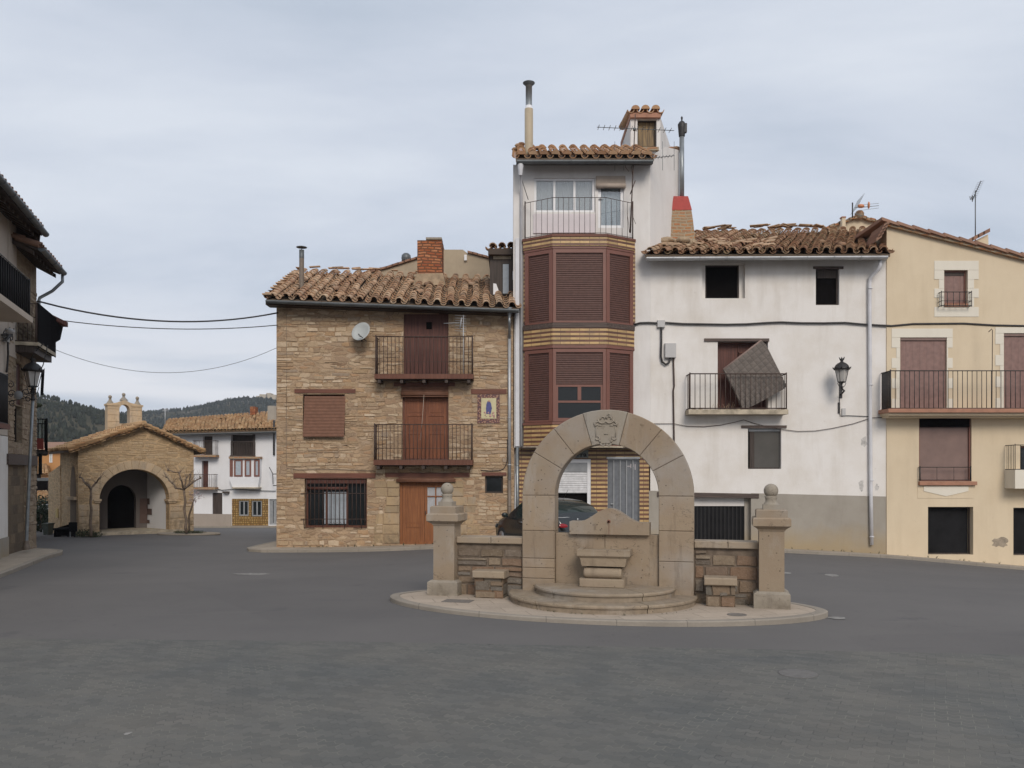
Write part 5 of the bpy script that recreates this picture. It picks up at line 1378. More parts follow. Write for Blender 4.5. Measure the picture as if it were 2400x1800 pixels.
# windows
a, b, c, d = H3['w1']; build('recess_infill', MB().fbox(F3, a+.0, a+.145, c, d, -.37, -.2).fbox(F3, b-.145, b, c, d, -.37, -.2), 'white2', wh)
w = build('window', framewin(F3, a+.15, b-.15, c+.003, d-.003, -.24, .04), 'oldwood', wh); build('pane', pane(F3, a+.17, b-.17, c+.02, d-.02, -.3), 'dark', w)
w = window(wh, F3, H3['w2'], -.12, .05, 1, 1, 'oldwood', 'dark'); build('inner_sash', MB().rbox(F3, 1916, 1963, 634, 652, -.14, -.125), 'oldwood', w)
for (a, b, c, d) in ((1907, 1977, 624, 630), (1651, 1803, 793, 800), (1738, 1844, 997, 1003)): beam(wh, F3, a, b, c, d, -.1, .045, 'oldwood_x')
g = H3['gd']
m = MB(); a, b = F3.sz(1540, 0)[0], F3.sz(1778, 0)[0]; z = F3.sz(0, 1153)[1]; m.hexa([F3.pt(a, z-.16, .05), F3.pt(b, z-.21, .05), F3.pt(b, z-.21, -.3), F3.pt(a, z-.16, -.3), F3.pt(a, z, .05), F3.pt(b, z-.06, .05), F3.pt(b, z-.06, -.3), F3.pt(a, z, -.3)]); build('lintel', m, 'oldwood_x', wh)
gd = build('garage_door', MB().rbox(F3, 1562, 1745, 1186, 1300, -.34, -.30), 'blackstuff', wh)
m = MB()
for i in range(16): u = F3.sz(1600+i*9.4, 0)[0]; m.fbox(F3, u, u+.02, -.2, F3.sz(0, 1187)[1], -.30, -.285)
build('door_board', m, 'iron', gd)
build('transom_board', MB().rbox(F3, 1562, 1745, 1165, 1186, -.33, -.24), 'white', gd)
build('jamb', MB().rbox(F3, 1745, 1760, 1165, 1300, -.37, -.22), 'cement', wh)
w = window(wh, F3, H3['lw'], -.16, .045, 1, 1, 'oldwood', 'dark')
build('insect_screen', MB().rbox(F3, 1768, 1829, 1012, 1096, -.16, -.14), plain('grey_mesh', (.085, .08, .073), .9, .1, 2), w)
build('sash_edge', MB().rbox(F3, 1757, 1768, 1008, 1097, -.15, -.13).rbox(F3, 1761, 1764, 1008, 1097, -.13, -.12), 'oldwood', w)
build('shutter_box', MB().rbox(F3, 1755, 1830, 1005, 1011, -.15, -.1), 'greymetal', w)
# balcony door and balcony
a, b, c, d = H3['bd']
dd = build('door', MB().fbox(F3, a+.0, b, c, d, -.36, -.28).fbox(F3, a, a+.06, c, d, -.28, -.22).fbox(F3, a+.06, b, d-.07, d, -.28, -.22).fbox(F3, a+.75, a+.8, c, d-.07, -.28, -.25), 'plankdoor', wh)
build('peep_window', framewin(F3, *F3.rect(1729, 1745, 826, 842, -.26), -.25, .03), 'redwood', dd)
a, b, c, d = F3.rect(1613, 1846, 960, 971, .5)
bal = build('balcony', MB().fbox(F3, a, b, c, d, 0, .58), 'slabstone', wh)
m = MB(); q = random.Random(8)
for i in range(40): u = q.uniform(a+.1, b-.1); w_ = q.uniform(.02, .07); m.ball(F3.pt(u, d+.005, q.uniform(.2, .5)), w_, 6, (1.4, 1, .5))
for i in range(18): u = a+1.15+q.uniform(-.3, .4); p = F3.pt(u, d, .35); m.bar(p, (p[0]+q.uniform(-.12, .12), p[1]-.03, p[2]+q.uniform(.08, .28)), .004, 4)
build('rubble_and_weeds', m, 'mortar', bal)
a, b, c, d = F3.rect(1617, 1843, 876, 957, .53)
build('railing', railing(F3, a, b, c, d, .53, 19, .0125, .020, post=.024, nside=3), 'iron_rust', bal)
# leaning quilted panel
lp = thing('leaning_panel', F3.at(1741, 956, .3), 'old quilted grey brown mattress leaning askew in the small balcony', 'mattress')
pix = [(1697, 866), (1788, 797), (1797, 806), (1843, 905), (1836, 912), (1793, 936), (1752, 957), (1738, 957), (1722, 918)]
m = MB(); fr_ = [F3.sz(x, y, .36) for x, y in pix][::-1]
def lean(a, z, d): return F3.pt(a, z, d-.10*(z-5.3))
n = len(fr_)
vs = [lean(a, z, .40) for a, z in fr_]+[lean(a, z, .24) for a, z in fr_]
m.add(vs, [tuple(range(n)), tuple(range(2*n-1, n-1, -1))]+[(i, i+n, (i+1) % n+n, (i+1) % n) for i in range(n)])
build('cushioned_face', m, 'quilt', lp)
p0, p1 = F3.sz(1697, 866, .36), F3.sz(1788, 797, .36)
m = MB().tube([lean(*p0, .35), lean(*p1, .35)], .05, 8); build('top_piping', m, plain('pinkish_piping', (.24, .17, .145), .9), lp)
# boxes and cables on the white house
jb = thing('junction_box', F3.at(1550, 767), 'small pale junction box where the thick wall cable arrives', 'electric box')
build('casing', MB().bbox(F3, *F3.rect(1541, 1559, 750, 767, .12), 0, .12), 'boxgrey', jb)
m = MB().tube([F3.at(*p, .08) for p in ((1550, 767), (1550, 800), (1549, 835), (1552, 848), (1560, 854), (1568, 850), (1571, 838))], .035, 8); build('conduit', m, 'iron', jb)
mb2 = thing('meter_box', F3.at(1572, 838), 'larger pale meter box below the junction box on the white wall', 'electric box')
build('casing', MB().bbox(F3, *F3.rect(1559, 1585, 804, 838, .16), 0, .16), 'boxgrey', mb2)
m = MB().tube([F3.at(*p, .05) for p in ((1578, 838), (1580, 905), (1578, 915), (1580, 1045), (1580, 1150))], .028, 8); build('conduit', m, 'iron_rust', mb2)
def cable(name, pts, r, label, mat='iron', seg=None):
    return single(name, MB().tube(pts, r, 7), mat, label, 'cable')
q = random.Random(12)
pts = [F3.at(1487, 761, .06)]+[F3.at(x, y+q.uniform(-1, 1), .06) for x, y in ((1500, 757), (1520, 756), (1541, 757), (1560, 757), (1600, 760), (1650, 760), (1700, 761), (1750, 759), (1800, 756), (1830, 755), (1880, 757), (1930, 757), (1980, 757), (2020, 760), (2060, 763), (2090, 763), (2140, 760), (2200, 758), (2260, 759), (2330, 762), (2400, 764), (2500, 766))]
cable('wall_cable', pts, .032, 'thick black cable running along the upper wall of the white and cream houses')
pts = [F3.at(x, y, .04) for x, y in ((1500, 990), (1522, 993), (1580, 993))]+[F3.at(x, y, .04) for x, y in ((1610, 999), (1650, 1000), (1690, 996), (1720, 990), (1743, 984), (1770, 993), (1800, 1000), (1830, 1006), (1870, 1011), (1910, 1010), (1950, 1004), (2000, 993), (2043, 979), (2080, 978))]
cable('thin_wall_wire', pts, .010, 'thin wire sagging across the white wall under the small balcony', 'iron_rust')
# wall lantern
def lantern(parent, c, sc=1.0, crown=True):
    """c: centre of the glass bottom; four-sided tapered lantern with a domed hood"""
    c = Vector(c); k = sc; pr = lambda r, h: (r*k, h*k)
    b = build('lamp_base', MB().lathe(c, [pr(.0, -.10), pr(.03, -.09), pr(.05, -.04), pr(.14, -.03), pr(.15, .0), pr(.13, .01), pr(0, .01)], 4), 'iron', parent)
    m = MB()
    for j in range(4):
        w = 2*math.pi*(j+.5)/4
        m.bar(c+Vector((math.cos(w)*.14*k, math.sin(w)*.14*k, 0)), c+Vector((math.cos(w)*.235*k, math.sin(w)*.235*k, .42*k)), .012*k, 5)
    m.bar(c+Vector((0, -.13*k, 0)), c+Vector((0, -.18*k, .42*k)), .006*k, 4)
    build('lamp_frame', m, 'iron', parent)
    build('lamp_glass', MB().lathe(c, [pr(.13, .01), pr(.225, .42)], 4), 'frost', parent)
    hd = build('lamp_hood', MB().lathe(c, [pr(.20, .41), pr(.27, .42), pr(.275, .47), pr(.25, .50), pr(.21, .58), pr(.14, .645), pr(.07, .68), pr(.05, .70), pr(.045, .73), pr(.075, .77), pr(.05, .80), pr(0, .80)], 20), 'iron', parent)
    m = MB()
    for j in range(8): w = math.pi*j/4+.39; p = c+Vector((math.cos(w)*.27*k, math.sin(w)*.27*k, .46*k)); m.tube([p, p+Vector((math.cos(w)*.03*k, math.sin(w)*.03*k, .07*k))], [.03*k, .004*k], 5)
    if crown:
        for j in range(6): w = math.pi*j/3; p = c+Vector((math.cos(w)*.06*k, math.sin(w)*.06*k, .78*k)); m.tube([p, p+Vector((math.cos(w)*.04*k, math.sin(w)*.04*k, .08*k))], [.025*k, .005*k], 5)
    build('hood_crest', m, 'iron', hd)
c = Vector(F3.at(1973, 895, .65))
wl = thing('wall_lantern', F3.at(1972, 925, 0), 'black wall lantern with domed hood on the white house beside the downpipe', 'lantern')
lantern(wl, c, .96)
m = MB(); w0 = Vector(F3.at(1970, 918, 0))
m.tube([w0+Vector((0, 0, -.08)), w0+Vector((0, -.12, -.08)), w0+Vector((.01, -.30, .0)), c+Vector((0, .0, -.22)), c+Vector((0, 0, -.09))], [.022, .028, .03, .024, .022], 8)
m.fbox(F3, w0.x-.05, w0.x+.05, w0.z-.22, w0.z+.32, 0, .03)
for k_ in range(3): m.lathe(c+Vector((0, 0, -.28+.06*k_)), [(.02, -.02), (.05, 0), (.02, .02)], 10)
for sg in (-1, 1): m.tube([c+Vector((sg*.02, 0, -.2)), c+Vector((sg*.10, 0, -.13)), c+Vector((sg*.14, 0, -.04))], .011, 5)
build('bracket', m, 'iron', wl)
m = MB().tube([F3.at(*p, .03) for p in ((1968, 925), (1967, 965), (1970, 975), (1985, 974), (2035, 976), (2043, 978))], .011, 6).rbox(F3, 1965, 1969, 943, 968, .0, .05); build('wire', m, 'iron', wl)
build('fuse_box', MB().rbox(F3, 1974, 1982, 957, 974, 0, .06), 'boxgrey', wl)
# blistered patches of plaster
m = MB(); q = random.Random(31)
def blot(F, cx, cy, rx, ry, d, n=16):
    vs = []
    for j in range(n): w = 2*math.pi*j/n; k = q.uniform(.65, 1.15); vs.append(F.at(cx+rx*k*math.cos(w), cy-ry*k*math.sin(w), d))
    m.add(vs, [tuple(range(n))[::-1]])
for a in ((2025, 1035, 8, 14), (2019, 1137, 7, 14), (2055, 1143, 5, 9)):
    blot(F3, *a, .003)
build('bare_patch', m, plain('greyed_plaster', (.50, .48, .455), .95, .3, 9), wh)

# ================================================================== CREAM HOUSE
F4 = front(28.46); r4 = lambda *a: F4.rect(*a)
ck = thing('cream_house', P(2240, 1305, 28.5), 'cream plastered house with brown shutters and long iron balcony at the right edge', 'house')
s0, s1 = F4.sz(2078, 900)[0]+.003, F4.sz(2640, 900)[0]
za, zb = F4.sz(2078, 528)[1], F4.sz(2640, 668)[1]
zt4 = lambda a: za+(zb-za)*(a-s0)/(s1-s0)
H4 = dict(w1=r4(2213, 2268, 633, 719), d1=r4(2110, 2219, 791, 958), d2=r4(2353, 2462, 781, 958), w2=r4(2154, 2277, 978, 1128), b1=r4(2175, 2281, 1188, 1300), b2=r4(2375, 2470, 1190, 1302), d3=r4(2391, 2480, 1045, 1120))
m = MB().wall(F4, s0, s1, -2.2, zt4, list(H4.values()), .32)
n_ = 12
m.fbox(F4, s0+.02, s1-.02, -2.2, F4.sz(2640, 668)[1]-.1, -11, -.32)
m.add([F4.pt(s0+.01, 6, -.3), F4.pt(s0+.01, za-.02, -.3), F4.pt(s0+.01, za-.02, -11), F4.pt(s0+.01, 6, -11)], [(0, 1, 2, 3)])
build('wall', m, 'cream', ck)
# sloping verge of flat tiles
m = MB(); mo = MB(); n = 16
for i in range(n):
    a0, a1 = s0-.25+(s1-s0+.25)*i/n, s0-.25+(s1-s0+.25)*(i+1.12)/n
    z0_, z1_ = zt4(a0)+.10, zt4(a1)+.055
    m.hexa([F4.pt(a0, z0_-.05, .22), F4.pt(a1, z1_-.05, .22), F4.pt(a1, z1_-.05, -11), F4.pt(a0, z0_-.05, -11), F4.pt(a0, z0_+.06, .20), F4.pt(a1, z1_+.045, .20), F4.pt(a1, z1_+.045, -11), F4.pt(a0, z0_+.06, -11)])
mo.hexa([F4.pt(s0-.1, zt4(s0-.1)-.06, .14), F4.pt(s1, zb-.06, .14), F4.pt(s1, zb-.06, -.3), F4.pt(s0-.1, zt4(s0-.1)-.06, -.3), F4.pt(s0-.1, zt4(s0-.1)+.04, .14), F4.pt(s1, zb+.04, .14), F4.pt(s1, zb+.04, -.3), F4.pt(s0-.1, zt4(s0-.1)+.04, -.3)])
rf = build('roof', m, 'tile_flat', ck); build('verge_moulding', mo, 'brick_old', rf)
m = MB(); A, B = F4.at(2078, 522, .15), F4.at(2056, 562, .15)
for i in range(5): p, p2 = lerp(A, B, i/5), lerp(A, B, (i+1.2)/5); m.hexa([(p2[0]-.06, 28.2, p2[2]-.05), (p[0]+.05, 28.2, p[2]-.05), (p[0]+.05, 29.2, p[2]-.05), (p2[0]-.06, 29.2, p2[2]-.05), (p2[0]-.06, 28.2, p2[2]+.05), (p[0]+.05, 28.2, p[2]+.05), (p[0]+.05, 29.2, p[2]+.05), (p2[0]-.06, 29.2, p2[2]+.05)])
build('short_verge', m, 'tile_flat', rf)
Fd = front(31.5)
dm = build('dormer', MB().pprism(Fd, [(2276, 590), (2318, 600), (2316, 549), (2277, 568)], -1.5, 0), 'cream', ck)
m = MB(); n = 4
for i in range(n):
    A, B = Fd.at(2266+i*13, 566-i*6.8, .15), Fd.at(2266+(i+1.2)*13, 566-(i+1.2)*6.8, .15); m.hexa([(A[0], A[1], A[2]-.09), (B[0], A[1], B[2]-.09), (B[0], A[1]+1.8, B[2]-.09), (A[0], A[1]+1.8, A[2]-.09), (A[0], A[1], A[2]+.05), (B[0], A[1], B[2]+.05), (B[0], A[1]+1.8, B[2]+.05), (A[0], A[1]+1.8, A[2]+.05)])
build('dormer_tiles', m, 'tile_flat', dm)
# pale surrounds with toothed edges
def surround(x0, x1, y0, y1, ox0, ox1, oy0, oy1, n=6, open_bottom=False):
    m = MB(); H_ = (oy1-oy0)/n
    m.rbox(F4, x0, x1, y0, oy0-.3, 0, .015)
    if not open_bottom: m.rbox(F4, x0, x1, oy1+.3, y1, 0, .015)
    for i in range(n):
        a, b = oy0+H_*i+.2, oy0+H_*(i+1)-.2; t = 11 if i % 2 else 0
        m.rbox(F4, x0+t, ox0-.3, a, b, 0, .015); m.rbox(F4, ox1+.3, x1-t, a, b, 0, .015)
    return m
build('surround', surround(2190, 2294, 611, 742, 2213, 2268, 633, 719, 4), 'cream_light', ck)
build('surround', surround(2090, 2233, 770, 958, 2110, 2219, 791, 958, 7, True), 'cream_light', ck)
build('surround', surround(2333, 2482, 767, 958, 2353, 2462, 781, 958, 7, True), 'cream_light', ck)
for k_, x0, x1 in (('d1', 2110, 2219), ('d2', 2353, 2462)):
    a, b, c, d = H4[k_]
    w = build('shutter_door', MB().fbox(F4, a, b, c, d-.09, -.12, -.07), 'brownshut', ck); build('top_rail', MB().fbox(F4, a, b, d-.09, d, -.12, -.02), 'shutflat', w)
a, b, c, d = H4['w1']
w = build('window', framewin(F4, a+.003, b-.003, c+.12, d-.003, -.12, .05, 1, 1), 'bay', ck)
build('shutter', MB().fbox(F4, a+.05, b-.05, c+.15, d-.15, -.2, -.15), 'brownshut', w)
build('shutter_box', MB().fbox(F4, a+.05, b-.05, d-.16, d-.05, -.2, -.13), 'oldwood', w)
build('sill', MB().fbox(F4, a+.0, b+.0, c, c+.1, -.25, .06), 'terracotta', w)
ra = F4.rect(2207, 2278, 684, 716, .22)
build('window_railing', railing(F4, ra[0], ra[1], ra[2], ra[3], .2, 5, .011, .014, mid=ra[2]+.16, post=.014, nside=2), 'iron', w)
a, b, c, d = F4.rect(2080, 2560, 958, 967, .7)
bal = build('balcony', MB().fbox(F4, a, b, c, d, 0, .78), 'terracotta', ck)
build('moulding', MB().fbox(F4, a+.06, b, c-.09, c-.002, 0, .66).fbox(F4, a+.12, b, c-.15, c-.09, 0, .5), 'cream', bal)
ra = F4.rect(2087, 2560, 869, 957, .7)
build('railing', railing(F4, ra[0], ra[1], ra[2], ra[3], .70, 42, .0125, .017, post=.024, nside=12), 'iron', bal)
m = MB().tube([F4.at(2325, 957, .65), F4.at(2326, 774, .65), F4.at(2324, 771, .65), F4.at(2317, 778, .65)], .013, 6); build('hooked_rod', m, 'iron_rust', bal)
a, b, c, d = H4['w2']
w = build('window', framewin(F4, a+.003, b-.003, c+.003, d-.003, -.06, .05), 'bay', ck)
build('roller_shutter', MB().fbox(F4, a+.05, b-.05, c+.05, d-.05, -.16, -.12), 'shutflat', w)
build('rolled_screen', MB().fbox(F4, a+.05, b-.05, d-.33, d-.05, -.12, -.03), 'dark', w)
build('sill', MB().fbox(F4, a-.03, b+.13, c-.13, c-.005, -.1, .12), 'terracotta', w)
ra = F4.rect(2157, 2276, 1095, 1125, .12)
build('window_railing', railing(F4, ra[0], ra[1], ra[2], ra[3], .1, 3, .008, .012, post=.02, nside=2), 'iron', w)
m = MB(); m.rbox(F4, 2151, 2282, 1138, 1168, 0, .012); build('apron', m, 'cream', ck)
m = MB(); m.pprism(F4, [(2165, 1140), (2270, 1140), (2270, 1151), (2218, 1163), (2165, 1151)][::-1], .01, .03); build('apron_relief', m, 'cream_light', ck)
for k_ in ('b1', 'b2'):
    a, b, c, d = H4[k_]
    w = build('cellar_door', framewin(F4, a+.002, b-.002, c, d, -.2, .04), 'oldwood', ck)
    build('dark_leaf', MB().fbox(F4, a+.04, b-.30, c, d-.04, -.28, -.24).fbox(F4, b-.3, b-.04, c, d-.04, -.31, -.29), 'blackstuff', w)
m = MB(); blot(F4, 2343, 1271, 20, 12, .004, 22); build('bare_patch', m, plain('bare_cement', (.30, .25, .19), .95, .3, 8), ck)
a, b, c, d = F4.rect(2375, 2480, 1101, 1145, .5)
bal = build('balcony', MB().fbox(F4, a, b, c, d, 0, .6), 'cream_light', ck)
ra = F4.rect(2377, 2480, 1043, 1100, .5); build('railing', railing(F4, ra[0], ra[1], ra[2], ra[3], .55, 8, .009, .013, nside=6), 'iron', bal)
window(ck, F4, H4['d3'], -.15, .06, 1, 1, 'bay', 'glass')
# rear gable and chimney
Fq = front(36.5)
rc_ = thing('rear_cream_house', P(2010, 700, 36.5), 'cream gable with tiled verge peeping over the old white roof', 'house')
m = MB().pprism(Fq, [(1930, 560), (2090, 560), (2090, 528), (2013, 508), (1936, 536)], -6, 0).rbox(Fq, 1930, 2090, 560, 1150, -6, -.01); build('wall', m, 'cream', rc_)
m = MB()
for (A, B, n) in (((1932, 538), (2013, 508), 7), ((2010, 507), (2092, 530), 8)):
    for i in range(n):
        p, p2 = Fq.at(A[0]+(B[0]-A[0])*i/n, A[1]+(B[1]-A[1])*i/n-2, .2), Fq.at(A[0]+(B[0]-A[0])*(i+1.15)/n, A[1]+(B[1]-A[1])*(i+1.15)/n-2, .2)
        z = .03*(i % 2); m.hexa([(p[0], p[1], p[2]-.06+z), (p2[0], p[1], p2[2]-.06+z), (p2[0], p[1]+6, p2[2]-.06+z), (p[0], p[1]+6, p[2]-.06+z), (p[0], p[1], p[2]+.05+z), (p2[0], p[1], p2[2]+.05+z), (p2[0], p[1]+6, p2[2]+.05+z), (p[0], p[1]+6, p[2]+.05+z)])
m.ball(Fq.at(2014, 504, .1), .2, 10, (1, 1.2, 1.1))
build('roof', m, 'brick_old', rc_)
m = MB(); m.rbox(Fq, 1974, 1982, 510, 532, .3, .5); cc = build('chimney', m, 'cream', rc_); build('cap', MB().rbox(Fq, 1973, 1983, 507, 510, .28, .52), 'terracotta', cc)
an = thing('orange_aerial', P(1998, 508, 36), 'aerial with orange parts on the rear cream gable', 'aerial')
m = MB().bar(P(1998, 510, 36), P(1998, 475, 36), .03); build('mast', m, 'iron', an)
m = MB(); A, B = Vector(P(2003, 487, 36)), Vector(P(2060, 482, 36)); m.bar(A, B, .012, 5)
for j in (-1, 0, 1): m.bar(A+Vector((.2, 0, j*.12)), B+Vector((0, 0, j*.10)), .008, 4)
for i in range(6): p = Vector(P(2000+i*3, 492-i*3.2, 36)); m.bar(p-Vector((.12, 0, .22)), p+Vector((.20, 0, .42)), .008, 4)
m.bar(P(2003, 500, 36), P(2022, 506, 36), .015, 4)
build('antenna_elements', m, 'zinc', an)
m = MB().ball(P(2018, 483, 36), .1, 8, (1.6, 1, .9)).ball(P(2036, 481, 36), .09, 8, (.5, 1, 1.8)); build('orange_clip', m, plain('orange_plastic', (.55, .22, .10), .5), an)
an = thing('pole_aerial', P(2286, 560, 31.5), 'thin pole aerial with slanted comb above the cream house', 'aerial')
m = MB().bar(P(2286, 575, 31.5), P(2286, 447, 31.5), .022); build('mast', m, 'zinc', an)
m = MB(); A, B = Vector(P(2280, 467, 31.5)), Vector(P(2299, 424, 31.5)); m.bar(A, B, .016, 5); e_ = Vector((.9, 0, .3)).normalized()
for i in range(9): p = A+(B-A)*(i+.5)/9; m.bar(p-e_*.14, p+e_*.14, .007, 4)
m.bar(P(2274, 465, 31.5), P(2286, 458, 31.5), .012, 4); m.bar(P(2279, 473, 31.5), P(2279, 458, 31.5), .016, 4)
for i in range(3): m.bar(P(2272+i*3, 460, 31.5), P(2275+i*3, 469, 31.5), .008, 4)
build('antenna_elements', m, 'iron', an)
# ================================================================== LEFT ROW
FL = Fr(-15.03, 26.4, 107.8)
sB = FL.sz(18, 1000)[0]; sA = sB-14
nh = thing('near_left_house', FL.pt(sB-2, 0), 'pale plastered house cut off by the left edge, with black screened balcony and deep eaves', 'house')
w_ = (FL.sz(-18, 580)[0], FL.sz(16, 580)[0], 5.9+.6, 8.15)
wd = (sB-2.6, sB-1.7, 3.45, 5.5)
m = MB().wall(FL, sA, sB, 3.35, 9.35, [w_, wd], .25).fbox(FL, sB-.002, -2.5, 5.6, 9.4, -.25, .02); m.fbox(FL, sA, sB-.01, -.5, 9.2, -9, -.25); build('wall', m, 'beige', nh)
build('lower_wall', MB().wall(FL, sA, sB+.02, .55, 3.33, [(sB-3, sB-1.9, .55, 2.6)], .25), 'white2', nh)
build('plinth', MB().fbox(FL, sA, sB+.01, -.5, .55, -.25, .03), 'cement', nh)
w = build('window', framewin(FL, *[w_[0]+.01, w_[1]-.01, w_[2]+.01, w_[3]-.01], -.1, .08, 2), 'whiteframe', nh); build('shutter', pane(FL, w_[0], w_[1], w_[2], w_[3], -.12), 'palegreen', w)
window(nh, FL, wd, -.12, .07, 2, 1, 'oldwood')
def eaves(parent, s0, s1, z, over, mat='tile', n=None, seed=0, slope=.36):
    eL, eR = FL.pt(s0, z, over), FL.pt(s1, z, over); rL, rR = FL.pt(s0, z+slope*(over+4.5), -4.5), FL.pt(s1, z+slope*(over+4.5), -4.5)
    rf = build('roof', patch(eL, eR, rL, rR, .08, .02), 'soffit', parent)
    n = int((s1-s0)/.30)
    build('roof_tiles', tiles(MB(), eL, eR, rL, rR, n, 12, .115, .015, seed=seed), mat, rf)
    m = MB()
    k = int((s1-s0)/.42)
    for i in range(k+1):
        a = s0+.08+(s1-s0-.16)*i/k
        m.hexa([FL.pt(a-.06, z-.22+.1*0, over-.12), FL.pt(a+.06, z-.22, over-.12), FL.pt(a+.06, z-.12+slope*over, -.1), FL.pt(a-.06, z-.12+slope*over, -.1),
                FL.pt(a-.06, z-.10, over-.12), FL.pt(a+.06, z-.10, over-.12), FL.pt(a+.06, z+.0+slope*over*.95, -.1), FL.pt(a-.06, z+.0+slope*over*.95, -.1)])
    build('rafter', m, 'soffit', rf)
    g = build('gutter', gutter(MB(), FL.pt(s0, z-.02, over+.09), FL.pt(s1+.02, z-.02, over+.09), .10), 'zinc', parent)
    return rf
eaves(nh, sA, -2.45, 9.30, .66, 'tile_flat', seed=31)
m = MB(); vs = [FL.pt(a_, z_, d_) for a_ in (-2.52, -2.44) for d_, z_ in ((0, 8.85), (.60, 9.02), (.62, 9.22), (0, 9.46))]
m.add(vs, [(0, 1, 2, 3), (7, 6, 5, 4), (0, 4, 5, 1), (1, 5, 6, 2)]); build('bargeboard', m, 'soffit', nh)
# upper balcony with black screen
a0 = sA; a1 = FL.sz(72, 700, .9)[0]
zb_ = 2.3+(1110-757)*FL.at(74, 757, .9)[1]/FPX
bal = build('balcony', MB().fbox(FL, a0, a1, zb_-.02, zb_+.13, 0, .95), 'palebeige', nh)
build('railing', railing(FL, a0, a1-.02, zb_+.13, zb_+1.10, .88, 60, .008, .013, post=.02, left=False), 'iron', bal)
build('reed_screen', MB().fbox(FL, a0, a1-.03, zb_+.16, zb_+1.08, .845, .868).fbox(FL, a1-.05, a1-.035, zb_+.16, zb_+1.08, .05, .84), 'screen', bal)
# lower balcony
a1 = FL.sz(15, 930, .5)[0]
zf = FL.sz(10, 998, .5)[1]; zt_ = FL.sz(10, 878, .5)[1]
bal = build('balcony', MB().fbox(FL, sB-4.0, a1+.03, zf-.08, zf+.04, 0, .58), 'redwood_x', nh)
build('railing', railing(FL, sB-4.0, a1, zf+.06, zt_, .52, 26, .010, .015, post=.02), 'iron', bal)
# stone house at the far end of the row
ls = thing('left_stone_house', FL.pt(-1.5, 0), 'narrow rubble house with walled-up door behind the street lamp at the left edge', 'house')
rf_ = lambda *a: FL.rect(*a)
HL = dict(w=rf_(33, 52, 952, 1037), d=rf_(19, 62, 1088, 1300), u=rf_(38, 53, 852, 950), t=rf_(41, 62, 640, 690))
m = MB().wall(FL, sB+.02, 0, -.6, 8.8, list(HL.values()), .28); m.fbox(FL, sB+.03, -.02, -.6, 8.8, -8, -.28); lw_ = build('wall', m, 'rubble_left', ls)
build('rubble_stones', stones(MB(), FL, sB+.03, -.01, -.05, 8.2, blocks_from(list(HL.values())+[(HL['d'][0]-.16, 0, HL['d'][3]-.02, HL['d'][3]+.28)]), seed=13, drop=.1), 'fieldstone_left', lw_)
window(ls, FL, HL['w'], -.15, .04, 1, 1, 'oldwood', 'dark'); window(ls, FL, HL['t'], -.15, .05, 1, 1, 'oldwood', 'dark')
a, b, c, d = HL['u']; build('boarded_window', MB().fbox(FL, a, b, c, d, -.15, -.08), 'plankdoor', ls)
a, b, c, d = HL['d']; build('walled_up_door', MB().fbox(FL, a, b, c, d, -.2, -.07), 'ashlar_left', ls)
build('lintel', MB().fbox(FL, a-.15, -.03, d-.02, d+.28, -.1, .05), 'oldwood_x', ls)
eaves(ls, -3.0, .05, 8.74, .67, 'tile_flat', seed=37)
m = MB(); e_ = FL.pt(0.0, 8.62, .74); m.tube([e_, (e_[0], e_[1], 8.42), FL.pt(0.0, 8.1, .45), FL.pt(-.04, 7.85, .1), FL.pt(-.05, 7.75, .08), FL.pt(-.05, 6.3, .08)], .05, 9); build('downpipe', m, 'zinc_mid', ls)
# screened balcony of the stone house
a0 = FL.sz(33, 790, 0)[0]; a1 = -.35; zb_ = 6.08
bal = build('balcony', MB().fbox(FL, a0, a1, zb_-.10, zb_, 0, .62), 'slabstone', ls)
build('underside', MB().fbox(FL, a0+.05, a1, zb_-.30, zb_-.102, 0, .5), 'oldwood', bal)
build('railing', railing(FL, a0+.02, a1, zb_+.02, zb_+1.1, .56, 12, .009, .014, post=.03, nside=5), 'iron_rust', bal)
m = MB().fbox(FL, a0+.04, a1+.1, zb_-.12, zb_+1.14, .58, .60)
m.add([FL.pt(a1-.8, zb_+1.12, .60), FL.pt(a1+.1, zb_+.95, .82), FL.pt(a1+.12, zb_+.45, .72), FL.pt(a1-.5, zb_+.2, .61)], [(0, 1, 2, 3), (3, 2, 1, 0)])
build('black_screen', m, 'screen', bal)
build('fallen_board', MB().hexa([FL.pt(a1-.5, zb_+1.05, .62), FL.pt(a1+.05, zb_+.85, .95), FL.pt(a1+.05, zb_+.85, .62), FL.pt(a1-.5, zb_+1.0, .6), FL.pt(a1-.5, zb_+1.12, .62), FL.pt(a1+.05, zb_+1.0, .95), FL.pt(a1+.05, zb_+1.0, .62), FL.pt(a1-.5, zb_+1.1, .6)]), 'plankdoor', bal)
# wires, old lamp and iron scroll on the left row
jn = thing('wire_bundle', FL.at(22, 790, .1), 'tangled bundle of wires and a pale insulator under the left balcony', 'wires')
m = MB(); q = random.Random(17)
for i in range(16):
    c = FL.at(q.uniform(2, 34), q.uniform(764, 792), .12); c2 = FL.at(q.uniform(2, 30), q.uniform(775, 800), .15); c3 = lerp(c, c2, .5); m.tube([c, (c3[0]+q.uniform(-.05, .05), c3[1], c3[2]+q.uniform(-.1, .1)), c2], .014, 5)
m.tube([FL.at(18, 790, .1), FL.at(19, 830, .08), FL.at(17, 860, .06), FL.at(15, 872, .06)], .03, 6); build('wire', m, 'iron', jn)
m = MB().lathe(FL.at(23, 775, .3), [(.0, -.08), (.10, -.06), (.12, .0), (.06, .05), (0, .06)], 10).fbox(FL, *FL.rect(21, 26, 785, 802, .15), .02, .12); build('insulator', m, 'boxgrey', jn)
br = thing('iron_scroll_bracket', FL.at(18, 930, .05), 'wrought iron scroll bracket holding a round grey disc beside the street lamp', 'bracket')
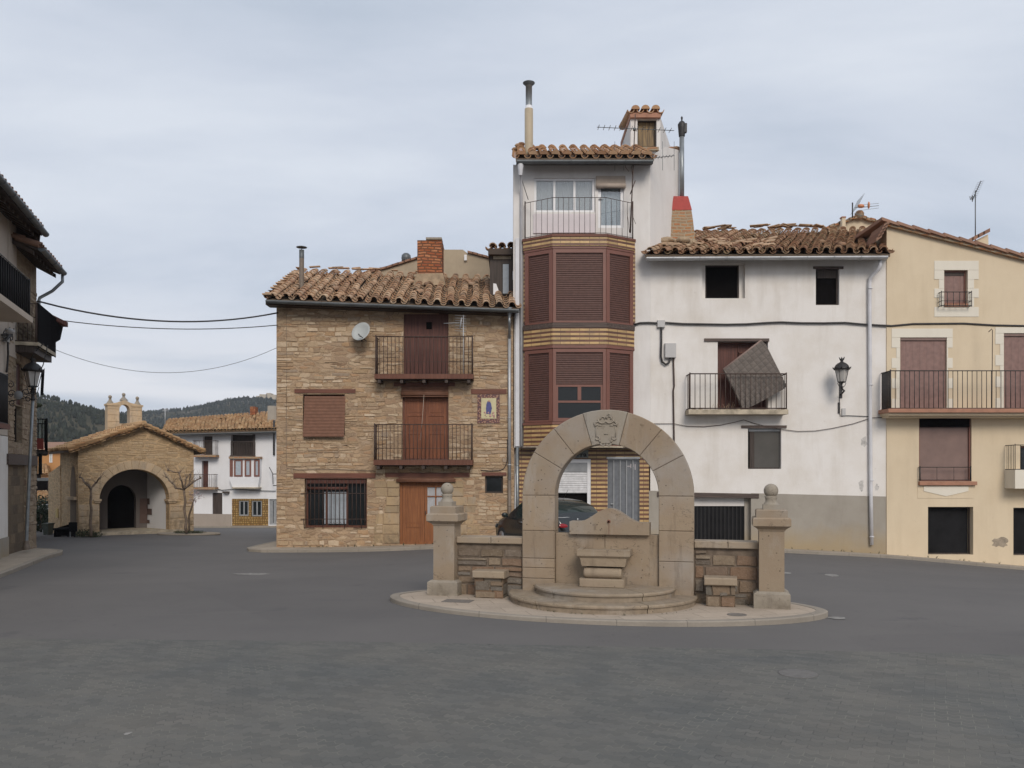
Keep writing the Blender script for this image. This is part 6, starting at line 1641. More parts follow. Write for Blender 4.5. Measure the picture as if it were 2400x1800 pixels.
m = MB(); b0 = Vector(FL.at(17, 925, .03))
def scroll(c, r, turns, up, right, a0=0, r0=.25, n=22):
    return [c+(right*math.cos(a0+turns*6.283*i/n)+up*math.sin(a0+turns*6.283*i/n))*(r*(r0+(1-r0)*i/n)) for i in range(n+1)]
o_ = Vector((1, -.1, 0)); uz = Vector((0, 0, 1))
for (dx, dz, r, tn, a0_) in ((.10, .28, .10, 1.3, 0), (.12, .02, .13, -1.3, 1), (.55, .05, .13, 1.3, 3), (.62, -.12, .10, -1.2, 2), (.15, -.22, .10, 1.2, 4)):
    m.tube(scroll(b0+o_*dx+uz*dz, r, tn, uz, o_, a0_), .012, 5)
m.bar(b0, b0+o_*.75+uz*.02, .014, 5); m.bar(b0+uz*-.2, b0+o_*.6+uz*-.08, .012, 5); build('scrollwork', m, 'iron', br)
c = b0+o_*.36+uz*-.02+Vector((0, -.05, 0)); build('disc', MB().lathe(c, [(0, 0), (.12, 0), (.12, .015), (0, .015)], 18, (0, -1, 0)), 'greymetal', br)
# street lamp
YL = 24.3
lb = Vector(P(62, 1287, YL)); lt = Vector(P(77, 905, YL-.1))
sl_ = thing('street_lamp', lb, 'slim grey street lamp with black domed lantern standing at the left pavement corner', 'street lamp')
m = MB().tube([lb, lb+Vector((0, 0, .25)), lerp(lb, lt, .5), lt-Vector((0, 0, .32))], [.055, .05, .045, .04], 10)
build('post', m, 'zinc_mid', sl_)
m = MB().lathe(lb, [(.10, 0), (.11, .03), (.08, .12), (.06, .18), (.07, .2), (.05, .25)], 12); build('post_base', m, 'pipe_brown', sl_)
m = MB().lathe(lt-Vector((0, 0, .42)), [(.045, 0), (.07, .03), (.05, .07), (.04, .2), (.08, .24), (.05, .30), (.1, .33)], 12)
for j in range(4): w = j*math.pi/2+.78; m.tube([lt+Vector((math.cos(w)*.03, math.sin(w)*.03, -.25)), lt+Vector((math.cos(w)*.12, math.sin(w)*.12, -.17)), lt+Vector((math.cos(w)*.16, math.sin(w)*.16, -.02))], .011, 5)
build('post_collar', m, 'iron', sl_)
lantern(sl_, lt, 1.0, crown=False)
m = MB().tube([lt+Vector((-.02, 0, .7)), lt+Vector((-.02, 0, .85)), lt+Vector((.05, 0, .98)), lt+Vector((.25, .1, 1.25)), Vector(FL.at(103, 812, .5))], .016, 6).tube([lt+Vector((.24, 0, .50)), lt+Vector((.30, 0, .62)), lt+Vector((.38, 0, .95)), lt+Vector((.37, .1, 1.2))], .016, 6); build('feed_wire', m, 'iron', sl_)
# aerial cables over the side street
A, B = Vector(FL.at(88, 706, .6)), Vector(F1.at(652, 733, .05))
pts = [A, Vector(FL.at(101, 709, .62))]+[Vector(p) for p in sag(FL.at(103, 710, .62), B, .42, 18)][1:]; cable('overhead_cable', pts, .026, 'thickest and highest of the three cables spanning the side street')
A, B = Vector(FL.at(143, 751, .7)), Vector(F1.at(650, 762, .05)); cable('overhead_cable', sag(A, B, .20, 16), .015, 'middle of the three cables over the side street, thin and nearly straight')
A, B = Vector(FL.at(123, 817, .6)), Vector(F1.at(649, 815, .05)); cable('overhead_cable', sag(A, B, .80, 20), .0075, 'lowest and thinnest of the three cables, sagging deep over the chapel')
# third house of the row: only balconies show
BH = Fr(-15.93, 27.6, 120)
t3 = thing('balcony_house', BH.pt(4, -.4), 'house with dark timber balconies jutting out just right of the street lamp', 'house')
build('wall', MB().fbox(BH, .2, 10, -1.2, 7, -5, -.02), 'rubble_left', t3)
def tb(s0, s1, z0, z1, d, n=12):
    bal = build('balcony', MB().fbox(BH, s0, s1, z0-.12, z0, 0, d), 'oldwood', t3)
    build('railing', railing(BH, s0, s1, z0+.02, z1, d-.04, n, .012, .025, post=.03, nside=4), 'blackstuff', bal); return bal
b1 = tb(4.2, 7.5, 3.15, 4.35, .60)
build('red_cloth', MB().fbox(BH, 4.15, 4.19, 3.22, 3.62, .15, .45), 'red', b1)
b2 = tb(4.0, 6.2, 2.25, 3.0, .36, 6)
m = MB()
for (px, y0, y1) in ((83, 1062, 1185), (95, 1062, 1112)): build('post', MB().bar(P(px, y0, 31.2), P(px, y1, 31.2), .055, 4), 'blackstuff', t3)
build('post', MB().bar(P(107, 985, 32.3), P(107, 1050, 32.3), .05, 4), 'blackstuff', t3)
m = MB().bar(P(101, 868, 29.5), P(98, 926, 29.5), .05, 4); build('bay_edge', m, 'blackstuff', t3)
m = MB().ball(P(84, 950, 29.8), .14, 8, (1.8, 1, .7)); build('hanging_basket', m, 'leaf_dull', t3)
# orange house and low roofs beyond
oh = thing('orange_house', P(120, 1190, 64), 'orange plastered house half hidden between the street lamp and the chapel', 'house')
Fo = front(64); m = MB().rbox(Fo, 78, 200, 1052, 1195, -8, 0); build('wall', m, 'orange', oh)
w = build('window', framewin(Fo, *Fo.rect(116, 123, 1055, 1084), .03, .06, 1, 1), 'whiteframe', oh); build('pane', pane(Fo, *Fo.rect(117, 122, 1057, 1082), .01), 'palegreen', w)
build('roof', patch(Fo.at(74, 1053, .4), Fo.at(205, 1053, .4), P(84, 1036, 69), P(205, 1036, 69), .15), 'tile_flat', oh)
eL, eR, rL, rR = P(66, 1117, 61), P(113, 1113, 61), P(70, 1092, 63.8), P(111, 1090, 63.8)
lr = thing('lower_tiled_roof', P(90, 1140, 62), 'small tiled lean-to roof against the orange house', 'roof')
build('tile_course', tiles(MB(), eL, eR, rL, rR, 6, 7, .11, .03, seed=3), 'tile_warm', lr); build('lean_to_wall', MB().rbox(front(61.3), 66, 113, 1117, 1190, -2.4, 0), 'orange', lr)
ct = thing('covered_terrace', P(92, 1190, 46), 'dark covered terrace over a low tiled roof beside the chapel', 'terrace')
Ft = front(46); build('canopy', MB().rbox(Ft, 60, 118, 1120, 1127, -3, 0), 'zinc', ct); build('back_wall', MB().rbox(Ft, 60, 118, 1127, 1153, -3, -2.5), 'dark', ct)
build('posts', MB().rbox(Ft, 76, 79, 1127, 1153, -.3, -.1).rbox(Ft, 112, 115, 1127, 1153, -.3, -.1), 'oldwood', ct)
build('floor_edge', MB().rbox(Ft, 60, 118, 1152, 1156, -3, 0.1), 'blackstuff', ct)
eL, eR, rL, rR = P(60, 1186, 43.8), P(112, 1180, 43.8), P(64, 1156, 46), P(112, 1154, 46)
build('tiled_roof', tiles(MB(), eL, eR, rL, rR, 8, 8, .095, .02, seed=4), 'tile_warm', ct)
build('base_wall', MB().rbox(front(44.2), 60, 112, 1184, 1240, -2, 0), 'white_far', ct)
# leafy bush
def leafclump(m, c, R_, n, leaf, q, sq=(1, 1, .8), core=.35):
    for i in range(n):
        u, v, w = q.gauss(0, 1), q.gauss(0, 1), q.gauss(0, 1); L = math.sqrt(u*u+v*v+w*w)+1e-6; r = R_*(core+(1-core)*q.random()**.5)*(1+.25*mnoise.noise((u/L*2, v/L*2, w/L*2+c[0])))
        p = Vector((c[0]+u/L*r*sq[0], c[1]+v/L*r*sq[1], c[2]+w/L*r*sq[2]))
        a = Vector((q.gauss(0, 1), q.gauss(0, 1), q.gauss(0, 1))).normalized(); b = a.orthogonal().normalized(); s_ = leaf*q.uniform(.6, 1.4)
        m.add([p-a*s_, p+b*s_*.5, p+a*s_, p-b*s_*.5], [(0, 1, 2, 3)])
q = random.Random(77)
bu = thing('green_bush', P(92, 1234, 41.5), 'big dark green bush between the street lamp and the chapel', 'bush')
m = MB()
for (x, y, r_) in ((98, 1200, 1.0), (82, 1214, .8), (108, 1188, .8), (92, 1222, .8), (74, 1222, .6), (112, 1212, .7)):
    leafclump(m, P(x, y, 41.8+r_*.2), r_, 420, .075, q)
build('foliage', m, 'leaf', bu); build('stem', MB().tube([P(95, 1238, 41.5), P(97, 1205, 41.5)], .06, 6), 'bark', bu)
bn = thing('waste_bin', P(107, 1256, 37.5), 'grey green wheeled bin standing at the left corner of the chapel', 'bin')
Fb = front(37.5); a, b, c, d = Fb.rect(101, 113, 1227, 1255)
m = MB().hexa([Fb.pt(a+.02, c, 0), Fb.pt(b-.02, c, 0), Fb.pt(b-.02, c, -.4), Fb.pt(a+.02, c, -.4), Fb.pt(a-.02, d-.05, .05), Fb.pt(b+.02, d-.05, .05), Fb.pt(b+.02, d-.05, -.45), Fb.pt(a-.02, d-.05, -.45)]); build('bin_body', m, 'bingreen', bn)
build('bin_lid', MB().fbox(Fb, a-.04, b+.04, d-.05, d+.01, -.47, .07), 'bingreen', bn)

# ================================================================== CHAPEL
FC = Fr(-18.7, 36, 40); FS0 = Fr(-18.7, 36, -50)
cp = thing('chapel', FC.pt(2.4, -.5), 'small stone chapel with wide porch arch and open bell gable', 'chapel')
Wc = FC.sz(454, 1150)[0]; zE = FC.sz(184, 1049)[1]; sp, zP = FC.sz(334, 1003); zEr = FC.sz(452, 1052)[1]
zf = lambda a: zE+(zP-zE)*a/sp if a < sp else zP+(zEr-zP)*(a-sp)/(Wc-sp)
sa, sb_ = FC.sz(233, 1180)[0], FC.sz(397, 1180)[0]; zs = FC.sz(315, 1172)[1]; ztp = FC.sz(315, 1100)[1]; zg = -1.0
m = MB(); xs_ = sorted([0, sp, Wc])
m.archwall(FC, 0, Wc, zg, zf, (sa+sb_)/2, (sb_-sa)/2, ztp-zs, zs, .5)
# extra strip above so that the peak is sharp
m.prism(FC, [((sa+.02), zf(sa+.02)-.02), (sb_, zf(sb_)-.02), (sp, zP)], -.5, -.002)
D = -FS0.sz(141, 1150)[0]
m.fbox(FC, 0, .42, zg, zE-.02, -D, -.5); m.fbox(FC, Wc-.42, Wc, zg, zEr-.02, -D, -.5); m.fbox(FC, 0.42, Wc-.42, zg, zE, -D, -D+.4)
m.prism(FC, [(0, zE-.03), (Wc, zEr-.03), (sp, zP-.03)], -D, -D+.4)
cw_ = build('wall', m, 'rubble_far', cp)
def _cb(za, zb):
    ra0 = (sb_-sa)/2; c0 = (sa+sb_)/2; R1 = ra0+.43; r = []
    if za < zs+(ztp-zs)/ra0*R1:
        t_ = max(0, (za-zs)/((ztp-zs)/ra0*R1)); hw = R1*math.sqrt(max(0, 1-t_*t_)) if za > zs else R1
        r.append((c0-hw, c0+hw))
    if za < zs-.1: r += [(0, sa+.1), (sb_-.1, Wc)]
    return r
build('rubble_stones', stones(MB(), FC, .01, Wc-.01, -.4, lambda a: zf(a)-.02, _cb, rh=(.07, .15), sw=(.12, .36), proud=(.003, .02), seed=23, drop=.12), 'fieldstone_far', cw_)
# inner porch
m = MB(); s4 = FC.sz(345, 1180, -2.2)[0]; zc = ztp+.12
m.quad(FC.pt(sb_+.02, zg, -.45), FC.pt(s4, zg, -2.2), FC.pt(s4, zc+.3, -2.2), FC.pt(sb_+.02, zc+.3, -.45)); build('porch_side_wall', m, 'white_far', cp)
m = MB(); s3 = sa-.02
ia, ib = FC.sz(252, 1190, -2.2)[0], FC.sz(319, 1190, -2.2)[0]; izs = FC.sz(285, 1172, -2.2)[1]; izt = FC.sz(285, 1137, -2.2)[1]
m.archwall(FC, s3-.3, s4, zg, lambda a: zc+.3, (ia+ib)/2, (ib-ia)/2, izt-izs, izs, .3)
m.quad(FC.pt(s3, zg, -2.2), FC.pt(s3, zg, -.45), FC.pt(s3, zc+.3, -.45), FC.pt(s3, zc+.3, -2.2))
m.v = [p for p in m.v]
# push the inner arch wall back
n_in = (2*2+24*3+2+2)*4
mm = MB(); FCi = Fr(*FC.pt(0, 0, -2.2)[:2], 40)
mm.archwall(FCi, s3-.3, s4, zg, lambda a: zc+.3, (ia+ib)/2, (ib-ia)/2, izt-izs, izs, .3)
mm.quad(FC.pt(s3, zg, -2.2), FC.pt(s3, zg, -.45), FC.pt(s3, zc+.3, -.45), FC.pt(s3, zc+.3, -2.2))
mm.quad(FC.pt(s3-.3, zc+.28, -.45), FC.pt(sb_+.1, zc+.28, -.45), FC.pt(s4+.1, zc+.28, -2.2), FC.pt(s3-.3, zc+.28, -2.2))
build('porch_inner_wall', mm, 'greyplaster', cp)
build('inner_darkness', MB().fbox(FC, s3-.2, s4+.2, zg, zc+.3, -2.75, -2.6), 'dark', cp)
m = MB(); tw = 0
for i, (y0, y1, w_) in enumerate(((1168, 1182, 8), (1182, 1192, 3), (1192, 1206, 14), (1206, 1218, 2), (1218, 1226, 8))):
    a, _, c, d = FCi.rect(345-9, 345, y0, y1); m.fbox(FCi, s4-.34, s4-.01, c, d, -.05, .02)
    p = [FC.pt(s4-.003+(sb_-s4)*t_*w_/50, z, -2.2+1.75*t_*w_/50-.0) for t_ in (0, 1) for z in (c, d)]; off = Vector(FC.n)*0
    m.add([tuple(Vector(v)+Vector((-.02, -.01, 0))) for v in (p[0], p[2], p[3], p[1])], [(0, 1, 2, 3)])
build('toothed_stones', m, plain('brown_toothed_stone', (.13, .085, .07), .9), cp)
m = MB(); m.fbox(FC, sa-.3, sb_+.6, -.9, FC.sz(315, 1247)[1]+.04, -4.5, .25); build('porch_floor', m, 'slabstone', cp)
# voussoir ring and imposts
def vouss(m, F, sc, zc_, r0, r1, a0, a1, n, d0, d1, gap=.006, ky=1.0, bev=.012):
    for i in range(n):
        t0, t1 = a0+(a1-a0)*i/n, a0+(a1-a0)*(i+1)/n
        k = 6; g0 = gap/r0/2
        inner = [(sc-r0*math.cos(t), zc_+r0*ky*math.sin(t)) for t in np.linspace(t0+gap/r0, t1-gap/r0, k)]
        outer = [(sc-r1*math.cos(t), zc_+r1*ky*math.sin(t)) for t in np.linspace(t0+gap/r1, t1-gap/r1, k)]
        poly = inner+outer[::-1]
        cx_, cy_ = sum(p[0] for p in poly)/len(poly), sum(p[1] for p in poly)/len(poly)
        def shr(p): L = math.dist(p, (cx_, cy_)); f = 1-bev/L; return (cx_+(p[0]-cx_)*f, cy_+(p[1]-cy_)*f)
        n2 = len(poly); fr = [F.pt(*shr(p), d1) for p in poly]; md = [F.pt(*p, d1-bev) for p in poly]; bk = [F.pt(*p, d0) for p in poly]
        m.add(fr+md+bk, [tuple(range(n2))[::-1], tuple(range(2*n2, 3*n2))]+[(i_, (i_+1) % n2, n2+(i_+1) % n2, n2+i_) for i_ in range(n2)]+[(n2+i_, n2+(i_+1) % n2, 2*n2+(i_+1) % n2, 2*n2+i_) for i_ in range(n2)])
    return m
ra_ = (sb_-sa)/2
build('arch_ring', vouss(MB(), FC, (sa+sb_)/2, zs, ra_+.001, ra_+.42, 0, math.pi, 17, -.2, .02, ky=(ztp-zs)/ra_*1.0), 'chapel_block', cp)
q = random.Random(41)
for (x0, x1, yb) in ((184, 232, 1257), (398, 454, 1248)):
    y = yb; m = MB()
    while y > 1184:
        h = q.uniform(10, 19); y2 = max(y-h, 1182); k = q.uniform(.35, .65) if q.random() < .6 else 1
        xm = x0+(x1-x0)*k
        for (p, p2) in (((x0, xm), (xm, x1)) if k < 1 else ((x0, x1),)) if k < 1 else ((x0, x1),):
            a, b, c, d = FC.rect(p+.3, p2-.3, y2+.4, y-.3); m.bbox(FC, a, b, c, d, -.02, .02+q.uniform(0, .015), .015)
        y = y2
    build('pier_block', m, 'chapel_block', cp)
m = MB()
for (x0, x1) in ((219, 237), (393, 413)): a, b, c, d = FC.rect(x0, x1, 1170, 1178); m.fbox(FC, a, b, c+.06, d, -.52, .09).fbox(FC, a+.04, b-.04, c-.02, c+.06, -.52, .05)
build('impost', m, 'chapel_block', cp)
# side wall towards the street
FS = Fr(-18.7, 36, -50)
sq = FS.sz(140, 1150)[0]; s2_ = FS.sz(115, 1180)[0]
m = MB().fbox(FS, s2_, sq+.3, zg, FS.sz(128, 1108)[1]-.34, -.5, .03)
a, b, c, d = FS.rect(165, 179, 1168, 1258)
tw_ = FS.sz(150, 1100)[1]
zA_ = FS.sz(128, 1108)[1]; m.prism(FS, [(s2_, zA_-.35), (sq+.25, zA_-.35), (sq+.25, FS.sz(145, 1090)[1]), (s2_, FS.sz(116, 1110)[1]+.0)], -.6, .028)
build('buttress_wall', m, 'rubble_far', cp)
m = MB(); nn = 14; zsp_ = FS.sz(172, 1160)[1]; ztp_ = FS.sz(172, 1092)[1]; ca = (a+b)/2; ra2 = (b-a)/2
poly = [(a, zg), (b, zg)]+[(ca+ra2*math.cos(math.pi*i/nn), zsp_+(ztp_-zsp_)*math.sin(math.pi*i/nn)) for i in range(nn+1)]
m.prism(FS, poly, .004, .012); build('side_arch_shade', m, plain('painted_recess_shade', (.17, .125, .085), .95), cp)  # flat arch shape on the wall, a recess's shade painted as dark colour
m = MB(); a2, b2, c2, d2 = FS.rect(160, 180, 1164, 1171); m.fbox(FS, a2, b2, c2, d2, 0, .12); build('impost', m, 'chapel_block', cp)
# roof
e0 = lambda s, z, d: FC.pt(s, z, d)
dz = (zP-zE)/sp
L_f, L_b = e0(-.42, zE-.42*dz+.02, .28), e0(-.42, zE-.42*dz+.02, -D-.2); R_f, R_b = e0(sp, zP+.12, .28), e0(sp, zP+.12, -D-.2)
dzr = (zP-zEr)/(Wc-sp); Q_f, Q_b = e0(Wc+.42, zEr-.42*dzr+.02, .28), e0(Wc+.42, zEr-.42*dzr+.02, -D-.2)
rf = build('roof', patch(L_b, L_f, R_b, R_f, .1), 'under', cp); build('roof_slope', patch(Q_f, Q_b, R_f, R_b, .1), 'under', rf)
build('roof_tiles', tiles(tiles(MB(), L_b, L_f, R_b, R_f, int(D/.26), 9, .10, .02, seed=51, mess=.04), Q_f, Q_b, R_f, R_b, int(D/.26), 9, .10, .02, seed=52, mess=.04), 'tile_warm', rf)
m = MB(); q = random.Random(88)
for i in range(15):
    for (A, B) in ((L_f, R_f), (R_f, Q_f)):
        p = Vector(lerp(A, B, i/15))+Vector((0, -.02, q.uniform(-.05, .0))); p2 = Vector(lerp(A, B, (i+1.0)/15))+Vector((0, -.02, q.uniform(-.04, .04))); m.tube([p, p2], [q.uniform(.045, .07), q.uniform(.03, .05)], 6)
        p = p+Vector((0, .06, -.07)); m.tube([p, p2+Vector((0, .06, -.08))], q.uniform(.025, .045), 5)
m.tube([Vector(R_f)+Vector((0, 0, .1)), Vector(R_b)+Vector((0, 0, .1))], .11, 8); build('verge_tiles', m, 'tile_warm', rf)
# bell gable
dB = -3.0; FB = Fr(*FC.pt(0, 0, dB)[:2], 40)
bx = lambda px, py: FB.sz(px, py)
a, _ = bx(252, 970); b, _ = bx(333, 970); zb0 = bx(292, 1004)[1]-.3; ztb = bx(292, 949)[1]
ha, hb = bx(280, 970)[0], bx(304, 970)[0]; hz = bx(292, 960)[1]; 
m = MB().archwall(FB, a, b, zb0, lambda s: ztb+.22*math.exp(-((s-(ha+hb)/2)/.30)**2), (ha+hb)/2, (hb-ha)/2, bx(292, 948)[1]-hz, hz, .45, 14)
m.fbox(FB, ha, hb, zb0, bx(292, 993)[1], -.45, 0)
n_ = 14; zfun = lambda s: ztb+.22*math.exp(-((s-(ha+hb)/2)/.30)**2)
ss = [a+(b-a)*i/n_ for i in range(n_+1)]
for u, v in zip(ss, ss[1:]): m.quad(FB.pt(u, zfun(u), 0), FB.pt(v, zfun(v), 0), FB.pt(v, zfun(v), -.45), FB.pt(u, zfun(u), -.45))
bg = build('bell_gable', m, 'chapel_block', cp)
q = random.Random(19)
for (x0, x1) in ((a, ha), (hb, b)):
    m = MB()
    z = zb0+.3
    while z < hz+.25:
        h = q.uniform(.22, .34); m.bbox(FB, x0+.005, x1-.005, z+.005, min(z+h, ztb)-.005, -.02, .02, .012); z += h
    build('gable_block', m, 'chapel_block', bg)
build('gable_cornice', MB().fbox(FB, a-.04, ha-.06, ztb-.06, ztb+.03, -.48, .05).fbox(FB, hb+.06, b+.04, ztb-.06, ztb+.03, -.48, .05), 'chapel_block', bg)
m = MB()
for px, py in ((261, 928), (293, 923), (325, 931)):
    u, z1 = bx(px, py); zb1 = zfun(u)
    c = Vector(FB.pt(u, zb1, -.22)); h = z1-zb1
    m.lathe(c, [(.19, 0), (.17, .05), (.07, h*.5), (.05, h*.75), (.08, h*.8)], 8); m.ball(c+Vector((0, 0, h*.93)), .085, 10)
build('finial', m, 'sand_grey', bg)
# things beside the chapel
bk = thing('dark_bench', P(142, 1258, 35.5), 'low black bench heaped against the side wall of the chapel', 'bench')
Fk = front(35.5); m = MB().rbox(Fk, 124, 163, 1238, 1243, -.5, .05).rbox(Fk, 126, 130, 1243, 1259, -.45, 0).rbox(Fk, 157, 161, 1243, 1259, -.45, 0).pprism(Fk, [(126, 1256), (160, 1256), (160, 1243), (140, 1240), (126, 1248)], -.4, -.05); build('seat', m, 'blackstuff', bk)
build('backrest', MB().pprism(Fk, [(128, 1242), (162, 1238), (164, 1228), (150, 1232), (136, 1236)], -.5, -.4), 'blackstuff', bk)
bd = thing('black_board', P(170, 1258, 34.8), 'small black board on two legs in front of the chapel corner', 'board')
Fk = front(34.8); build('board', MB().rbox(Fk, 161, 180, 1224, 1246, -.04, 0), 'blackstuff', bd); build('leg', MB().rbox(Fk, 163, 165, 1246, 1259, -.04, -.01), 'greymetal', bd); build('leg', MB().rbox(Fk, 173, 176, 1246, 1259, -.04, -.01), 'blackstuff', bd)
single('yellow_notice', MB().fbox(FS, *FS.rect(134, 139, 1192, 1213), .035, .07), 'yellow', 'narrow yellow notice on the side wall of the chapel', 'notice')
# pollarded trees
def branch(m, p, q_, r0, r1, rg, k=5, w=.05):
    pts = [Vector(lerp(p, q_, i/k))+Vector((rg.uniform(-w, w), rg.uniform(-w, w), rg.uniform(-w, w)))*(0 if i in (0, k) else 1) for i in range(k+1)]
    m.tube(pts, [r0+(r1-r0)*i/k for i in range(k+1)], 7); return pts
def pollard(base, fork, arms, Y, label, seed, twig=5):
    rg = random.Random(seed); t = thing('pollarded_tree', P(*base, Y), label, 'tree', 'pollarded trees before the chapel')
    m = MB(); branch(m, P(*base, Y), P(*fork, Y), .065, .045, rg, 7, .03); build('trunk', m, 'bark', t)
    m = MB()
    for i, a in enumerate(arms):
        pts = [Vector(P(x, y, Y+rg.uniform(-.4, .4)*(j > 0))) for j, (x, y) in enumerate(a)]
        for u, v, j in zip(pts, pts[1:], range(9)): branch(m, u, v, .042/(1+.3*j), .036/(1+.3*j), rg, 4, .03)
        for p in pts[1:]:
            m.ball(p, .055, 6)
            for _ in range(twig+3):
                d = Vector((rg.uniform(-1, 1), rg.uniform(-.7, .7), rg.uniform(-.1, 1.4)))
                e = p+d*rg.uniform(.15, .38); m.tube([p, lerp(p, e, .5), e], [.009, .006, .002], 4)
    build('branches', m, 'bark', t)
pollard((213, 1257), (213, 1148), [[(213, 1148), (200, 1132), (187, 1118)], [(213, 1148), (224, 1132), (234, 1121)], [(213, 1148), (207, 1136)]], 34.6, 'bare pollarded tree at the left pier of the chapel', 3)
pollard((437, 1249), (431, 1148), [[(431, 1148), (424, 1124), (420, 1108), (394, 1102)], [(431, 1148), (412, 1144), (404, 1132), (390, 1118)], [(431, 1148), (445, 1128), (446, 1112)], [(431, 1148), (452, 1130), (470, 1120)], [(431, 1148), (438, 1118)]], 36.3, 'wider bare pollarded tree at the right pier of the chapel', 4, 7)
vn = thing('climbing_shrub', P(446, 1250, 37.6), 'thin dry flowering climber at the right corner of the chapel', 'shrub')
rg = random.Random(15); m = MB(); pp = [P(444, 1250, 37.6), P(443, 1225, 37.6), P(443, 1208, 37.5), P(449, 1190, 37.4), P(453, 1175, 37.4), P(458, 1165, 37.4)]; m.tube(pp, [.05, .04, .04, .035, .03, .01], 6); build('stem', m, 'bark', vn)
m = MB()
for (x, y, r_) in ((456, 1166, .30), (464, 1162, .28), (450, 1178, .22), (452, 1154, .25)): leafclump(m, P(x, y, 37.4), r_, 70, .028, rg)
build('dry_flowers', m, 'blossom', vn)
m = MB(); rg = random.Random(16)
for (x, y, r_) in ((197, 1250, .28), (190, 1252, .2), (205, 1251, .22), (225, 1253, .22), (218, 1255, .16)): leafclump(m, P(x, y, 34.9), r_, 220, .03, rg, (1.3, 1, .7))
single('low_shrub', m, 'leaf_dull', 'low dull green shrubs at the foot of the left chapel pier', 'shrub')
m = MB()
for i in range(22): leafclump(m, P(412+i*2.9, 1247.5+rg.uniform(-.5, .5), 36.8), .14, 46, .022, rg, (1.4, 1, .5))
tag(single('ground_plants', m, 'leaf_dull', 'low green plants in the kerbed bed at the right pier of the chapel', 'plants'), kind='stuff')
m = MB(); c0 = Vector(P(443, 1249, 36.9)); pts = [(c0.x+1.35*math.cos(w), c0.y+.55*math.sin(w), G(c0.x, c0.y)+.04) for w in np.linspace(0, 6.283, 24)]; m.tube(pts, .05, 6, cap=False)
single('planter_kerb', m, 'kerb', 'curved stone kerb round the plant bed at the right of the chapel', 'kerb')

# ================================================================== DISTANT WHITE HOUSE
FH = front(60); rh_ = lambda *a: FH.rect(*a)
dh = thing('distant_white_house', P(515, 1236, 60), 'white house with tiled roof and brown bay windows beyond the chapel', 'house')
HD = dict(a=rh_(476, 498, 1022, 1066), b=rh_(473, 488, 1080, 1143), c=rh_(541, 594, 1019, 1068), d=rh_(498, 521, 1155, 1221), e=rh_(560, 583, 1173, 1209), f=rh_(590, 614, 1173, 1210), g=rh_(631, 648, 1170, 1230))
a, b = FH.sz(384, 0)[0], FH.sz(700, 0)[0]; zt_ = FH.sz(0, 1012)[1]
m = MB().wall(FH, a, b, -2.2, zt_, list(HD.values()), .5); m.fbox(FH, a+.02, b-.02, -2.2, zt_, -10, -.5); build('wall', m, 'white_far', dh)
eL, eR, rL, rR = P(380, 1014, 59.4), P(652, 1007, 59.4), P(395, 985, 64.5), P(654, 966, 64.5)
rf = build('roof', patch(eL, eR, rL, rR, .15, .04), 'under', dh)
build('roof_tiles', tiles(MB(), eL, P(652, 1007, 59.4), rL, rR, 34, 12, .125, .04, seed=61, mess=.05, seg=4), 'tile_warm', rf)
build('gutter', gutter(MB(), P(378, 1018, 59.3), P(652, 1011, 59.3), .12), 'zinc', dh)
ch = build('chimney', MB().rbox(front(63.5), 586, 598, 953, 972, -.7, 0), 'brick', dh); build('chimney', MB().rbox(front(61.5), 627, 647, 951, 992, -.8, 0), 'cement', dh)
for k_ in 'ab': a, b, c, d = HD[k_]; build('door', MB().fbox(FH, a, b, c, d, -.4, -.3), 'oldwood' if k_ == 'a' else 'plankdoor', dh)
a, b, c, d = HD['c']; build('loggia_back', MB().fbox(FH, a, b, c, d, -.48, -.4), 'oldwood', dh)
for (x0, x1, y0, y1, dp, n, mt) in ((453, 505, 1033, 1066, .6, 14, 'iron_rust'), (448, 503, 1112, 1142, .6, 14, 'iron_rust')):
    a, b, c, d = FH.rect(x0-2, x1+2, y1, y1+5, dp)
    bal = build('balcony', MB().fbox(FH, a, b, c, d, 0, dp+.05), 'brick_old', dh); build('railing', railing(FH, a+.05, b-.05, d, d+(y1-y0)*59.4/FPX, dp, n, .012, .018, nside=3), mt, bal)
a, b, c, d = FH.rect(541, 597, 1034, 1069, .1); m = MB().fbox(FH, a, b, d-.08, d, 0, .1).fbox(FH, a-.05, b+.03, c-.08, c+.06, 0, .2)
for i in range(15): u = a+(b-a)*i/14; m.fbox(FH, u-.025, u+.025, c, d-.08, .02, .07)
m.rbox(FH, 592, 597, 1018, 1069, 0, .12); build('timber_railing', m, 'oldwood', dh)
bay2 = build('bay', MB().pprism(FH, [(536, 1119), (608, 1119), (604, 1143), (545, 1143)], 0, .5).fbox(FH, *FH.rect(537, 608, 1075, 1119, .5), 0, .42), 'white_far', dh)
for (x0, x1) in ((538, 545), (548, 568), (573, 588), (595, 608)):
    fw = framewin(FH, *FH.rect(x0, x1, 1077, 1117, .5), .47, .11); w = build('bay_window', fw, 'bay', bay2); build('pane', pane(FH, *FH.rect(x0+2, x1-2, 1079, 1115, .5), .44), 'curtain_blue', w)
build('bay_cap', MB().rbox(FH, 536, 609, 1070, 1075, 0, .62), 'brick_old', bay2)
build('ledge', MB().rbox(FH, 543, 606, 1142, 1145, 0, .7), 'slabstone', dh)
m = MB().add([FH.pt(*FH.sz(x, y), .02) for x, y in ((384, 1240), (543, 1240), (543, 1205), (384, 1203))], [(0, 1, 2, 3)]); build('plinth', m, 'cement_far', dh)
m = MB().wall(FH, FH.sz(544, 0)[0], FH.sz(629, 0)[0], -2, FH.sz(0, 1169)[1], [HD['e'], HD['f']], .3); mm_ = MB(); mm_.v = [(p[0], p[1]-.03, p[2]) for p in m.v]; mm_.f = m.f; mm_.sm = m.sm; build('tiled_dado', mm_, 'ochretile', dh)
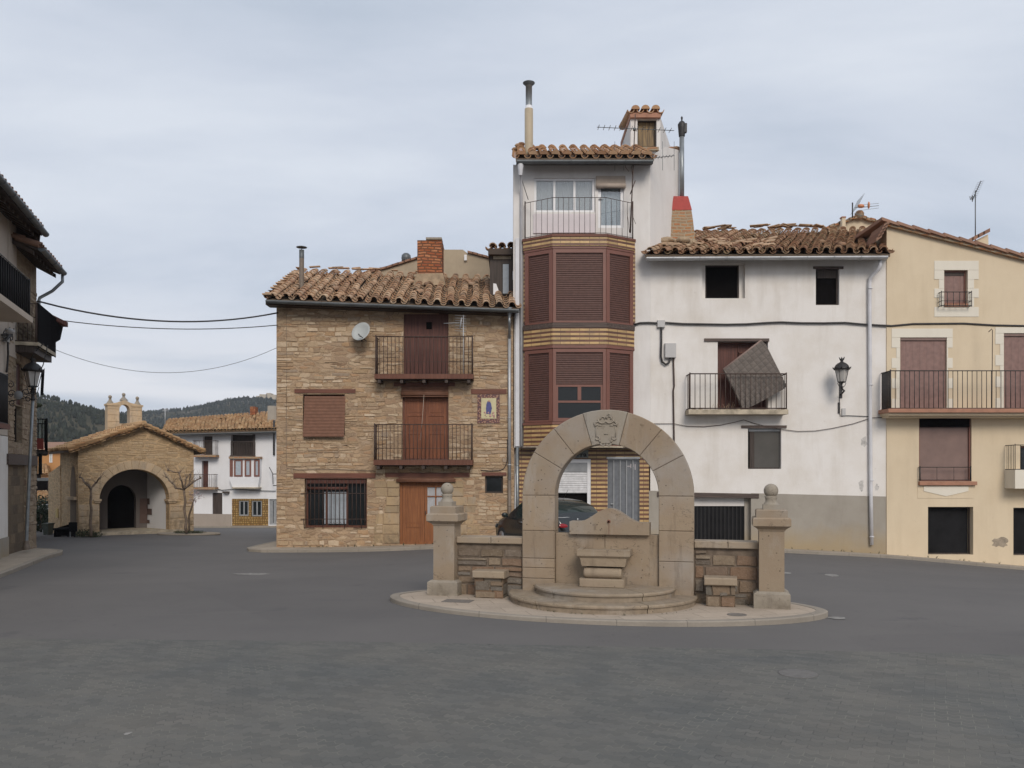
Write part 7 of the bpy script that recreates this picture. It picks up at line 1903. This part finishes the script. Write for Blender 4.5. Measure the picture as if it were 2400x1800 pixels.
for k_ in 'ef': w = window(dh, FH, HD[k_], -.05, .09, 2, 1, 'greymetal', 'glass')
w = window(dh, FH, HD['g'], -.1, .12, 3, 1, 'greymetal', 'glass', name='glazed_door')
a, b, c, d = HD['d']; build('dark_door', MB().fbox(FH, a, b, c, d, -.2, -.1), 'oldwood', dh)
build('canopy_beam', MB().rbox(FH, 521, 535, 1152, 1156, 0, .3), 'oldwood', dh)
m = MB().tube([FH.at(*p, .1) for p in ((500, 1143), (520, 1149), (548, 1146), (600, 1150), (646, 1151))], .025, 5); build('wall_cable', m, 'iron', dh)
build('black_pipe', MB().tube([FH.at(642, 985, .7), FH.at(642, 1066, .1)], .07, 6), 'iron', dh)
m = MB().tube([FH.at(631, 1095, .5), FH.at(639, 1110, .5), FH.at(640, 1135, .5)], .03, 5).bar(FH.at(640, 1111, .5), FH.at(652, 1111, .5), .03).bar(FH.at(640, 1138, .5), FH.at(652, 1138, .5), .03); build('balcony_end', m, 'iron', dh)
an = thing('distant_aerial', P(387, 990, 62), 'tiny aerial pole at the left end of the distant tiled roof', 'aerial'); m = MB().bar(P(387, 995, 62), P(387, 958, 62), .03, 5); build('mast', m, 'zinc_light', an)
m = MB().bar(P(381, 962, 62), P(396, 960, 62), .02, 4)
for i in range(5): x = 382+i*3; m.bar(P(x, 957, 62), P(x, 965, 62), .014, 4)
build('antenna_elements', m, 'zinc_light', an)
# ================================================================== FOUNTAIN GROUP
FF = Fr(1.562, 13.9, -14)
GZ = .19
# island
def island(a, b, z, n=64, cs=-.14, cd=.18): return [FF.pt(cs+a*math.cos(t), z, cd+b*math.copysign(abs(math.sin(t))**1.22, math.sin(t)))[:2] for t in np.linspace(0, 2*math.pi, n, endpoint=False)]
m = MB(); tag(build('island_pavement', MB().slab(island(3.42, 1.60, 0), -.3, GZ), 'pave', loc=(0, 0, 0)), kind='structure')
A_, B_ = island(3.60, 1.73, 0), island(3.425, 1.605, 0); n = len(A_)
vs = [(x, y, -.3) for x, y in A_]+[(x, y, GZ-.012) for x, y in A_]+[(lerp(p, q_, .12)[0], lerp(p, q_, .12)[1], GZ+.003) for p, q_ in zip(A_, B_)]+[(x, y, GZ+.003) for x, y in B_]
m.add(vs, [(k*n+i, k*n+(i+1) % n, (k+1)*n+(i+1) % n, (k+1)*n+i) for k in range(3) for i in range(n)]); tag(build('island_kerb', m, 'kerb', loc=(0, 0, 0)), kind='structure')
fo = thing('arched_fountain', FF.pt(0, GZ), 'sandstone wall fountain under a tall free-standing round arch with a carved keystone', 'fountain')
RO, RI, zS, TH = 1.43, .868, 1.93, .33
def blk(m, s0, s1, z0, z1, d0, d1, b=.010, g=.003): m.bbox(FF, s0+g*0, s1-g*0, z0+g, z1-g, d0, d1, b)
for sg in (-1, 1):
    m = MB(); zs_ = [GZ, .62, .83, 1.26, zS] if sg < 0 else [GZ, .78, 1.33, 1.93]
    zs_ = [GZ-.05, .52, .70, .86, 1.33, zS] if sg < 0 else [GZ-.05, .86, 1.36, zS]
    for z0, z1 in zip(zs_, zs_[1:]):
        a, b = (RI, RO) if sg > 0 else (-RO, -RI)
        blk(m, a, b, z0, z1, -TH, 0)
    build('pier', m, 'sand', fo)
# voussoirs; angles measured from the left springing
DEG = math.pi/180
angs = [0, 31, 52, 74.3]
m = MB()
for t0, t1 in zip(angs, angs[1:]): build('voussoir', vouss(MB(), FF, 0, zS, RI, RO, t0*DEG, t1*DEG, 1, -TH, 0, .003), 'sand', fo)
angs = [104.5, 130, 152, 180]
for t0, t1 in zip(angs, angs[1:]): build('voussoir', vouss(MB(), FF, 0, zS, RI, RO, t0*DEG, t1*DEG, 1, -TH, 0, .003), 'sand', fo)
ks = build('keystone', vouss(MB(), FF, 0, zS, RI-.004, RO+.004, 74.3*DEG, 104.5*DEG, 1, -TH, .008, .0015), 'sand_grey', fo)
# mortar core showing in the joints
m = MB(); vouss(m, FF, 0, zS, RI+.012, RO-.012, 0, math.pi, 20, -TH+.02, -.012, 0.0, bev=.001)
for sg in (-1, 1): a, b = (RI+.012, RO-.012) if sg > 0 else (-RO+.012, -RI-.012); m.fbox(FF, a, b, GZ, zS, -TH+.02, -.012)
build('joint_core', m, plain('dark_joint_mortar', (.12, .09, .065), .95), fo)
# carved shield
cz = zS+1.13
m = MB()
def rel(pts, r=.011, d=.014): m.tube([FF.pt(x*1.2, cz+z*1.1-.02, d+.004) for x, z in pts], r*1.35, 6)
def arcp(cx_, cz_, r, a0, a1, n=9, ky=1): return [(cx_+r*math.cos(t*DEG), cz_+ky*r*math.sin(t*DEG)) for t in np.linspace(a0, a1, n)]
rel(arcp(-.052, .145, .055, 175, 350)); rel(arcp(.052, .145, .055, 190, 365)); rel(arcp(-.042, .16, .028, -10, 200), .009); rel(arcp(.045, .165, .03, 330, 560), .010)
rel([(-.06, .20), (-.045, .185), (-.03, .19)], .008); rel([(.02, .20), (.045, .235), (.055, .22), (.07, .19)], .009); rel([(.0, .17), (.01, .19), (.03, .20)], .008)
build('carved_crown', m, 'sand_grey', ks); m = MB()
for sg in (-1, 1):
    rel(arcp(sg*.135, .085, .026, 60, 330) if sg < 0 else [(-x, z) for x, z in arcp(-.135, .085, .026, 60, 330)], .009)
    rel([(sg*.105, .12), (sg*.125, .11), (sg*.155, .075), (sg*.15, .04)], .009)
    rel([(sg*.135, .04), (sg*.14, -.05), (sg*.135, -.12)], .007, .010)
    rel([(sg*x, z) for x, z in arcp(.115, -.135, .028, 100, 340)], .010)
    rel([(sg*.09, -.165), (sg*.075, -.20)], .010)
    rel([(sg*x, z) for x, z in arcp(.04, -.215, .033, 200, 360)], .012)
rel([(-.10, .05), (-.06, .052)], .007, .010); rel([(.055, .052), (.10, .05)], .007, .010); rel([(-.02, -.075), (.03, -.07)], .008, .010)
rel([(-.09, .10), (-.05, .075), (.05, .075), (.09, .10)], .004, .009)
build('carved_shield', m, 'sand_grey', ks)
# slab and curved top
build('back_slab', MB().bbox(FF, -RI+.004, -.03, GZ, 1.29, -.31, -.07, .008).bbox(FF, -.025, RI-.004, GZ, 1.285, -.31, -.07, .008), 'sand', fo)
m = MB(); a, b = FF.sz(1335, 1240, .02)[0], FF.sz(1522, 1240, .02)[0]; zb0 = FF.sz(1430, 1253, .02)[1]; c = FF.sz(1427, 1200, .02)[0]
zA, zT = FF.sz(1350, 1222, .02)[1], FF.sz(1427, 1192, .02)[1]; zC = FF.sz(1515, 1226, .02)[1]
top = [(b, zC)]
for i in range(25):
    t = i/24; x = b-.05+(a+.05-(b-.05))*t; u = abs(x-c)/((b-a)/2)
    base = zA+(zC-zA)*(x-a)/(b-a); f = .5*(1+math.cos(math.pi*min(u/.78, 1))); top.append((x, base+(zT-base)*f))
top.append((a, zA))
poly = [(a, zb0), (b, zb0)]+top; m.prism(FF, poly, -.28, .03)
build('curved_top', m, 'sand', fo)
sx, sz_ = FF.sz(1427, 1222, .03)
m = MB().lathe(FF.pt(sx, sz_, .03), [(.028, 0), (.030, .006), (.014, .008)], 14, (FF.n[0], FF.n[1], 0)); s_ = build('spout_ring', m, plain('rusty_spout', (.20, .09, .06), .7), fo)
build('spout_hole', MB().lathe(FF.pt(sx, sz_, .033), [(0, 0), (.016, 0), (.014, .012), (.01, .05), (0, .05)], 10, (FF.n[0], FF.n[1], 0)), 'dark', s_)
m = MB().fbox(FF, sx-.010, sx+.010, 1.0, sz_-.04, -.062, .0325*0+.0325); 
m = MB().fbox(FF, sx-.008, sx+.010, zb0, sz_-.03, .0, .0325); build('rust_streak', m, plain('rust_stain', (.22, .145, .10), .9), fo)
# basin
ST1, ST2 = GZ+.13, GZ+.26
m = MB(); dp = .40
def fru(m, s0, s1, z0, z1, dB, i0, i1):   # block with a sloped profile: inset i0 at the bottom, i1 at the top
    q_ = FF.pt
    return m.hexa([q_(s0+i0, z0, dB-i0), q_(s1-i0, z0, dB-i0), q_(s1-i0, z0, -.1), q_(s0+i0, z0, -.1), q_(s0+i1, z1, dB-i1), q_(s1-i1, z1, dB-i1), q_(s1-i1, z1, -.1), q_(s0+i1, z1, -.1)])
a, b, c_, d_ = FF.rect(1352, 1476, 1292, 1308, dp+.0)
ba = thing_b = None
bas = build('basin', MB(), 'sand', fo) if False else None
m = MB(); fru(m, a, b, c_+.03, d_, dp, 0, 0); fru(m, a, b, c_, c_+.03, dp, .03, 0)
a2, b2, c2, d2 = FF.rect(1360, 1467, 1308, 1331, dp-.04); fru(m, a2, b2, c2+.02, c_, dp-.05, .02, -.01)
m.fbox(FF, a+.06, b-.06, d_-.05, d_-.045, -.05, dp-.06)
bas = build('basin', m, 'step', fo)
build('basin_rim', MB().fbox(FF, a, b, d_, d_+.018, dp-.07, dp+.004).fbox(FF, a, a+.07, d_, d_+.018, -.07, dp-.07).fbox(FF, b-.07, b, d_, d_+.018, -.07, dp-.07), 'step', bas)
a3, b3, c3, d3 = FF.rect(1368, 1456, 1331, 1357, dp-.08)
m = MB(); zc_ = (c3+d3)/2; hh = (d3-c3)/2
pr = [(a3+.012, zc_)]; rr = []
k = 10; vs = []
for (s_1) in (a3+.0, a3+.03, b3-.03, b3+.0):
    sh = .85 if s_1 in (a3, b3) else 1
    for i in range(k+1): t = -math.pi/2+math.pi*i/k; vs.append(FF.pt(s_1, zc_+hh*math.sin(t)*sh, dp-.16+.10*math.cos(t)*sh))
    vs.append(FF.pt(s_1, zc_+hh*sh, -.1)); vs.append(FF.pt(s_1, zc_-hh*sh, -.1))
n = k+3; m.add(vs, [(r*n+i, (r+1)*n+i, (r+1)*n+(i+1) % n, r*n+(i+1) % n) for r in range(3) for i in range(n)]+[tuple(range(n)), tuple(range(4*n-1, 3*n-1, -1))], False)
build('cushion_moulding', m, 'step', fo)
a4, b4, c4, d4 = FF.rect(1357, 1463, 1358, 1376, dp); m = MB(); m.bbox(FF, a4, b4, ST2, d4, -.1, dp-.02, .012); build('pedestal', m, 'step', fo)
# half-round steps
def hstep(name, a, b, z0, z1, cs=0.0, cuts=()):
    m = MB(); n = 48; nose = .03
    def ring(aa, bb, z): return [FF.pt(cs-aa*math.cos(math.pi*i/n), z, -.03+bb*math.sin(math.pi*i/n)) for i in range(n+1)]
    prof = [(a-.025, b-.025, z0), (a-.025, b-.025, z1-.055), (a, b, z1-.05), (a+.004, b+.004, z1-.025), (a-.008, b-.008, z1)]
    segs = [0]+list(cuts)+[n]
    for s0_, s1_ in zip(segs, segs[1:]):
        idx = list(range(s0_, s1_+1)); L = len(idx); vs = []
        for (aa, bb, z) in prof:
            r_ = [FF.pt(cs-aa*math.cos(math.pi*(i+(.08 if i == s0_ and s0_ else (-.08 if i == s1_ and s1_ < n else 0)))/n), z, -.03+bb*math.sin(math.pi*(i+(.08 if i == s0_ and s0_ else (-.08 if i == s1_ and s1_ < n else 0)))/n)) for i in idx]; vs += r_
        inn = [FF.pt(cs-.2*math.cos(math.pi*i/n), z1, -.03) for i in idx]; vs += inn
        P_ = len(prof)
        m.add(vs, [(k*L+i, k*L+i+1, (k+1)*L+i+1, (k+1)*L+i) for k in range(P_) for i in range(L-1)]+[tuple(k*L for k in range(P_+1)), tuple(k*L+L-1 for k in range(P_, -1, -1))])
    return build(name, m, 'step', fo)
hstep('step', 1.56, 1.47, GZ-.05, ST1, -.07, (15, 33)); hstep('step', 1.17, 1.12, ST1-.02, ST2, -.02, (14, 34))
# low walls with coping
def lowwall(s0, s1, z, label):
    t = thing('low_wall', FF.pt((s0+s1)/2, GZ), label, 'low wall', 'low walls either side of the fountain arch')
    sw_ = build('stonework', MB().fbox(FF, s0, s1, GZ-.1, z-.11, -.42, -.105), plain('dark_wall_mortar', (.15, .115, .085), .95, .3, 8, bump=.5), t)
    build('wall_blocks', stones(MB(), FF, s0+.005, s1-.005, GZ-.02, z-.08, None, rh=(.13, .24), sw=(.18, .46), proud=(.01, .035), gap=.008, drop=-.6, seed=int(s0*100)+500, wav=.012, jit=.014, d0=-.105), 'blockstone', sw_)
    m = MB(); mid = (s0+s1)/2+.03
    for a, b in ((s0+.003, mid-.002), (mid+.002, s1-.003)): m.bbox(FF, a, b, z-.11, z, -.47, -.035, .012)
    build('coping', m, 'step', t)
pL, pR = -2.815, 2.63
lowwall(pL+.19, -RO-.004, 1.20, 'low coursed stone wall between the left ball pillar and the arch')
lowwall(RO+.004, pR-.19, 1.20, 'low coursed stone wall between the arch and the right ball pillar')
def pillar(s, ofs, label):
    t = thing('ball_pillar', FF.pt(s, GZ, ofs), label, 'pillar', 'ball-topped pillars at the ends of the fountain wall')
    g = GZ
    def sq(m, w, z0, z1, w2=None, b=.012):
        w2 = w2 or w
        return m.hexa([FF.pt(s-w, g+z0, ofs+w), FF.pt(s+w, g+z0, ofs+w), FF.pt(s+w, g+z0, ofs-w), FF.pt(s-w, g+z0, ofs-w), FF.pt(s-w2, g+z1, ofs+w2), FF.pt(s+w2, g+z1, ofs+w2), FF.pt(s+w2, g+z1, ofs-w2), FF.pt(s-w2, g+z1, ofs-w2)])
    m = MB(); sq(m, .275, 0, .225); sq(m, .275, .225, .26, .225); build('base', m, 'sand_grey', t)
    m = MB(); sq(m, .190, .26, 1.21); build('shaft', m, 'sand', t)
    m = MB(); sq(m, .20, 1.21, 1.235, .21); sq(m, .21, 1.235, 1.29, .285); sq(m, .285, 1.29, 1.40, .285); sq(m, .285, 1.40, 1.42, .265); build('capital', m, 'sand', t)
    m = MB(); sq(m, .235, 1.42, 1.53, .235); sq(m, .235, 1.53, 1.545, .215); build('abacus', m, 'sand', t)
    m = MB(); sq(m, .125, 1.545, 1.62, .125); c = FF.pt(s, g+1.62, ofs)
    m.lathe(c, [(.12, 0), (.10, .03), (.085, .05), (.088, .09), (.105, .13), (.06, .14)], 16); f = build('neck', m, 'sand_grey', t)
    build('ball', MB().ball((c[0], c[1], c[2]+.218), .113, 20), 'sand_grey', t)
pillar(pL, -.12, 'sandstone pillar with ball top at the left end, its capital cracked')
pillar(pR, -.02, 'nearer sandstone pillar with ball top at the right end of the wall')
def bench(s0, s1, label):
    t = thing('stone_bench', FF.pt((s0+s1)/2, GZ, .1), label, 'stone seat', 'stone seats against the fountain walls')
    sp0 = build('support', MB().fbox(FF, s0+.03, s1-.03, GZ-.05, GZ+.34, -.1, .215), 'ashlar_low', t)
    build('wall_blocks', stones(MB(), FF, s0+.032, s1-.032, GZ-.01, GZ+.37, None, rh=(.12, .2), sw=(.16, .34), proud=(.01, .028), gap=.006, drop=-.6, seed=int(s0*90)+700, wav=.01, jit=.012, d0=.215), 'blockstone', sp0)
    build('seat', MB().bbox(FF, s0, s1, GZ+.34, GZ+.46, -.08, .28, .015), 'step', t)
a, b = FF.sz(1106, 1380, .28)[0], FF.sz(1181, 1380, .28)[0]; bench(a, b, 'stone seat against the left low wall')
a, b = FF.sz(1650, 1395, .28)[0], FF.sz(1728, 1395, .28)[0]; bench(a, b, 'stone seat against the right low wall')
# covers
m = MB(); n_ = (FF.n[0], FF.n[1]); c = Vector(FF.at(1073, 1410, 0)); Yc = 14.2
p0 = Vector(P(1073, 1409, (CZ-GZ)*FPX/299)); u = Vector((FF.u[0], FF.u[1], 0)); v = Vector((FF.n[0], FF.n[1], 0))
m.hexa([p0-u*.24+v*.16, p0+u*.24+v*.16, p0+u*.24-v*.16, p0-u*.24-v*.16]+[p+Vector((0, 0, .006)) for p in (p0-u*.24+v*.16, p0+u*.24+v*.16, p0+u*.24-v*.16, p0-u*.24-v*.16)])
single('drain_cover', m, 'steelcover', 'square iron drain cover in the island pavement by the left pillar', 'drain cover')
p0 = Vector(P(1727, 1441, (CZ-GZ)*FPX/331)); m = MB().lathe(p0, [(.145, 0), (.145, .006), (.13, .008), (.125, .004), (0, .004)], 24); single('round_drain_cover', m, 'steelcover', 'small round iron cover in the island pavement by the right stone seat', 'drain cover')
p0 = Vector(P(1870, 1578, (CZ-.13)*FPX/468)); m = MB().lathe((p0.x, p0.y, G(p0.x, p0.y)+.008), [(.21, 0), (.21, .003), (.19, .004), (0, .003)], 28); single('manhole_cover', m, plain('dull_iron_manhole', (.135, .128, .12), .8, .2, 20), 'round worn manhole cover in the grey paving right of centre', 'manhole cover')
# faint stains and worn paint spots lie on the paving as thin flakes
rg = random.Random(5)
for (x, y, w_, h_) in ((1950, 1339, 16, 3.2), (1962, 1446, 22, 3), (1843, 1336, 12, 2), (300, 1727, 9, 4), (590, 1331, 40, 2)):
    D_ = (CZ-.125)*FPX/(y-HY); X_ = (x-CX)*D_/FPX; gz_ = G(X_, D_)+.009; a_, b_ = w_*D_/FPX, h_*D_*D_/FPX/2.1; k_ = 14
    m = MB().add([(X_+a_*math.cos(6.283*i/k_)*rg.uniform(.7, 1.15), D_+b_*math.sin(6.283*i/k_)*rg.uniform(.7, 1.15), gz_) for i in range(k_)], [tuple(range(k_))])
    tag(build('road_mark', m, plain('worn_pale_mark', (.24, .23, .215), .95, .3, 12), loc=(0, 0, 0)), kind='structure')
# ================================================================== PARKED CAR
CA = R(27); CO = Vector((2.02, 22.6, 0))
ce = .5*(1.66)
hd_ = Vector((-math.sin(CA), math.cos(CA), 0)); lf = Vector((-math.cos(CA), -math.sin(CA), 0))      # heading, left side
RL = Vector((1.20, 22.55, 0)); cen = RL-lf*.83+hd_*2.05; gz = G(cen.x, cen.y)+.0
car = thing('parked_car', (cen.x, cen.y, gz), 'black hatchback car parked behind the fountain arch', 'car')
def cpt(x, y, z): p = cen+hd_*x+lf*y; return (p.x, p.y, gz+z)
S_ = [(-2.08, .66, .34, .70, .72, .60), (-2.03, .78, .24, .86, .90, .70), (-1.93, .81, .20, .97, 1.03, .72), (-1.80, .825, .20, 1.0, 1.17, .70), (-1.50, .83, .2, 1.0, 1.40, .64), (-1.15, .835, .2, .99, 1.49, .61), (-.4, .84, .2, .97, 1.535, .60), (.25, .84, .2, .95, 1.50, .59), (.55, .84, .2, .94, 1.36, .60), (1.05, .835, .2, .92, 1.02, .66), (1.5, .82, .2, .84, .90, .62), (1.85, .76, .22, .68, .73, .56), (2.0, .66, .30, .56, .60, .5), (2.05, .55, .36, .50, .52, .42)]
k = 9; vs = []; sec = []
for (x, w, zb, zl, zr_, wr) in S_:
    cab = zr_-zl > .15
    half = [(0, zb), (w*.8, zb), (w*.97, zb+.10), (w, zb+.30 if zl-zb > .5 else (zb+zl)/2), (w*.985, zl-.06), (w*.95, zl), (wr+(.02 if cab else .1), zr_-.05 if cab else (zl+zr_)/2+.01), (wr-.08, zr_-.008), (0, zr_+.02)]
    sec.append([(x, y, z) for y, z in half]+[(x, -y, z) for y, z in half[-2:0:-1]])
n = len(sec[0])
allv = [cpt(*p) for s in sec for p in s]
body_f, side_f, rear_f, front_f = [], [], [], []
for i in range(len(sec)-1):
    for j in range(n):
        f = (i*n+j, i*n+(j+1) % n, (i+1)*n+(j+1) % n, (i+1)*n+j)
        if j in (5, 10) and 4 <= i <= 7: side_f.append(f)
        elif j in (7, 8, 6, 9) and i in (3, 4) : rear_f.append(f)
        elif j in (7, 8, 6, 9) and i in (7, 8): front_f.append(f)
        else: body_f.append(f)
m = MB().add(allv, body_f+[tuple(range(n))[::-1], tuple(range((len(sec)-1)*n, len(sec)*n))], True)
bo = build('body', m, 'carpaint', car)
for nm, ff in (('side_window', side_f), ('rear_window', rear_f), ('windscreen', front_f)):
    if ff: build(nm, MB().add(allv, ff, True), 'glassgreen', car)
for (x, y) in ((-1.30, .70), (-1.30, -.70), (1.28, .70), (1.28, -.70)):
    sg = 1 if y > 0 else -1; c = cpt(x, y+sg*.14, .31); ax = lf*sg
    w = build('wheel', MB().lathe(c, [(.20, -.2), (.31, -.18), (.315, -.02), (.29, .0), (.20, .005)], 24, ax), 'rubber', car)
    build('rim', MB().lathe(c, [(.21, -.01), (.2, .004), (.05, -.01), (.04, .01), (0, .01)], 20, ax), 'alloy', w)
for sg in (1, -1):
    m = MB(); bb = MB().ball((0, 0, 0), 1, 16)
    m.add([cpt(-1.93+.14*x-.03*z, sg*(.60+.255*y), .80+.115*z*(1+.25*y)) for x, y, z in bb.v], bb.f, True); build('tail_light', m, 'taillight', car)
    m = MB(); o1 = [Vector(cpt(x, y*sg, z))+hd_*.015+lf*sg*.01 for x, y, z in ((2.03, .40, .54), (1.99, .64, .52), (1.84, .775, .60), (1.72, .79, .72), (1.86, .66, .70), (2.0, .42, .62))]; m.add(o1, [tuple(range(6)), tuple(range(6))[::-1]]); build('headlight', m, 'headlight', car)
    m = MB(); c = Vector(cpt(.78, .98*sg, 1.02)); m.ball(c, .10, 12, (1.0, .8, .75)); m.bar(c, cpt(.80, .86*sg, .96), .025); mr_ = build('side_mirror', m, 'carpaint', car)
    gl = c-hd_*.075; build('mirror_glass', MB().lathe(gl, [(0, 0), (.06, 0), (.055, .008), (0, .008)], 14, -hd_), 'glassgreen', mr_)
m = MB(); p = [cpt(-2.07, y, z) for y, z in ((.26, .62), (-.26, .62), (-.26, .73), (.26, .73))]; o1 = [Vector(v)-hd_*.03 for v in p]; m.add(o1+p, [(0, 1, 2, 3), (3, 2, 1, 0), (0, 4, 5, 1), (2, 6, 7, 3)]); build('number_plate', m, 'whiteframe', car)
m = MB(); c = Vector(cpt(-1.985, .30, .98)); cc = Vector(cpt(-2.045, 0, .86)); m.lathe(cc-hd_*.01, [(.03, 0), (.05, 0), (.05, .012), (.03, .012)], 16, -hd_); m.lathe(Vector(cpt(-1.99, .12, 1.0)), [(0, 0), (.03, .0), (.028, .01), (0, .01)], 10, -hd_); build('badge', m, 'alloy', car)
m = MB().bar(cpt(-1.90, .70, 1.055), cpt(-1.90, -.70, 1.055), .010, 5); build('window_trim', m, 'zinc_light', car)
m = MB().bar(cpt(-1.0, .0, 1.5), cpt(-1.25, 0, 1.78), .006, 5); build('roof_aerial', m, 'iron', car)
m = MB().add([Vector(cpt(x, y, z))-hd_*.012 for x, y, z in ((-2.055, -.72, .40), (-2.055, .72, .40), (-2.075, .70, .52), (-2.075, -.70, .52))], [(0, 1, 2, 3), (3, 2, 1, 0)]); build('bumper_strip', m, 'rubber', car)
m = MB().bar(cpt(-.1, .845, .84), cpt(.12, .845, .84), .014, 5); build('door_handle', m, 'alloy', car)

# ------------------------------------------------------------------ haze over the valley
hz = NT('valley_haze'); hz.t.nodes.remove(hz.b)
pv = hz.n('ShaderNodeVolumePrincipled', {'Color': (0.80, 0.88, 1.0), 'Density': 0.00022, 'Anisotropy': 0.0})
hz.t.links.new(pv.outputs[0], hz.t.nodes['Material Output'].inputs['Volume'])
tag(build('haze', MB().box(-1650, 1650, -1000, 1650, -6, 125), hz.m, loc=(0, 0, 0)), kind='stuff')

# weeds and litter in the angle between walls and pavement
m = MB(); rg = random.Random(55)
for i in range(95):
    x = rg.uniform(-7.8, 17.0); y = 28.36-abs(rg.gauss(0, .05)); z = G(x, y)+.10; s_ = rg.uniform(.02, .075)
    for k_ in range(7):
        w = rg.uniform(0, 6.283); tip = (x+math.cos(w)*s_*.9, y+math.sin(w)*s_*.5-.02, z+s_*rg.uniform(.5, 1.6)); b_ = Vector((math.sin(w), -math.cos(w), 0))*s_*.16
        m.add([Vector((x, y, z))-b_, Vector((x, y, z))+b_, tip], [(0, 1, 2)])
for i in range(46):
    t_ = rg.uniform(-2.7, 2.5); p = FF.pt(t_, GZ, rg.uniform(-.06, -.02) if abs(t_) > 1.5 else 1.46*math.sqrt(max(0, 1-(t_/1.56)**2))+.01); s_ = rg.uniform(.012, .035)
    for k_ in range(5):
        w = rg.uniform(0, 6.283); b_ = Vector((math.sin(w), -math.cos(w), 0))*s_*.2
        m.add([Vector(p)-b_, Vector(p)+b_, (p[0]+math.cos(w)*s_, p[1]+math.sin(w)*s_, p[2]+s_*rg.uniform(.3, 1.2))], [(0, 1, 2)])
tag(build('weeds', m, 'leaf_dull', loc=(0, 0, 0)), 'small weeds along the foot of the house walls and the fountain', 'weeds', kind='stuff')
